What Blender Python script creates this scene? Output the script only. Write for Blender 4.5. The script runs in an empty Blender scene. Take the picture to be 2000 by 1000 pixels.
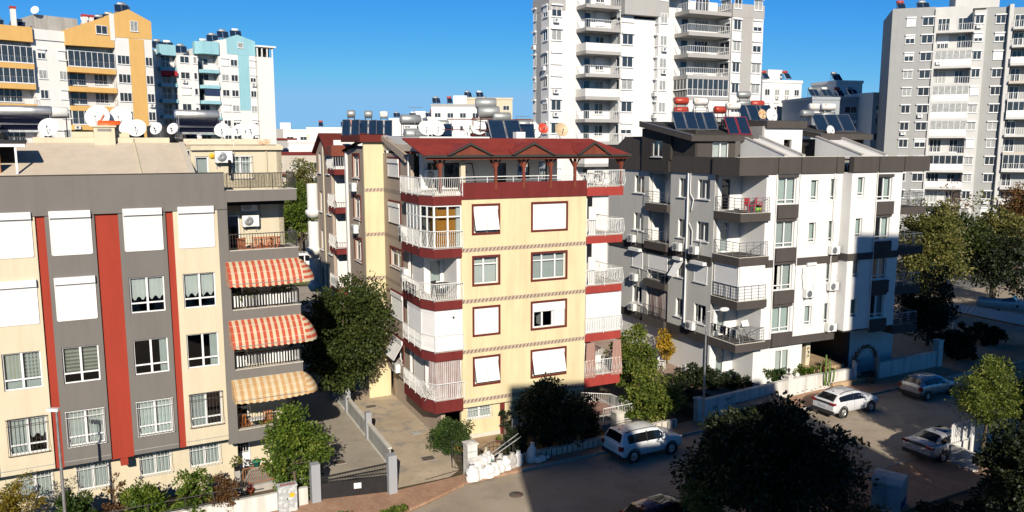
import bpy, math, random
import numpy as np
from mathutils import Vector, Matrix
random.seed(7)
R = math.radians
sin, cos, pi = math.sin, math.cos, math.pi
S = bpy.context.scene
COL = bpy.data.collections.new('street'); S.collection.children.link(COL)
H = 17.0                                   # eye height of the photographer above the street

# ------------------------------------------------------------------ mesh builder
class MB:
    def __init__(s): s.v=[]; s.f=[]; s.mi=[]; s.fm=None; s.i=0; s.sm=False; s.smf=[]
    def add(s, vs, fs, sm=False):
        o=len(s.v)
        if s.fm: vs=[s.fm(*p) for p in vs]
        s.v+=[tuple(p) for p in vs]
        for f in fs: s.f.append([o+k for k in f]); s.mi.append(s.i); s.smf.append(sm)
        return s
    def box(s,x0,x1,y0,y1,z0,z1):
        if x0>x1:x0,x1=x1,x0
        if y0>y1:y0,y1=y1,y0
        if z0>z1:z0,z1=z1,z0
        return s.add([(x0,y0,z0),(x1,y0,z0),(x1,y1,z0),(x0,y1,z0),(x0,y0,z1),(x1,y0,z1),(x1,y1,z1),(x0,y1,z1)],
              [(0,3,2,1),(4,5,6,7),(0,1,5,4),(1,2,6,5),(2,3,7,6),(3,0,4,7)])
    def quad(s,*p): return s.add(p,[tuple(range(len(p)))])
    def prism(s,pts,z0,z1):
        n=len(pts)
        a=sum(pts[i][0]*pts[(i+1)%n][1]-pts[(i+1)%n][0]*pts[i][1] for i in range(n))
        if a<0: pts=pts[::-1]
        v=[(x,y,z0) for x,y in pts]+[(x,y,z1) for x,y in pts]
        return s.add(v,[tuple(range(n-1,-1,-1)),tuple(range(n,2*n))]+[(i,(i+1)%n,n+(i+1)%n,n+i) for i in range(n)])
    def xprism(s,pts,x0,x1):              # outline in (y,z) extruded along x
        n=len(pts); v=[(x0,y,z) for y,z in pts]+[(x1,y,z) for y,z in pts]
        return s.add(v,[tuple(range(n)),tuple(range(2*n-1,n-1,-1))]+[(i,n+i,n+(i+1)%n,(i+1)%n) for i in range(n)])
    def yprism(s,pts,y0,y1):              # outline in (x,z) extruded along y
        n=len(pts); v=[(x,y0,z) for x,z in pts]+[(x,y1,z) for x,z in pts]
        return s.add(v,[tuple(range(n)),tuple(range(2*n-1,n-1,-1))]+[(i,n+i,n+(i+1)%n,(i+1)%n) for i in range(n)])
    def tube(s,pts,r,n=6,r2=None,cap=True,sm=True):
        pts=[Vector(p) for p in pts]; m=len(pts); vs=[]
        for k,p in enumerate(pts):
            d=(pts[min(k+1,m-1)]-pts[max(k-1,0)]).normalized()
            a=d.cross(Vector((0,0,1)) if abs(d.z)<.95 else Vector((1,0,0))).normalized(); b=d.cross(a)
            rr=r if r2 is None else r+(r2-r)*k/(m-1)
            vs+=[p+a*rr*cos(2*pi*j/n)+b*rr*sin(2*pi*j/n) for j in range(n)]
        fs=[(k*n+j,k*n+(j+1)%n,(k+1)*n+(j+1)%n,(k+1)*n+j) for k in range(m-1) for j in range(n)]
        s.add(vs,fs,sm)
        if cap: s.add(vs[:n],[tuple(range(n-1,-1,-1))]); s.add(vs[-n:],[tuple(range(n))])
        return s
    def lathe(s,prof,c,axis=(0,0,1),n=16,sm=True):   # profile of (radius, height) about an axis
        ax=Vector(axis).normalized(); a=ax.cross(Vector((0,0,1)) if abs(ax.z)<.9 else Vector((1,0,0))).normalized(); b=ax.cross(a); c=Vector(c)
        vs=[c+ax*h+a*r*cos(2*pi*j/n)+b*r*sin(2*pi*j/n) for r,h in prof for j in range(n)]
        return s.add(vs,[(k*n+j,k*n+(j+1)%n,(k+1)*n+(j+1)%n,(k+1)*n+j) for k in range(len(prof)-1) for j in range(n)],sm)
    def build(s,name,mat,parent=None,loc=None,rz=0,label=None,bev=0):
        me=bpy.data.meshes.new(name); me.from_pydata(s.v,[],s.f)
        for m in (mat if isinstance(mat,(list,tuple)) else [mat]): me.materials.append(m)
        me.polygons.foreach_set('material_index',s.mi); me.polygons.foreach_set('use_smooth',s.smf); me.update()
        return link(name,me,parent,loc,rz,label)
def link(name,me,parent=None,loc=None,rz=0,label=None):
    o=bpy.data.objects.new(name,me); COL.objects.link(o)
    if parent: o.parent=parent
    if loc is not None: o.location=loc
    if rz: o.rotation_euler=(0,0,rz)
    if label: o['label']=label
    return o
def tag(o,label,cat,group=None):
    o['label']=label; o['category']=cat
    if group: o['group']=group
    return o
def thing(name,label,cat,loc=(0,0,0),rz=0,group=None):
    o=bpy.data.objects.new(name,None); COL.objects.link(o); o.location=loc; o.rotation_euler=(0,0,rz); o.empty_display_size=.3
    return tag(o,label,cat,group)
def setting(o): o['kind']='structure'; return o
def copytree(o,parent=None,loc=None,rz=None,label=None):
    c=o.copy(); COL.objects.link(c); c.parent=parent
    if loc is not None: c.location=loc
    if rz is not None: c.rotation_euler=(0,0,rz)
    if label: c['label']=label
    for ch in KIDS.get(o.name) or list(o.children): copytree(ch,c)
    return c
KIDS={}

# ------------------------------------------------------------------ building frames
FR={'A':(-17.799,35.124,28.455),'B':(0,44.946,25.192),'C':(21.344,54.465,24.36),'F':(13.28,104,24.4),'G':(72.7,134,-19),'D':(-63.83,125,48),'E':(-50.75,150,40)}
def W(b,u,v,z=0):
    ox,oy,a=FR[b]; a=R(a); return (ox+u*cos(a)-v*sin(a),oy+u*sin(a)+v*cos(a),z)
def ang(b): return R(FR[b][2])
def FRONT(v0=0): return lambda a,d,z:(a,v0+d,z)
def LEFT(u0): return lambda a,d,z:(u0+d,-a,z)
def SLANT(p,q):                            # vertical face through plan points p -> q (left to right as seen from outside)
    L=math.hypot(q[0]-p[0],q[1]-p[1]); e=((q[0]-p[0])/L,(q[1]-p[1])/L); n=(-e[1],e[0])
    return (lambda a,d,z:(p[0]+e[0]*a+n[0]*d,p[1]+e[1]*a+n[1]*d,z)), L

# ------------------------------------------------------------------ materials
MATS={}
def newmat(name):
    m=bpy.data.materials.new(name); m.use_nodes=True; nt=m.node_tree; nt.nodes.clear()
    out=nt.nodes.new('ShaderNodeOutputMaterial'); return m,nt,out
def N(nt,t,**k):
    n=nt.nodes.new(t)
    for a,b in k.items():
        if a in n.inputs: n.inputs[a].default_value=b
        else: setattr(n,a,b)
    return n
def L(nt,a,b): nt.links.new(a,b)
def ramp(nt,fac,stops):
    r=N(nt,'ShaderNodeValToRGB'); e=r.color_ramp.elements
    while len(e)<len(stops): e.new(.5)
    for k,(p,c) in enumerate(stops): e[k].position=p; e[k].color=(*c,1)
    L(nt,fac,r.inputs[0]); return r
def mul(c,k): return tuple(min(1,x*k) for x in c)
def plaster(name,c,var=.10,streak=.16,rough=.88,scale=.55,bump=.12,metal=0,spec=.3,fine=40):
    if name in MATS: return MATS[name]
    m,nt,out=newmat(name); b=N(nt,'ShaderNodeBsdfPrincipled'); b.inputs['Roughness'].default_value=rough; b.inputs['Metallic'].default_value=metal
    b.inputs['Specular IOR Level'].default_value=spec
    tc=N(nt,'ShaderNodeTexCoord'); n1=N(nt,'ShaderNodeTexNoise',Scale=scale,Detail=6.0,Roughness=.65); L(nt,tc.outputs['Object'],n1.inputs['Vector'])
    mp=N(nt,'ShaderNodeMapping'); mp.inputs['Scale'].default_value=(1.1,1.1,.10); L(nt,tc.outputs['Object'],mp.inputs[0])
    n2=N(nt,'ShaderNodeTexNoise',Scale=1.6,Detail=5.0,Roughness=.7); L(nt,mp.outputs[0],n2.inputs['Vector'])
    r1=ramp(nt,n1.outputs['Fac'],[(.3,mul(c,1-var)),(.7,mul(c,1+var*.6))])
    r2=ramp(nt,n2.outputs['Fac'],[(.36,(1-streak,1-streak*1.05,1-streak*1.15)),(.56,(1,1,1))])
    mx=N(nt,'ShaderNodeMixRGB',blend_type='MULTIPLY'); mx.inputs[0].default_value=1; L(nt,r1.outputs[0],mx.inputs[1]); L(nt,r2.outputs[0],mx.inputs[2])
    L(nt,mx.outputs[0],b.inputs['Base Color'])
    if bump:
        n3=N(nt,'ShaderNodeTexNoise',Scale=float(fine),Detail=3.0); L(nt,tc.outputs['Object'],n3.inputs['Vector'])
        bp=N(nt,'ShaderNodeBump',Strength=bump,Distance=.02); L(nt,n3.outputs['Fac'],bp.inputs['Height']); L(nt,bp.outputs[0],b.inputs['Normal'])
    L(nt,b.outputs[0],out.inputs[0]); MATS[name]=m; return m
def plain(name,c,rough=.5,metal=0,var=.06,spec=.5,coat=0):
    if name in MATS: return MATS[name]
    m,nt,out=newmat(name); b=N(nt,'ShaderNodeBsdfPrincipled'); b.inputs['Roughness'].default_value=rough; b.inputs['Metallic'].default_value=metal
    b.inputs['Specular IOR Level'].default_value=spec; b.inputs['Coat Weight'].default_value=coat
    tc=N(nt,'ShaderNodeTexCoord'); n1=N(nt,'ShaderNodeTexNoise',Scale=3.0,Detail=5.0,Roughness=.7); L(nt,tc.outputs['Object'],n1.inputs['Vector'])
    r1=ramp(nt,n1.outputs['Fac'],[(.3,mul(c,1-var)),(.7,mul(c,1+var))]); L(nt,r1.outputs[0],b.inputs['Base Color'])
    r2=ramp(nt,n1.outputs['Fac'],[(.3,(max(0,rough-.06),)*3),(.7,(min(1,rough+.08),)*3)]); L(nt,r2.outputs[0],b.inputs['Roughness'])
    L(nt,b.outputs[0],out.inputs[0]); MATS[name]=m; return m
def rusty(name,c,rust=(.35,.14,.04),lo=.5,hi=.62,metal=0,rough=.6,scale=2.2):
    if name in MATS: return MATS[name]
    m,nt,out=newmat(name); b=N(nt,'ShaderNodeBsdfPrincipled',Roughness=rough,Metallic=metal)
    tc=N(nt,'ShaderNodeTexCoord'); n1=N(nt,'ShaderNodeTexNoise',Scale=scale,Detail=7.0,Roughness=.7); L(nt,tc.outputs['Object'],n1.inputs['Vector'])
    r=ramp(nt,n1.outputs['Fac'],[(.3,mul(c,.92)),(lo,c),(hi,rust)]); L(nt,r.outputs[0],b.inputs['Base Color']); L(nt,b.outputs[0],out.inputs[0]); MATS[name]=m; return m
def glass(name,tint=(.72,.78,.78),refl=.10):
    m,nt,out=newmat(name); t=N(nt,'ShaderNodeBsdfTransparent'); t.inputs[0].default_value=(*tint,1)
    g=N(nt,'ShaderNodeBsdfGlossy',Roughness=.03); g.inputs[0].default_value=(.9,.95,1,1)
    lw=N(nt,'ShaderNodeLayerWeight',Blend=.25); mr=N(nt,'ShaderNodeMapRange'); mr.inputs['To Min'].default_value=refl; mr.inputs['To Max'].default_value=.85
    L(nt,lw.outputs['Fresnel'],mr.inputs[0]); mx=N(nt,'ShaderNodeMixShader'); L(nt,mr.outputs[0],mx.inputs[0]); L(nt,t.outputs[0],mx.inputs[1]); L(nt,g.outputs[0],mx.inputs[2]); L(nt,mx.outputs[0],out.inputs[0]); MATS[name]=m; return m
def leafmat(name,stops,trans=.25,rough=.55):
    if name in MATS: return MATS[name]
    m,nt,out=newmat(name); g=N(nt,'ShaderNodeNewGeometry'); tc=N(nt,'ShaderNodeTexCoord'); n1=N(nt,'ShaderNodeTexNoise',Scale=1.1,Detail=3.0); L(nt,tc.outputs['Object'],n1.inputs['Vector'])
    ad=N(nt,'ShaderNodeMath',operation='MULTIPLY_ADD'); L(nt,g.outputs['Random Per Island'],ad.inputs[0]); ad.inputs[1].default_value=.55
    mm=N(nt,'ShaderNodeMath',operation='MULTIPLY_ADD'); L(nt,n1.outputs['Fac'],mm.inputs[0]); mm.inputs[1].default_value=1.3; mm.inputs[2].default_value=-.42; L(nt,mm.outputs[0],ad.inputs[2])
    r=ramp(nt,ad.outputs[0],stops); b=N(nt,'ShaderNodeBsdfPrincipled',Roughness=rough); b.inputs['Specular IOR Level'].default_value=.35; L(nt,r.outputs[0],b.inputs['Base Color'])
    t=N(nt,'ShaderNodeBsdfTranslucent'); L(nt,r.outputs[0],t.inputs[0]); mx=N(nt,'ShaderNodeMixShader'); mx.inputs[0].default_value=trans
    L(nt,b.outputs[0],mx.inputs[1]); L(nt,t.outputs[0],mx.inputs[2]); L(nt,mx.outputs[0],out.inputs[0]); MATS[name]=m; return m
def stripes(name,c1,c2,scale,axis=0,soft=.02,rough=.85,grid=None,coord='UV'):
    m,nt,out=newmat(name); b=N(nt,'ShaderNodeBsdfPrincipled',Roughness=rough); b.inputs['Specular IOR Level'].default_value=.2
    tc=N(nt,'ShaderNodeTexCoord'); sp=N(nt,'ShaderNodeSeparateXYZ'); L(nt,tc.outputs[coord],sp.inputs[0])
    mu=N(nt,'ShaderNodeMath',operation='MULTIPLY'); mu.inputs[1].default_value=scale; L(nt,sp.outputs[axis],mu.inputs[0])
    fr=N(nt,'ShaderNodeMath',operation='FRACT'); L(nt,mu.outputs[0],fr.inputs[0])
    r=ramp(nt,fr.outputs[0],[(.5-soft,c1),(.5+soft,c2)]); col=r.outputs[0]
    n1=N(nt,'ShaderNodeTexNoise',Scale=2.5,Detail=6.0); L(nt,tc.outputs['Object'],n1.inputs['Vector']); rr=ramp(nt,n1.outputs['Fac'],[(.3,(.82,.8,.78)),(.65,(1,1,1))])
    mx=N(nt,'ShaderNodeMixRGB',blend_type='MULTIPLY'); mx.inputs[0].default_value=1; L(nt,col,mx.inputs[1]); L(nt,rr.outputs[0],mx.inputs[2]); col=mx.outputs[0]
    if grid:
        m2=N(nt,'ShaderNodeMath',operation='MULTIPLY'); m2.inputs[1].default_value=grid; L(nt,sp.outputs[1-axis],m2.inputs[0]); f2=N(nt,'ShaderNodeMath',operation='FRACT'); L(nt,m2.outputs[0],f2.inputs[0])
        r2=ramp(nt,f2.outputs[0],[(.05,(1,.95,.85)),(.07,(0,0,0))]); sc=N(nt,'ShaderNodeMixRGB',blend_type='LIGHTEN'); sc.inputs[0].default_value=.35; L(nt,col,sc.inputs[1]); L(nt,r2.outputs[0],sc.inputs[2]); col=sc.outputs[0]
    L(nt,col,b.inputs['Base Color']); t=N(nt,'ShaderNodeBsdfTranslucent'); L(nt,col,t.inputs[0]); ms=N(nt,'ShaderNodeMixShader'); ms.inputs[0].default_value=.2
    L(nt,b.outputs[0],ms.inputs[1]); L(nt,t.outputs[0],ms.inputs[2]); L(nt,ms.outputs[0],out.inputs[0]); MATS[name]=m; return m
def groundmat(name,c,c2,scale=.25,bump=.25,rough=.9,cracks=True,spots=None):
    m,nt,out=newmat(name); b=N(nt,'ShaderNodeBsdfPrincipled',Roughness=rough); b.inputs['Specular IOR Level'].default_value=.25
    tc=N(nt,'ShaderNodeTexCoord'); n1=N(nt,'ShaderNodeTexNoise',Scale=scale,Detail=9.0,Roughness=.62); L(nt,tc.outputs['Object'],n1.inputs['Vector'])
    r=ramp(nt,n1.outputs['Fac'],[(.32,c),(.68,c2)]); col=r.outputs[0]
    n2=N(nt,'ShaderNodeTexNoise',Scale=28.0,Detail=4.0); L(nt,tc.outputs['Object'],n2.inputs['Vector']); r2=ramp(nt,n2.outputs['Fac'],[(.3,(.78,.78,.78)),(.7,(1.1,1.1,1.1))])
    mx=N(nt,'ShaderNodeMixRGB',blend_type='MULTIPLY'); mx.inputs[0].default_value=1; L(nt,col,mx.inputs[1]); L(nt,r2.outputs[0],mx.inputs[2]); col=mx.outputs[0]
    if cracks:
        vo=N(nt,'ShaderNodeTexVoronoi',feature='DISTANCE_TO_EDGE',Scale=.33); nd=N(nt,'ShaderNodeTexNoise',Scale=.9,Detail=5.0); L(nt,tc.outputs['Object'],nd.inputs['Vector'])
        ad=N(nt,'ShaderNodeMixRGB',blend_type='ADD'); ad.inputs[0].default_value=.9; L(nt,tc.outputs['Object'],ad.inputs[1]); L(nt,nd.outputs['Color'],ad.inputs[2]); L(nt,ad.outputs[0],vo.inputs['Vector'])
        r3=ramp(nt,vo.outputs['Distance'],[(.004,(.62,.6,.58)),(.016,(1,1,1))]); m3=N(nt,'ShaderNodeMixRGB',blend_type='MULTIPLY'); m3.inputs[0].default_value=.7; L(nt,col,m3.inputs[1]); L(nt,r3.outputs[0],m3.inputs[2]); col=m3.outputs[0]
    if spots:
        n4=N(nt,'ShaderNodeTexNoise',Scale=.8,Detail=6.0,Roughness=.7); mp=N(nt,'ShaderNodeMapping'); mp.inputs['Location'].default_value=(13,7,3); L(nt,tc.outputs['Object'],mp.inputs[0]); L(nt,mp.outputs[0],n4.inputs['Vector'])
        r4=ramp(nt,n4.outputs['Fac'],[(.52,(0,0,0)),(.66,(1,1,1))]); m4=N(nt,'ShaderNodeMixRGB'); L(nt,r4.outputs[0],m4.inputs[0]); L(nt,col,m4.inputs[1]); m4.inputs[2].default_value=(*spots,1); col=m4.outputs[0]
    L(nt,col,b.inputs['Base Color']); bp=N(nt,'ShaderNodeBump',Strength=bump,Distance=.02); L(nt,n2.outputs['Fac'],bp.inputs['Height']); L(nt,bp.outputs[0],b.inputs['Normal']); L(nt,b.outputs[0],out.inputs[0]); MATS[name]=m; return m
def pavers(name,c1,c2,mortar,sx=.2,sy=.1,rz=0,var=.25):
    m,nt,out=newmat(name); b=N(nt,'ShaderNodeBsdfPrincipled',Roughness=.9); tc=N(nt,'ShaderNodeTexCoord'); mp=N(nt,'ShaderNodeMapping'); mp.inputs['Rotation'].default_value=(0,0,rz); L(nt,tc.outputs['Object'],mp.inputs[0])
    br=N(nt,'ShaderNodeTexBrick',Scale=1.0); br.inputs['Brick Width'].default_value=sx; br.inputs['Row Height'].default_value=sy; br.inputs['Mortar Size'].default_value=.008
    br.inputs['Color1'].default_value=(*c1,1); br.inputs['Color2'].default_value=(*c2,1); br.inputs['Mortar'].default_value=(*mortar,1); L(nt,mp.outputs[0],br.inputs['Vector'])
    n1=N(nt,'ShaderNodeTexNoise',Scale=.6,Detail=8.0,Roughness=.7); L(nt,tc.outputs['Object'],n1.inputs['Vector']); r=ramp(nt,n1.outputs['Fac'],[(.3,(1-var,)*3),(.7,(1.1,1.08,1.05))])
    mx=N(nt,'ShaderNodeMixRGB',blend_type='MULTIPLY'); mx.inputs[0].default_value=1; L(nt,br.outputs[0],mx.inputs[1]); L(nt,r.outputs[0],mx.inputs[2]); L(nt,mx.outputs[0],b.inputs['Base Color']); L(nt,b.outputs[0],out.inputs[0]); MATS[name]=m; return m

M=dict(
 white=plaster('white_render',(.78,.77,.74),.03,.03), offwhite=plaster('white_tower_render',(.74,.73,.71),.05,.05),
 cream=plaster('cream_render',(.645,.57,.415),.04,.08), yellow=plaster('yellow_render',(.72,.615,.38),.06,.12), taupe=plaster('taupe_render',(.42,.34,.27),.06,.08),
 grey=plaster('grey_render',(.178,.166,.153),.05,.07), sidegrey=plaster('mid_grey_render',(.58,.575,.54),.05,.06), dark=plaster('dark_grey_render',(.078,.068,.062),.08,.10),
 darkest=plaster('near_black_render',(.05,.045,.04),.08,.08), red=plaster('red_render',(.35,.046,.026),.05,.08), maroon=plaster('maroon_render',(.165,.024,.022),.10,.18), redtrim=plaster('red_brown_trim',(.14,.024,.018),.10,.1),
 orange=plaster('orange_render',(.72,.44,.15),.04,.06), blue=plaster('pale_blue_render',(.30,.55,.62),.04,.08), towergrey=plaster('tower_grey_render',(.40,.39,.375),.05,.04), towerdark=plaster('tower_dark_grey',(.20,.205,.21),.05,.1),
 roofcream=plaster('beige_roof_coating',(.62,.53,.42),.05,.08), conc=plaster('concrete',(.42,.40,.37),.12,.2), soffit=plaster('soffit_render',(.55,.50,.43),.06,.05),
 pvc=plain('white_upvc',(.82,.82,.81),.35,var=.03), shutter=plain('white_shutter_slat',(.80,.80,.79),.5,var=.03), alu=plain('brushed_aluminium',(.72,.72,.72),.35,.9), steel=plain('galvanised_steel',(.42,.43,.44),.45,.8,.15),
 black=plain('black_painted_steel',(.018,.018,.02),.4), iron=plain('dark_iron',(.05,.045,.045),.5), wrail=plain('white_painted_rail',(.78,.78,.76),.45), brown=plaster('brown_wood',(.20,.05,.028),.18,.25,.6), wood=plaster('orange_wood',(.42,.17,.06),.2,.25,.55),
 terracotta=plaster('terracotta_clay',(.48,.17,.08),.1,.1), rubber=plain('black_rubber',(.016,.016,.017),.75), plasticw=plain('white_plastic',(.78,.78,.75),.45), plasticd=plain('dark_grey_plastic',(.03,.03,.032),.55),
 cloth=plain('white_cloth',(.74,.73,.70),.9,spec=.1), sheer=plain('sheer_curtain',(.55,.57,.55),.9,spec=.1), sheerg=plain('pale_green_curtain',(.62,.68,.65),.9,spec=.1), ecru=plain('ecru_blind',(.50,.46,.36),.9,spec=.1), amber=plain('amber_curtain',(.55,.23,.03),.9,spec=.1), blackcloth=plain('black_cloth',(.012,.012,.015),.9,spec=.1),
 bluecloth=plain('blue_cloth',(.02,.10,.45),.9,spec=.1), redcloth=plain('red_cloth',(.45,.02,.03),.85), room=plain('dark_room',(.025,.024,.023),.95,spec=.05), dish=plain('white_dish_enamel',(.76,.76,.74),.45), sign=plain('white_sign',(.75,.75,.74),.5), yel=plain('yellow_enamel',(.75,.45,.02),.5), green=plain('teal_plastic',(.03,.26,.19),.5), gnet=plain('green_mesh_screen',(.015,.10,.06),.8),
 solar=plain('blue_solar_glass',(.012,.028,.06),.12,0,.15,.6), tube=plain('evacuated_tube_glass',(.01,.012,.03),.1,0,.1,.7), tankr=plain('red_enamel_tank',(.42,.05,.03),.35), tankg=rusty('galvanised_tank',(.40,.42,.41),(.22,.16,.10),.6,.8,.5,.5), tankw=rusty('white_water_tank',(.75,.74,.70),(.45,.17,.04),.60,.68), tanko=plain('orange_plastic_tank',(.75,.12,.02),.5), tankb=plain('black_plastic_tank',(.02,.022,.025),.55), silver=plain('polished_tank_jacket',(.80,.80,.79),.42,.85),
 roofred=plaster('red_metal_roof',(.30,.045,.028),.10,.2,.6), roofdark=plaster('dark_roof_felt',(.06,.055,.05),.15,.2), roofgrey=plaster('grey_roof_felt',(.26,.25,.24),.15,.2), tile=plain('cream_tile',(.62,.58,.50),.5,0,.1), wallw=plaster('garden_wall_paint',(.72,.70,.66),.10,.3), kerb=plaster('kerb_stone',(.42,.40,.36),.15,.2),
 bark=plaster('bark',(.16,.12,.085),.3,.3,.95), twig=plaster('bare_twig',(.30,.24,.18),.2,.2,.95), ledge=rusty('rust_stained_ledge',(.66,.57,.44),(.40,.19,.07),.50,.66,0,.9,1.3), sack=plain('white_woven_sack',(.74,.73,.70),.75,0,.08,.3), sackg=plain('grey_woven_sack',(.45,.43,.40),.8,0,.12,.3), lampg=plain('lamp_glass',(.75,.75,.72),.2), plate=plain('number_plate',(.55,.56,.58),.4), lightr=plain('tail_lamp_red',(.25,.01,.01),.15), chrome=plain('chrome_trim',(.7,.7,.7),.12,1.0), glassblack=plain('tinted_car_glass',(.008,.009,.011),.04,0,.05,.6))
M['glass']=glass('window_glass'); M['bglass']=glass('balcony_glass',(.55,.62,.62),.16)
CAR={k:plain('car_paint_'+k,c,r,mt,.02,.5,1.0) for k,c,r,mt in [('white',(.74,.75,.76),.3,0),('pearl',(.70,.71,.73),.28,.1),('silver',(.45,.45,.46),.32,.7),('sand',(.50,.50,.52),.3,.5),('dark',(.05,.012,.016),.25,.3),('navy',(.02,.022,.03),.25,.3)]}
M['awnr']=stripes('red_striped_awning',(.62,.11,.06),(.74,.62,.42),3.4,0,.02,.85,2.5); M['awno']=stripes('faded_orange_striped_awning',(.66,.40,.18),(.76,.64,.42),3.0,0,.03,.85,2.5)
M['pinkstripe']=stripes('pink_striped_curtain',(.34,.22,.22),(.70,.66,.63),5.5,0,.06); M['pinkcloth']=plain('dusty_pink_curtain',(.36,.22,.18),.9,spec=.1)
M['zebra']=stripes('zebra_blind',(.60,.58,.50),(.30,.29,.25),6.0,1,.1)

# ------------------------------------------------------------------ wall, window, railing builders
def wall(par,name,mat,face,a0,a1,z0,z1,holes=(),th=.25,mb=None):
    m=mb or MB(); m.fm=face
    xs=sorted({a0,a1,*[min(max(h[k],a0),a1) for h in holes for k in (0,1)]}); zs=sorted({z0,z1,*[min(max(h[k],z0),z1) for h in holes for k in (2,3)]})
    def hole(x,z): return any(h[0]<x<h[1] and h[2]<z<h[3] for h in holes)
    nx,nz=len(xs)-1,len(zs)-1
    solid=[[not hole((xs[i]+xs[i+1])/2,(zs[k]+zs[k+1])/2) for k in range(nz)] for i in range(nx)]
    for i in range(nx):
        for k in range(nz):
            if not solid[i][k]: continue
            x0,x1,y0,y1=xs[i],xs[i+1],zs[k],zs[k+1]
            m.quad((x0,0,y0),(x1,0,y0),(x1,0,y1),(x0,0,y1)); m.quad((x1,th,y0),(x0,th,y0),(x0,th,y1),(x1,th,y1))
            if i==0 or not solid[i-1][k]: m.quad((x0,th,y0),(x0,0,y0),(x0,0,y1),(x0,th,y1))
            if i==nx-1 or not solid[i+1][k]: m.quad((x1,0,y0),(x1,th,y0),(x1,th,y1),(x1,0,y1))
            if k==0 or not solid[i][k-1]: m.quad((x0,th,y0),(x1,th,y0),(x1,0,y0),(x0,0,y0))
            if k==nz-1 or not solid[i][k+1]: m.quad((x0,0,y1),(x1,0,y1),(x1,th,y1),(x0,th,y1))
    m.fm=None
    return m if mb else m.build(name,mat,par)
def curtain_mesh(face,a0,a1,z0,z1,d,amp=.03,folds=7,mat=None,scallop=0,flare=0):
    m=MB(); m.fm=face; n=max(6,int((a1-a0)*16)); ph=random.random()*6
    top=[];bot=[]
    for i in range(n+1):
        t=i/n; w=amp*sin(ph+t*folds*2*pi*(a1-a0)); aa=a0+(a1-a0)*t; ab=aa+flare*(t-.5)*2
        zb=z0+(scallop*abs(cos(t*2*pi)) if scallop else .015*sin(ph*2+t*9))
        top.append((aa,d+w*.4,z1)); bot.append((ab,d+w,zb))
    m.add(top+bot,[(i,i+1,n+2+i,n+1+i) for i in range(n)],True); return m
def uvset(o,fn):
    me=o.data; uv=me.uv_layers.new(name='UVMap'); co=[v.co for v in me.vertices]
    for l in me.loops: uv.data[l.index].uv=fn(co[l.vertex_index])
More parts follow.
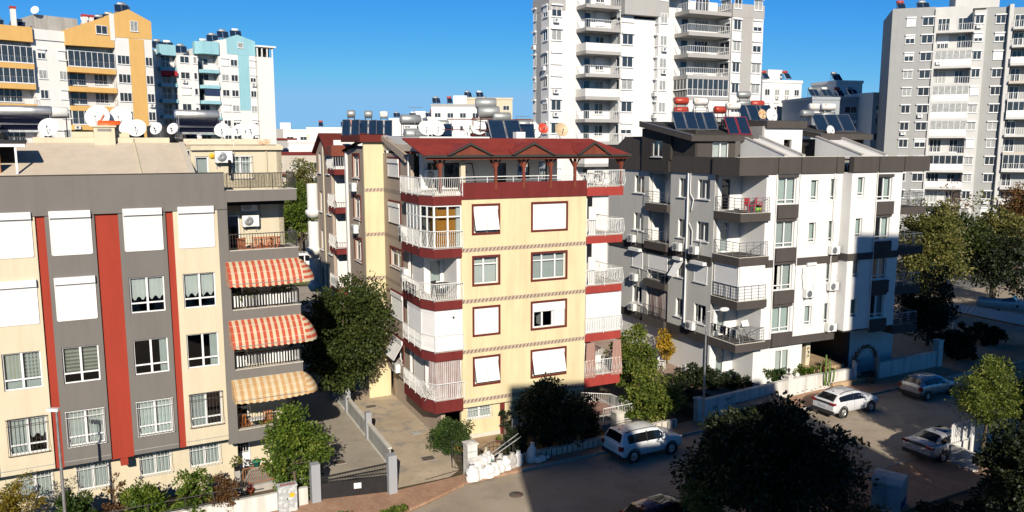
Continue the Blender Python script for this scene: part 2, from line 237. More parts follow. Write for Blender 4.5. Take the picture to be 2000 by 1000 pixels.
def window(par,face,a0,a1,z0,z1,cols=2,transom=None,depth=.10,cur=None,fw=.055,grille=None,room=False,name='window',glassm=None,label=None,mat=None,sill=None,surround=None,opened=None,widths=None):
    m=MB(); m.fm=face; d0,d1=depth,depth+.06; mat=mat or M['pvc']
    m.box(a0,a1,d0,d1,z0,z0+fw); m.box(a0,a1,d0,d1,z1-fw,z1); m.box(a0,a0+fw,d0,d1,z0+fw,z1-fw); m.box(a1-fw,a1,d0,d1,z0+fw,z1-fw)
    w=a1-a0; cuts=widths or [k/cols for k in range(1,cols)]
    for c in cuts: x=a0+w*c; m.box(x-fw*.8,x+fw*.8,d0-.004,d1-.004,z0+fw,z1-fw)
    if transom:
        zt=z0+(z1-z0)*transom; m.box(a0+fw,a1-fw,d0+.004,d1+.004,zt-fw*.6,zt+fw*.6)
    if sill: m.box(a0-.06,a1+.06,-sill,depth+.01,z0-.06,z0-.003)
    if surround:
        s=surround; m.i=1
        m.box(a0-s,a1+s,-.05,-.002,z1,z1+s); m.box(a0-s,a1+s,-.05,-.002,z0-s,z0); m.box(a0-s,a0,-.05,-.002,z0,z1); m.box(a1,a1+s,-.05,-.002,z0,z1); m.i=0
    o=m.build(name,[mat,M['redtrim']],par,label=label)
    g=MB(); g.fm=face
    xs=[a0]+[a0+w*c for c in cuts]+[a1]
    for k in range(len(xs)-1):
        if opened==k: continue
        g.quad((xs[k]+fw*.5,d0+.03,z0+fw*.5),(xs[k+1]-fw*.5,d0+.03,z0+fw*.5),(xs[k+1]-fw*.5,d0+.03,z1-fw*.5),(xs[k]+fw*.5,d0+.03,z1-fw*.5))
    g.build('pane',glassm or M['glass'],o)
    if opened is not None:
        x=xs[opened]; s=MB(); s.fm=face; ww=xs[opened+1]-x
        s.box(x+.02,x+.07,d0+.06,d0+.06+ww,z0+fw,z1-fw); s.build('open_sash',mat,o)
    if room:
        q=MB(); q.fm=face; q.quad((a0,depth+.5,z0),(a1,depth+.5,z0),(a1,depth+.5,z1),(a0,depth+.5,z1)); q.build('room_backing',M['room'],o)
    dd=depth+.16
    for c in (cur or []):
        k=c[0]
        if k=='full': curtain_mesh(face,a0+.03,a1-.03,z0,z1,dd).build('curtain',c[1] if len(c)>1 else M['sheer'],o)
        elif k=='part': curtain_mesh(face,a0+w*c[1],a0+w*c[2],z0,z1,dd).build('curtain',c[3] if len(c)>3 else M['sheer'],o)
        elif k=='top': curtain_mesh(face,a0+w*c[1],a0+w*c[2],z0+(z1-z0)*c[3],z1,dd,.02,5,scallop=(z1-z0)*.14).build('curtain',M['cloth'],o)
        elif k=='blind':
            q=MB(); q.fm=face; zb=z0+(z1-z0)*c[3]; q.quad((a0+w*c[1],dd,zb),(a0+w*c[2],dd,zb),(a0+w*c[2],dd,z1),(a0+w*c[1],dd,z1)); b=q.build('blind',c[4] if len(c)>4 else M['ecru'],o); uvset(b,lambda p:(p.x,p.z))
    if grille:
        q=MB(); q.fm=face; e=.10
        n=max(3,int(w/.14))
        q.box(a0-.05,a1+.05,-e,-e+.02,z0-.02,z0+.005); q.box(a0-.05,a1+.05,-e,-e+.02,z1-.02,z1+.005); q.box(a0-.05,a1+.05,-e-.001,-e+.019,z1-.3,z1-.28)
        for k in range(n+1):
            x=a0-.04+(w+.08)*k/n
            q.tube([(x,-e+.008,z1),(x,-e+.008,z0+.4),(x,-e-.09,z0+.2),(x,-e-.09,z0+.05),(x,-e+.01,z0-.01)],.009,4)
        for x in (a0-.05,a1+.05):
            q.box(x-.012,x+.012,-e-.002,.05,z1-.03,z1-.01); q.box(x-.012,x+.012,-e-.002,.05,z0+.0,z0+.02)
        q.build('window_grille',grille,o)
    return o
def shutter(par,face,a0,a1,z0,z1,box=.3,prot=.16,tilt=None,name='roller_shutter',label=None,frac=0,gap=True):
    m=MB(); m.fm=face
    m.yprism([(a0-.04,z1),(a1+.04,z1),(a1+.04,z1+box),(a0-.04,z1+box)],-prot,.02)
    n=int((z1-z0)/.055); zb=z0+(z1-z0)*frac
    if tilt is None:
        prof=[]
        pts=[]
        k=0; zz=zb
        while zz<z1-.001:
            z2=min(zz+.055,z1); m.add([(a0,-.015,zz),(a1,-.015,zz),(a1,-.035,(zz+z2)/2),(a0,-.035,(zz+z2)/2),(a1,-.015,z2),(a0,-.015,z2)],[(0,1,2,3),(3,2,4,5)]); zz=z2
        m.box(a0,a1,-.04,-.012,zb-.03,zb); m.box(a0-.04,a0,-.045,.02,z0,z1); m.box(a1,a1+.04,-.045,.02,z0,z1)
    o=m.build(name,M['shutter'],par,label=label)
    if tilt is not None:
        q=MB(); q.fm=face; hh=z1-zb; zz=0; dz=lambda t:z1-t*cos(tilt); dy=lambda t:-.02-t*sin(tilt)
        g=[a0,(a0+a1)/2-.012,(a0+a1)/2+.012,a1]
        for k in (0,2):
            q.add([(g[k],dy(0),dz(0)),(g[k+1],dy(0),dz(0)),(g[k+1],dy(hh),dz(hh)),(g[k],dy(hh),dz(hh)),(g[k],dy(0)+.03,dz(0)),(g[k+1],dy(0)+.03,dz(0)),(g[k+1],dy(hh)+.03,dz(hh)),(g[k],dy(hh)+.03,dz(hh))],[(0,1,2,3),(7,6,5,4),(0,4,5,1),(1,5,6,2),(2,6,7,3),(3,7,4,0)])
        q.build('tilted_shutter_panel',M['shutter'],o)
    return o
def railing(par,path,z0,z1,mat,sp=.12,r=.011,belly=0,post=1.2,name='railing',rails=None,label=None,mb=None):
    m=mb or MB(); pts=[Vector((p[0],p[1],0)) for p in path]
    m.tube([(p.x,p.y,z1) for p in pts],.024,6,sm=False); m.tube([(p.x,p.y,z0) for p in pts],.016,4,sm=False)
    for zz in rails or []: m.tube([(p.x,p.y,zz) for p in pts],.012,4,sm=False)
    for a,b in zip(pts,pts[1:]):
        L_=(b-a).length; d=(b-a)/L_; nrm=Vector((d.y,-d.x,0)); n=max(1,int(L_/sp))
        for k in range(n+1):
            p=a+d*L_*k/n
            if sp<900:
                if belly: q=[p+Vector((0,0,z0)),p+nrm*belly+Vector((0,0,z0+(z1-z0)*.28)),p+nrm*belly*.5+Vector((0,0,z0+(z1-z0)*.55)),p+Vector((0,0,z1))]
                else: q=[p+Vector((0,0,z0)),p+Vector((0,0,z1))]
                m.tube(q,r,4,cap=False,sm=False)
        k=max(1,int(round(L_/post)))
        for j in range(k+1):
            p=a+d*L_*j/k; m.tube([p+Vector((0,0,z0-.12)),p+Vector((0,0,z1))],.02,5,sm=False)
    return m if mb else m.build(name,mat,par,label=label)
def solid(par,name,mat,x0,x1,y0,y1,z0,z1,label=None): return MB().box(x0,x1,y0,y1,z0,z1).build(name,mat,par,label=label)
# ================================================================== building A: grey, red and cream block on the left
A=thing('apartment_block','grey apartment block with vertical red stripes, white shutters and striped awnings on its balconies','building',W('A',0,0),ang('A'))
F0=FRONT(0)
HF=2.9
cols=[(-4.54,-3.10),(-2.30,-.86),(.55,2.01),(2.82,4.24)]
rows={k:(6.47+HF*k,8.12+HF*k) for k in (-1,0,1,2)}
def holes(lo,hi): return [(c[0],c[1],*rows[k]) for c in cols for k in rows if lo<=c[0] and c[1]<=hi]
ZB,ZT=2.70,13.97
wall(A,'cream_panel',M['cream'],F0,-4.95,-2.90,ZB,ZT,holes(-4.95,-2.9)); wall(A,'grey_panel',M['grey'],F0,-2.54,-.65,ZB,ZT,holes(-2.54,-.65))
wall(A,'grey_panel',M['grey'],F0,.29,2.23,ZB,ZT,holes(.29,2.23)); wall(A,'cream_panel',M['cream'],F0,2.55,4.48,ZB,ZT,holes(2.55,4.48))
wall(A,'grey_panel',M['grey'],F0,-12.5,-4.95,ZB,ZT,[])
for a,b,z in ((-2.90,-2.54,ZB-.06),(-.65,.29,ZB-.08),(2.23,2.55,ZB-.06)): solid(A,'red_stripe',M['red'],a,b,.11,.35,z,ZT)
solid(A,'red_beam_end',M['red'],-.30,.02,.02,.7,2.28,ZB-.08)
# thin grooved line along the foot of the upper floors
g=MB()
for a,b in ((-4.95,-2.92),(-2.53,-.66),(.3,2.22),(2.56,4.47)): g.box(a,b,-.018,-.001,ZB+.20,ZB+.225)
g.build('drip_moulding',M['conc'],A)
solid(A,'fascia',M['grey'],-12.5,4.84,-.06,.3,ZT,15.67)
solid(A,'parapet_coping',M['roofdark'],-12.5,4.86,-.08,.32,15.67,15.70)
# overhang soffit and ground floor
solid(A,'soffit',M['soffit'],-12.5,4.48,.25,1.1,ZB-.05,ZB+.02)
gh=[(-4.45,-3.1,1.1,2.42),(-2.1,-.8,1.1,2.42),(.53,1.89,1.25,2.42),(2.76,4.14,1.25,2.42)]
wall(A,'ground_floor_wall',M['cream'],FRONT(.9),-12.5,4.86,-.3,2.65,gh)
b=MB(); b.box(-12.5,-12.2,.9,15,-.3,15.6); b.box(-12.2,7.95,14.7,15,-.3,15.6); b.box(7.7,7.95,1.8,14.7,-.3,17.0); b.box(4.86,5.0,.9,1.79,-.3,2.4)
b.build('rear_and_side_wall',M['cream'],A)
solid(A,'floor_slabs',M['conc'],-12.2,7.7,1.2,14.6,2.45,2.65); 
fs=MB()
for k in range(1,5): fs.box(-12.2,7.69,.36,14.6,2.5+HF*k,2.68+HF*k)
for xx in (-2.72,-.2,2.4): fs.box(xx-.06,xx+.06,.36,5,2.7,14.0)
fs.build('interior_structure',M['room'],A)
# windows of the upper floors
for ci,c in enumerate(cols):
    for k,(zb,zt) in rows.items():
        if k==2 or (k==1 and ci<2):
            window(A,F0,c[0],c[1],zb,zt,2,.27,.09)
            shutter(A,F0,c[0]-.03,c[1]+.03,zb-.02,zt-.06,.30,.17)
        else:
            cur={(1,2):[('top',.04,.48,.30),('top',.52,.96,.30)],(1,3):[('top',.04,.48,.28),('top',.52,.96,.28)],
                 (0,0):[('blind',.04,.48,.28),('blind',.52,.96,.28,M['zebra']),('part',.05,.95,M['sheer'])],(0,1):[('blind',.04,.48,.28,M['zebra']),('blind',.52,.96,.28,M['zebra'])],
                 (0,2):[('part',.76,.97,M['sheer'])],(0,3):[('part',.74,.97,M['sheer'])],(-1,0):[('part',.03,.5),('top',.5,.97,.35)],(-1,1):[('full',)],(-1,2):[('full',M['sheerg'])],(-1,3):[('part',.03,.5)]}[(k,ci)]
            if (k,ci)==(0,0): cur=cur[:2]+[('part',.03,.97,M['sheer'])]
            window(A,F0,c[0],c[1],zb,zt,2,.27 if k>=0 else .25,.09,cur,grille=M['wrail'] if k==-1 and ci in (1,2) else (M['iron'] if k==-1 else None))
for h in gh: window(A,FRONT(.9),*h,2,None,.08,[('full',)],grille=M['wrail'])
# balcony stack at the right-hand corner
wall(A,'balcony_frame',M['grey'],F0,4.48,4.93,2.42,13.97,[],.9)
def aslab(z0,z1,n='balcony_parapet'):
    m=MB(); m.prism([(4.93,-.05),(8.2,-.05),(8.2,1.79),(8.0,1.79),(8.0,.14),(4.93,.14)],z0,z1); m.box(4.93,8.0,.14,1.79,z0,z0+.15); m.build(n,M['grey'],A)
for z0,z1 in ((2.42,3.08),(5.48,6.12),(8.40,9.08),(11.27,11.96)): aslab(z0,z1)
aslab(14.30,14.84)
solid(A,'terrace_end_wall',M['grey'],4.48,4.93,-.05,1.7,13.98,14.84)
for z1 in (3.08,6.12,9.08,11.96,14.84):
    m=MB(); m.prism([(4.95,-.08),(8.23,-.08),(8.23,1.79),(7.97,1.79),(7.97,.17),(4.95,.17)],z1,z1+.03); m.build('parapet_coping',M['tile'],A)
    belly=.07 if z1>10 else 0
    mb=MB(); pa=[(4.99,.03),(8.14,.03),(8.14,1.7)]
    railing(A,pa,z1+.12,z1+.78 if z1<14 else z1+.80,M['black'] if z1<10 else M['iron'],.13,.011,belly)
bw=MB(); bw.box(4.93,7.95,1.8,2.0,0,15.6); bw.box(4.86,4.93,.91,1.79,0,14)
bw.build('balcony_back_wall',M['cream'],A)
# rounded floor edges are screened with white slats inside the second and third floor rails
for z in (6.24,9.2):
    q=MB()
    for k in range(22): q.box(5.05+k*.14,5.12+k*.14,.09,.11,z,z+.55)
    q.build('white_slat_screen',M['wrail'],A)
for k,(zz) in enumerate((11.42,8.55,5.63,2.57)):
    window(A,FRONT(1.72),5.05,5.75,zz,zz+2.1,1,None,.0,room=False,name='balcony_door')
    solid(A,'dark_door_backing',M['room'],5.07,5.73,1.785,1.797,zz+.05,zz+2.05)  # flat sheet on the wall; darkness of the room behind put into its colour
# ground floor entrance door under the balconies
d=solid(A,'entrance_door',M['pvc'],5.05,5.75,1.74,1.799,.10,2.05); 
q=MB(); q.box(5.12,5.68,1.725,1.738,1.25,1.95); q.build('door_glass',M['glassblack'],d); q=MB()
for k in range(5): q.box(5.13+k*.13,5.15+k*.13,1.705,1.72,1.22,1.98)
for z in (1.3,1.6,1.9): q.box(5.12,5.69,1.70,1.704,z,z+.02)
q.build('door_grille',M['wrail'],d)
pr=MB(); pr.box(4.93,7.9,-.6,1.79,-.1,.35); pr.build('entrance_platform',M['conc'],A); railing(A,[(4.98,-.5),(7.8,-.5)],.45,1.25,M['wood'],.12,.012)
# awnings
def awning(par,za,mat,drop,name,sag=0,nseg=9,prot=1.0):
    m=MB(); prof=[]; 
    for k in range(nseg+1):
        t=k/nseg*pi/2; prof.append((-.06-prot*(.55*(k/nseg)+.45*sin(t)),za-drop*(.55*k/nseg+.45*(1-cos(t)))))
    prof.append((-.06-prot-.02,za-drop-.16))
    xs=[4.72+ (8.16-4.72)*j/24 for j in range(25)]; vs=[];us=[]
    sg=lambda x,k:-sag*sin((x-4.72)/3.44*pi)*(k/len(prof))+random.uniform(-.006,.006)
    for k,(y,z) in enumerate(prof):
        for j,x in enumerate(xs):
            zz=z+sg(x,k); 
            if k==len(prof)-1: zz+=.05*(j%2)
            vs.append((x,y,zz)); us.append((x,k*.16))
    nx=len(xs); fs=[(k*nx+j,k*nx+j+1,(k+1)*nx+j+1,(k+1)*nx+j) for k in range(len(prof)-1) for j in range(nx-1)]
    m.add(vs,fs,True)
    # corner fan round to the right-hand side, then a short return
    o=len(vs); nf=7; vs2=[]; 
    for k,(y,z) in enumerate(prof):
        for j in range(nf+1):
            t=j/nf*pi/2*.92; r=-y-.06; vs2.append((8.16+r*sin(t)*.72,-.06-r*cos(t),z+(.04*(j%2) if k==len(prof)-1 else 0))); us.append((8.16+j*.16,k*.16) if False else (k*.147,8.0+j*.2))
    m.add(vs2,[(k*(nf+1)+j,k*(nf+1)+j+1,(k+1)*(nf+1)+j+1,(k+1)*(nf+1)+j) for k in range(len(prof)-1) for j in range(nf)],True)
    o_=m.build(name,mat,par); me=o_.data; uv=me.uv_layers.new(name='UVMap')
    for l in me.loops: uv.data[l.index].uv=us[l.vertex_index]
    # left end gusset
    g=MB(); g.add([(4.715,y,z) for y,z in prof]+[(4.715,-.06,prof[-1][1])],[tuple(range(len(prof)+1))]); gg=g.build('awning_end',mat,o_); uvset(gg,lambda p:(p.y,p.z))
    f=MB(); f.tube([(4.72,-.06,za-drop),(4.72,-.06-prot,za-drop-.02)],.018,5); f.tube([(8.1,-.06,za-drop),(8.1,-.06-prot,za-drop-.02)],.018,5); f.tube([(4.72,-.06-prot,za-drop-.02),(8.16,-.06-prot,za-drop-.02)],.018,5); f.build('awning_frame',M['steel'],o_)
    return o_
awning(A,11.45,M['awnr'],.92,'awning',.08,prot=1.0); awning(A,8.60,M['awnr'],1.05,'awning',.03,prot=1.05); awning(A,5.66,M['awno'],.78,'awning',.10,prot=.95)
# attic storey, terrace room and sloping roof
gr=MB(); RP=[(.32,15.66),(4.3,17.08),(4.3,16.9),(.32,15.4)]
gr.xprism(RP,-12.2,3.42); gr.build('sloping_roof',M['roofcream'],A)
q=MB(); q.box(3.43,3.62,.32,1.8,15.4,15.69); q.xprism([(.33,15.69),(4.3,17.13),(4.3,16.6),(.33,15.3)],3.42,3.66); q.build('roof_kerb',M['soffit'],A)
q=MB(); q.box(2.0,2.06,.5,.6,15.75,15.755)
for x in (1.35,): q.xprism([(.33,15.675),(4.29,17.09),(4.29,17.13),(.33,15.715)],x-.05,x+.05)
q.build('roof_joint',M['cream'],A)
wall(A,'attic_wall',M['cream'],FRONT(1.8),3.67,7.95,14.86,16.72,[(3.85,4.45,14.9,16.42),(5.42,6.46,15.35,16.45)])
q=MB(); q.box(3.66,8.0,1.62,14.8,16.725,16.93); q.build('attic_roof_slab',M['cream'],A)
window(A,FRONT(1.8),3.85,4.45,14.9,16.42,1,None,.06,[('full',)],name='terrace_door',room=True); window(A,FRONT(1.8),5.42,6.46,15.35,16.45,2,None,.06,[('full',)],grille=M['wrail'],room=True)
q=MB(); q.tube([(7.2,1.76,16.7),(7.2,1.76,14.9)],.035,6); q.build('downpipe',M['cream'],A)
q=MB(); q.lathe([(0,.0),(.13,.0),(.13,.06),(.02,.07)],(4.62,1.79,16.45),(0,-1,0),14); q.build('round_vent',M['yel'],A)
q=MB(); q.box(3.67,8.0,4.3,14.8,16.935,17.0); q.box(-12.2,3.4,4.3,14.8,16.9,17.02); q.build('flat_roof',M['roofcream'],A)
q=MB(); q.box(3.66,7.98,4.3,4.5,16.94,17.28); q.build('rusty_roof_ledge',M['ledge'],A)
q=MB(); q.box(-2.9,3.0,4.31,4.5,17.03,17.33); q.box(1.35,1.36,4.2,4.3,17,17.3); q.build('roof_parapet',M['cream'],A)
q=MB(); q.box(-.35,.55,4.0,4.75,16.9,17.83); q.box(-.42,.62,3.93,4.82,17.83,17.9); q.box(-1.3,-.36,4.51,5,17.34,17.6); q.box(.56,1.2,4.51,5,17.34,17.6); q.i=1; q.box(-.2,.4,3.985,3.999,17.62,17.75); q.build('roof_chimney',[M['cream'],M['roofgrey']],A)
# roof dormer with dark canopy at the far left
q=MB(); q.xprism([(.55,16.95),(2.4,17.12),(2.4,17.20),(.5,17.03)],-6.5,-3.05); q.build('dormer_canopy',M['roofdark'],A)
q=MB(); q.box(-6.5,-3.05,.46,.52,16.90,17.02); q.box(-3.45,-3.37,.5,.58,15.75,16.95); q.build('dormer_fascia',M['pvc'],A)
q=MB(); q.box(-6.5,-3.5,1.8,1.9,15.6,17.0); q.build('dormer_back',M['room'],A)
q=MB(); q.box(-5.0,-4.0,.7,.75,15.7,16.6); q.build('wood_panel',M['wood'],A)

# things on building A
def wp(b,u,v,z,rz=0): return dict(loc=W(b,u,v,z),rz=ang(b)+rz)
def ac_unit(label,b,u,v,z,rz=0,stub=True,col=None,w=.8):
    t=thing('air_conditioner',label,'air conditioner',**wp(b,u,v,z,rz),group='air conditioning units on the facades')
    m=MB(); m.box(-w/2,w/2,-.36,-.06,0,.56); m.box(-w/2+.02,w/2-.02,-.365,-.05,.03,.53); m.build('housing',col or M['plasticw'],t)
    f=MB(); f.lathe([(.0,.0),(.05,.012),(.21,.012),(.235,0)],(-.1,-.372,.28),(0,-1,0),18); f.build('fan_grille',M['steel'],t)
    k=MB(); k.box(-w/2+.08,-w/2+.12,-.38,0,-.04,0); k.box(w/2-.12,w/2-.08,-.38,0,-.04,0); k.box(-w/2+.08,-w/2+.12,-.03,0,-.3,0); k.box(w/2-.12,w/2-.08,-.03,0,-.3,0); k.build('bracket',M['steel'],t)
    p=MB(); p.tube([(w/2,-.1,.2),(w/2+.12,-.07,.25),(w/2+.16,-.03,.7),(w/2+.1,-.02,1.0)],.018,5); p.build('coolant_pipe',M['plasticw'],t)
    return t
ac_unit('white air conditioner beside the cream terrace window of the striped block','A',4.98+.15,1.8,16.12)
ac_unit('upper of two air conditioners in the shaded balcony above the orange chairs','A',6.2,1.8,13.72)
ac_unit('lower of two air conditioners in the shaded balcony above the orange chairs','A',6.25,1.8,12.95)
q=MB(); q.tube([(0,0,0),(.02,-.02,-.3),(0,0,-.75)],.07,8); o=tag(q.build('rolled_umbrella',M['blackcloth'],loc=W('A',5.35,1.35,16.25)),'black cloth bundle hanging beside the white terrace air conditioner','cloth')
def dish(label,b,u,v,z,r=.45,yaw=0,tilt=35,mat=None,mast=.5,loc=None,logo=None):
    t=thing('satellite_dish',label,'satellite dish',loc or W(b,u,v,z),R(yaw),group='satellite dishes on the roofs')
    s,c=sin(R(tilt)),cos(R(tilt)); ax=Vector((0,-c,s))
    m=MB(); ctr=Vector((0,-.12,mast))
    prof=[(r*k/6,.32*r*(k/6)**2) for k in range(7)]+[(r*1.02,.32*r),(r*1.0,.30*r),(r*.5,.05*r-.02),(0.001,-.02)]
    m.lathe(prof,ctr,ax,22); m.build('reflector',mat or M['dish'],t)
    a=MB(); tip=ctr+ax*r*.95+Vector((0,0,-.15*r)); low=ctr+ax*.3*r+Vector((0,-.1*r,-.95*r)); a.tube([low,tip],.014,5); a.tube([tip,tip-ax*.12],.035,6); a.build('feed_arm',M['plasticd'],t)
    p=MB(); p.tube([(0,.0,-.02),(0,.0,mast+.05)],.026,6); p.tube([(0,0,mast),ctr],.03,5); p.tube([(0,0,.02),(.22,.18,-.02)],.014,4); p.tube([(0,0,.25),(-.2,.2,-.02)],.014,4); p.build('mast',M['steel'],t)
    return t
YW=28.5
for lb,u,v,r,z in [('white satellite dish left of the chimney, in front of tube heater on the striped block',-2.15,4.6,.45,17.33),
  ('largest of a pair of overlapping white dishes right of the black roof tank',1.62,4.7,.45,17.33),('smaller dish tucked behind the left of that overlapping pair on the striped block',1.32,5.4,.46,17.33),
  ('small round dish left of the striped block centre heater, over rust-stained ledge',2.56,4.62,.32,17.33),('small round dish just left of the right-hand tube heater over the rusty ledge',3.32,4.62,.30,17.33),
  ('tall narrow-looking dish right of the tube heater near the roof corner',5.62,4.65,.38,17.28),('white dish turned edge-on beside the last dish on the rusty ledge',6.52,4.65,.34,17.28),('last white dish at the right end of the rusty ledge',7.2,4.6,.38,17.28),
  ('white dish with orange flash cut off by the left photo edge',-4.35,4.5,.46,17.25)]:
    dish(lb,'A',u,v,z,r,YW-18 if 'edge' not in lb else YW-40,24,mast=.42)
def dish_pair(label,b,u,v,z,r,flash):
    t=dish(label,b,u,v,z,r,8,18,mast=1.0)
    if flash:
        m=MB(); f=lambda x,zz:(x,-.12-.33*r*((x*x+zz*zz)/(r*r))-.012-.05,1.0+zz+.03); m.quad(f(-.28,-.34),f(-.05,-.30),f(.0,-.22),f(-.22,-.22)); m.quad(f(.0,-.32),f(.12,-.26),f(.34,.12),f(.28,.16)); m.build('orange_flash',M['tanko'],t)
dish_pair('big white dish with orange flashes above the orange roof tank','A',.05,9.0,17.4,.62,True); dish_pair('big white dish beside the orange-flashed one above the orange tank','A',1.15,9.2,17.4,.60,False)
def barrel(m,c,axis,r,l,n=16):
    m.lathe([(.001,-l/2),(r*.75,-l/2),(r,-l/2+.06),(r,l/2-.06),(r*.75,l/2),(.001,l/2)],c,axis,n)
def stand(m,x0,x1,y0,y1,z0,z1,r=.02):
    for x in (x0,x1):
        for y in (y0,y1): m.tube([(x,y,z0),(x,y,z1)],r,4)
    for z in (z1,(z0+z1)/2): m.tube([(x0,y0,z),(x1,y0,z),(x1,y1,z),(x0,y1,z),(x0,y0,z)],r*.8,4)
def tube_heater(label,b,u,v,z,w=2.4,rz=0):
    t=thing('solar_water_heater',label,'solar water heater',**wp(b,u,v,z,rz),group='solar water heaters on the roofs')
    m=MB(); barrel(m,(0,.55,1.05),(1,0,0),.24,w); m.build('tank',M['silver'],t)
    m=MB()
    n=int(w/.095)
    for k in range(n): x=-w/2+.12+k*(w-.24)/(n-1); m.tube([(x,.5,.95),(x,-.25,.1)],.036,6)
    m.add([(-w/2+.08,.55,.9),(w/2-.08,.55,.9),(w/2-.08,-.2,.05),(-w/2+.08,-.2,.05)],[(0,1,2,3)]); m.build('collector_tubes',M['tube'],t)
    m=MB(); m.box(-w/2,w/2,-.32,-.24,.02,.12); stand(m,-w/2+.1,w/2-.1,-.25,.6,0,.85)
    m.tube([(-w/2,-.2,.38),(w/2,-.2,.38)],.012,4); m.tube([(-w/2+.1,-.25,.1),(-w/2+.1,.5,.95)],.02,4); m.tube([(w/2-.1,-.25,.1),(w/2-.1,.5,.95)],.02,4); m.build('frame',M['steel'],t); return t
tube_heater('evacuated-tube solar heater with bright tank left of the roof chimney','A',-3.2,5.2,17.55,2.3); tube_heater('evacuated-tube solar heater behind the rusty ledge, near pale blue block','A',4.55,5.2,17.5,2.2)
def water_tank(label,loc,r=.35,l=1.2,mat=None,legs=.9,rz=0,upright=False,n='water_tank'):
    t=thing(n,label,'water tank',loc,rz,group='water tanks on the roofs'); m=MB()
    if upright: m.lathe([(.001,0),(r,0),(r*1.01,l*.3),(r*.98,l*.32),(r*1.01,l*.6),(r*.98,l*.62),(r,l*.88),(r*.4,l),(.001,l)],(0,0,legs),(0,0,1),20)
    else: barrel(m,(0,0,legs+r),(1,0,0),r,l)
    m.build('tank_body',mat or M['tankg'],t)
    if legs>.05:
        s=MB(); stand(s,-l*.4 if not upright else -r*.8,l*.4 if not upright else r*.8,-r*.8,r*.8,0,legs,.025); s.build('stand',M['iron'],t)
    return t
water_tank('rust-streaked white water tank on a high iron stand above the striped block',W('A',-2.0,8.2,17.0),.28,1.25,M['tankw'],1.35,ang('A'))
water_tank('orange plastic water tank between chimney and big dishes',W('A',.45,7.3,17.2),.30,1.1,M['tanko'],.42,ang('A'))
water_tank('low wide black water tank behind the paired white dishes',W('A',1.3,7.0,17.05),.75,.95,M['tankb'],.05,ang('A'),True)
water_tank('black water tank behind the two small round dishes',W('A',2.9,7.2,17.05),.72,.95,M['tankb'],.05,ang('A'),True); water_tank('black water tank left of the right-hand tube heater',W('A',4.0,7.4,17.05),.7,.95,M['tankb'],.05,ang('A'),True)
water_tank('dark grey tank behind the tube heater at the left photo edge',W('A',-4.6,6.5,17.05),.6,1.0,M['tankb'],.05,ang('A'),True)
# orange plastic chairs on the fourth floor balcony
def patio_chair(label,loc,rz,mat,group='chairs on the balconies'):
    t=thing('patio_chair',label,'chair',loc,rz,group=group)
    m=MB(); m.box(-.24,.24,-.24,.22,.40,.44); m.build('seat',mat,t)
    m=MB(); 
    for k in range(5): m.box(-.22+k*.095,-.16+k*.095,.20,.24,.44,.88)
    m.box(-.24,.24,.19,.25,.86,.92); m.build('backrest',mat,t)
    for sx in (-1,1):
        m=MB(); m.box(sx*.24-.02,sx*.24+.02,-.24,.22,.62,.65); m.box(sx*.24-.02,sx*.24+.02,-.24,-.20,.44,.62); m.build('armrest',mat,t)
        for y in (-.22,.2): m=MB(); m.box(sx*.22-.02,sx*.22+.02,y-.02,y+.02,0,.40); m.build('leg',mat,t)
    return t
for k,(u,lb) in enumerate([(5.75,'leftmost of the four orange chairs behind the balcony rail'),(6.35,'second orange chair from the left behind the balcony rail'),(6.75,'third orange chair from the left behind the balcony rail'),(7.15,'rightmost orange chair behind the balcony rail')]):
    patio_chair(lb,W('A',u,.55,11.56),ang('A')+(.5 if k==0 else -.2*k+.1),M['terracotta'])
patio_chair('wooden armchair on the left of the lowest awning balcony',W('A',5.35,.7,2.62),ang('A')+.3,M['wood'],'wooden chairs under the orange awning'); patio_chair('wooden armchair in the middle of the lowest awning balcony',W('A',6.5,.8,2.62),ang('A')-.3,M['wood'],'wooden chairs under the orange awning')
t=thing('patio_table','low white-topped wooden table under the orange awning','table',W('A',5.95,.75,2.58),ang('A')); MB().box(-.35,.35,-.25,.25,.68,.72).build('table_top',M['cloth'],t)
for sx in (-.3,.3):
    for sy in (-.2,.2): MB().box(sx-.02,sx+.02,sy-.02,sy+.02,0,.68).build('leg',M['wood'],t)
# ================================================================== building B: yellow corner block in the middle
B=thing('apartment_block','yellow apartment block with dark red trim and a red roof terrace on wooden posts','building',W('B',0,0),ang('B'))
FB=FRONT(0)
zl=lambda k:(.40+HF*k,2.13+HF*k)
WL,WR=(-2.36,-.86),(1.31,3.50)
bh=[(*w,zl(k)[0]+.11,zl(k)[1]-.11) for w in (WL,WR) for k in (1,2,3,4)]
wall(B,'front_wall',M['yellow'],FB,-3.11,4.87,2.10,13.99,bh,.28)
gholes=[(-2.68,-1.2,1.28,2.1),(.6,3.6,.3,2.05)]
wall(B,'ground_floor_wall',M['yellow'],FRONT(.35),-3.05,4.87,-.2,2.09,gholes,.25)
solid(B,'soffit',M['yellow'],-3.05,4.87,.29,.62,2.095,2.2)
solid(B,'plinth',M['tile'],-3.04,-.55,.30,.348,-.2,.34)
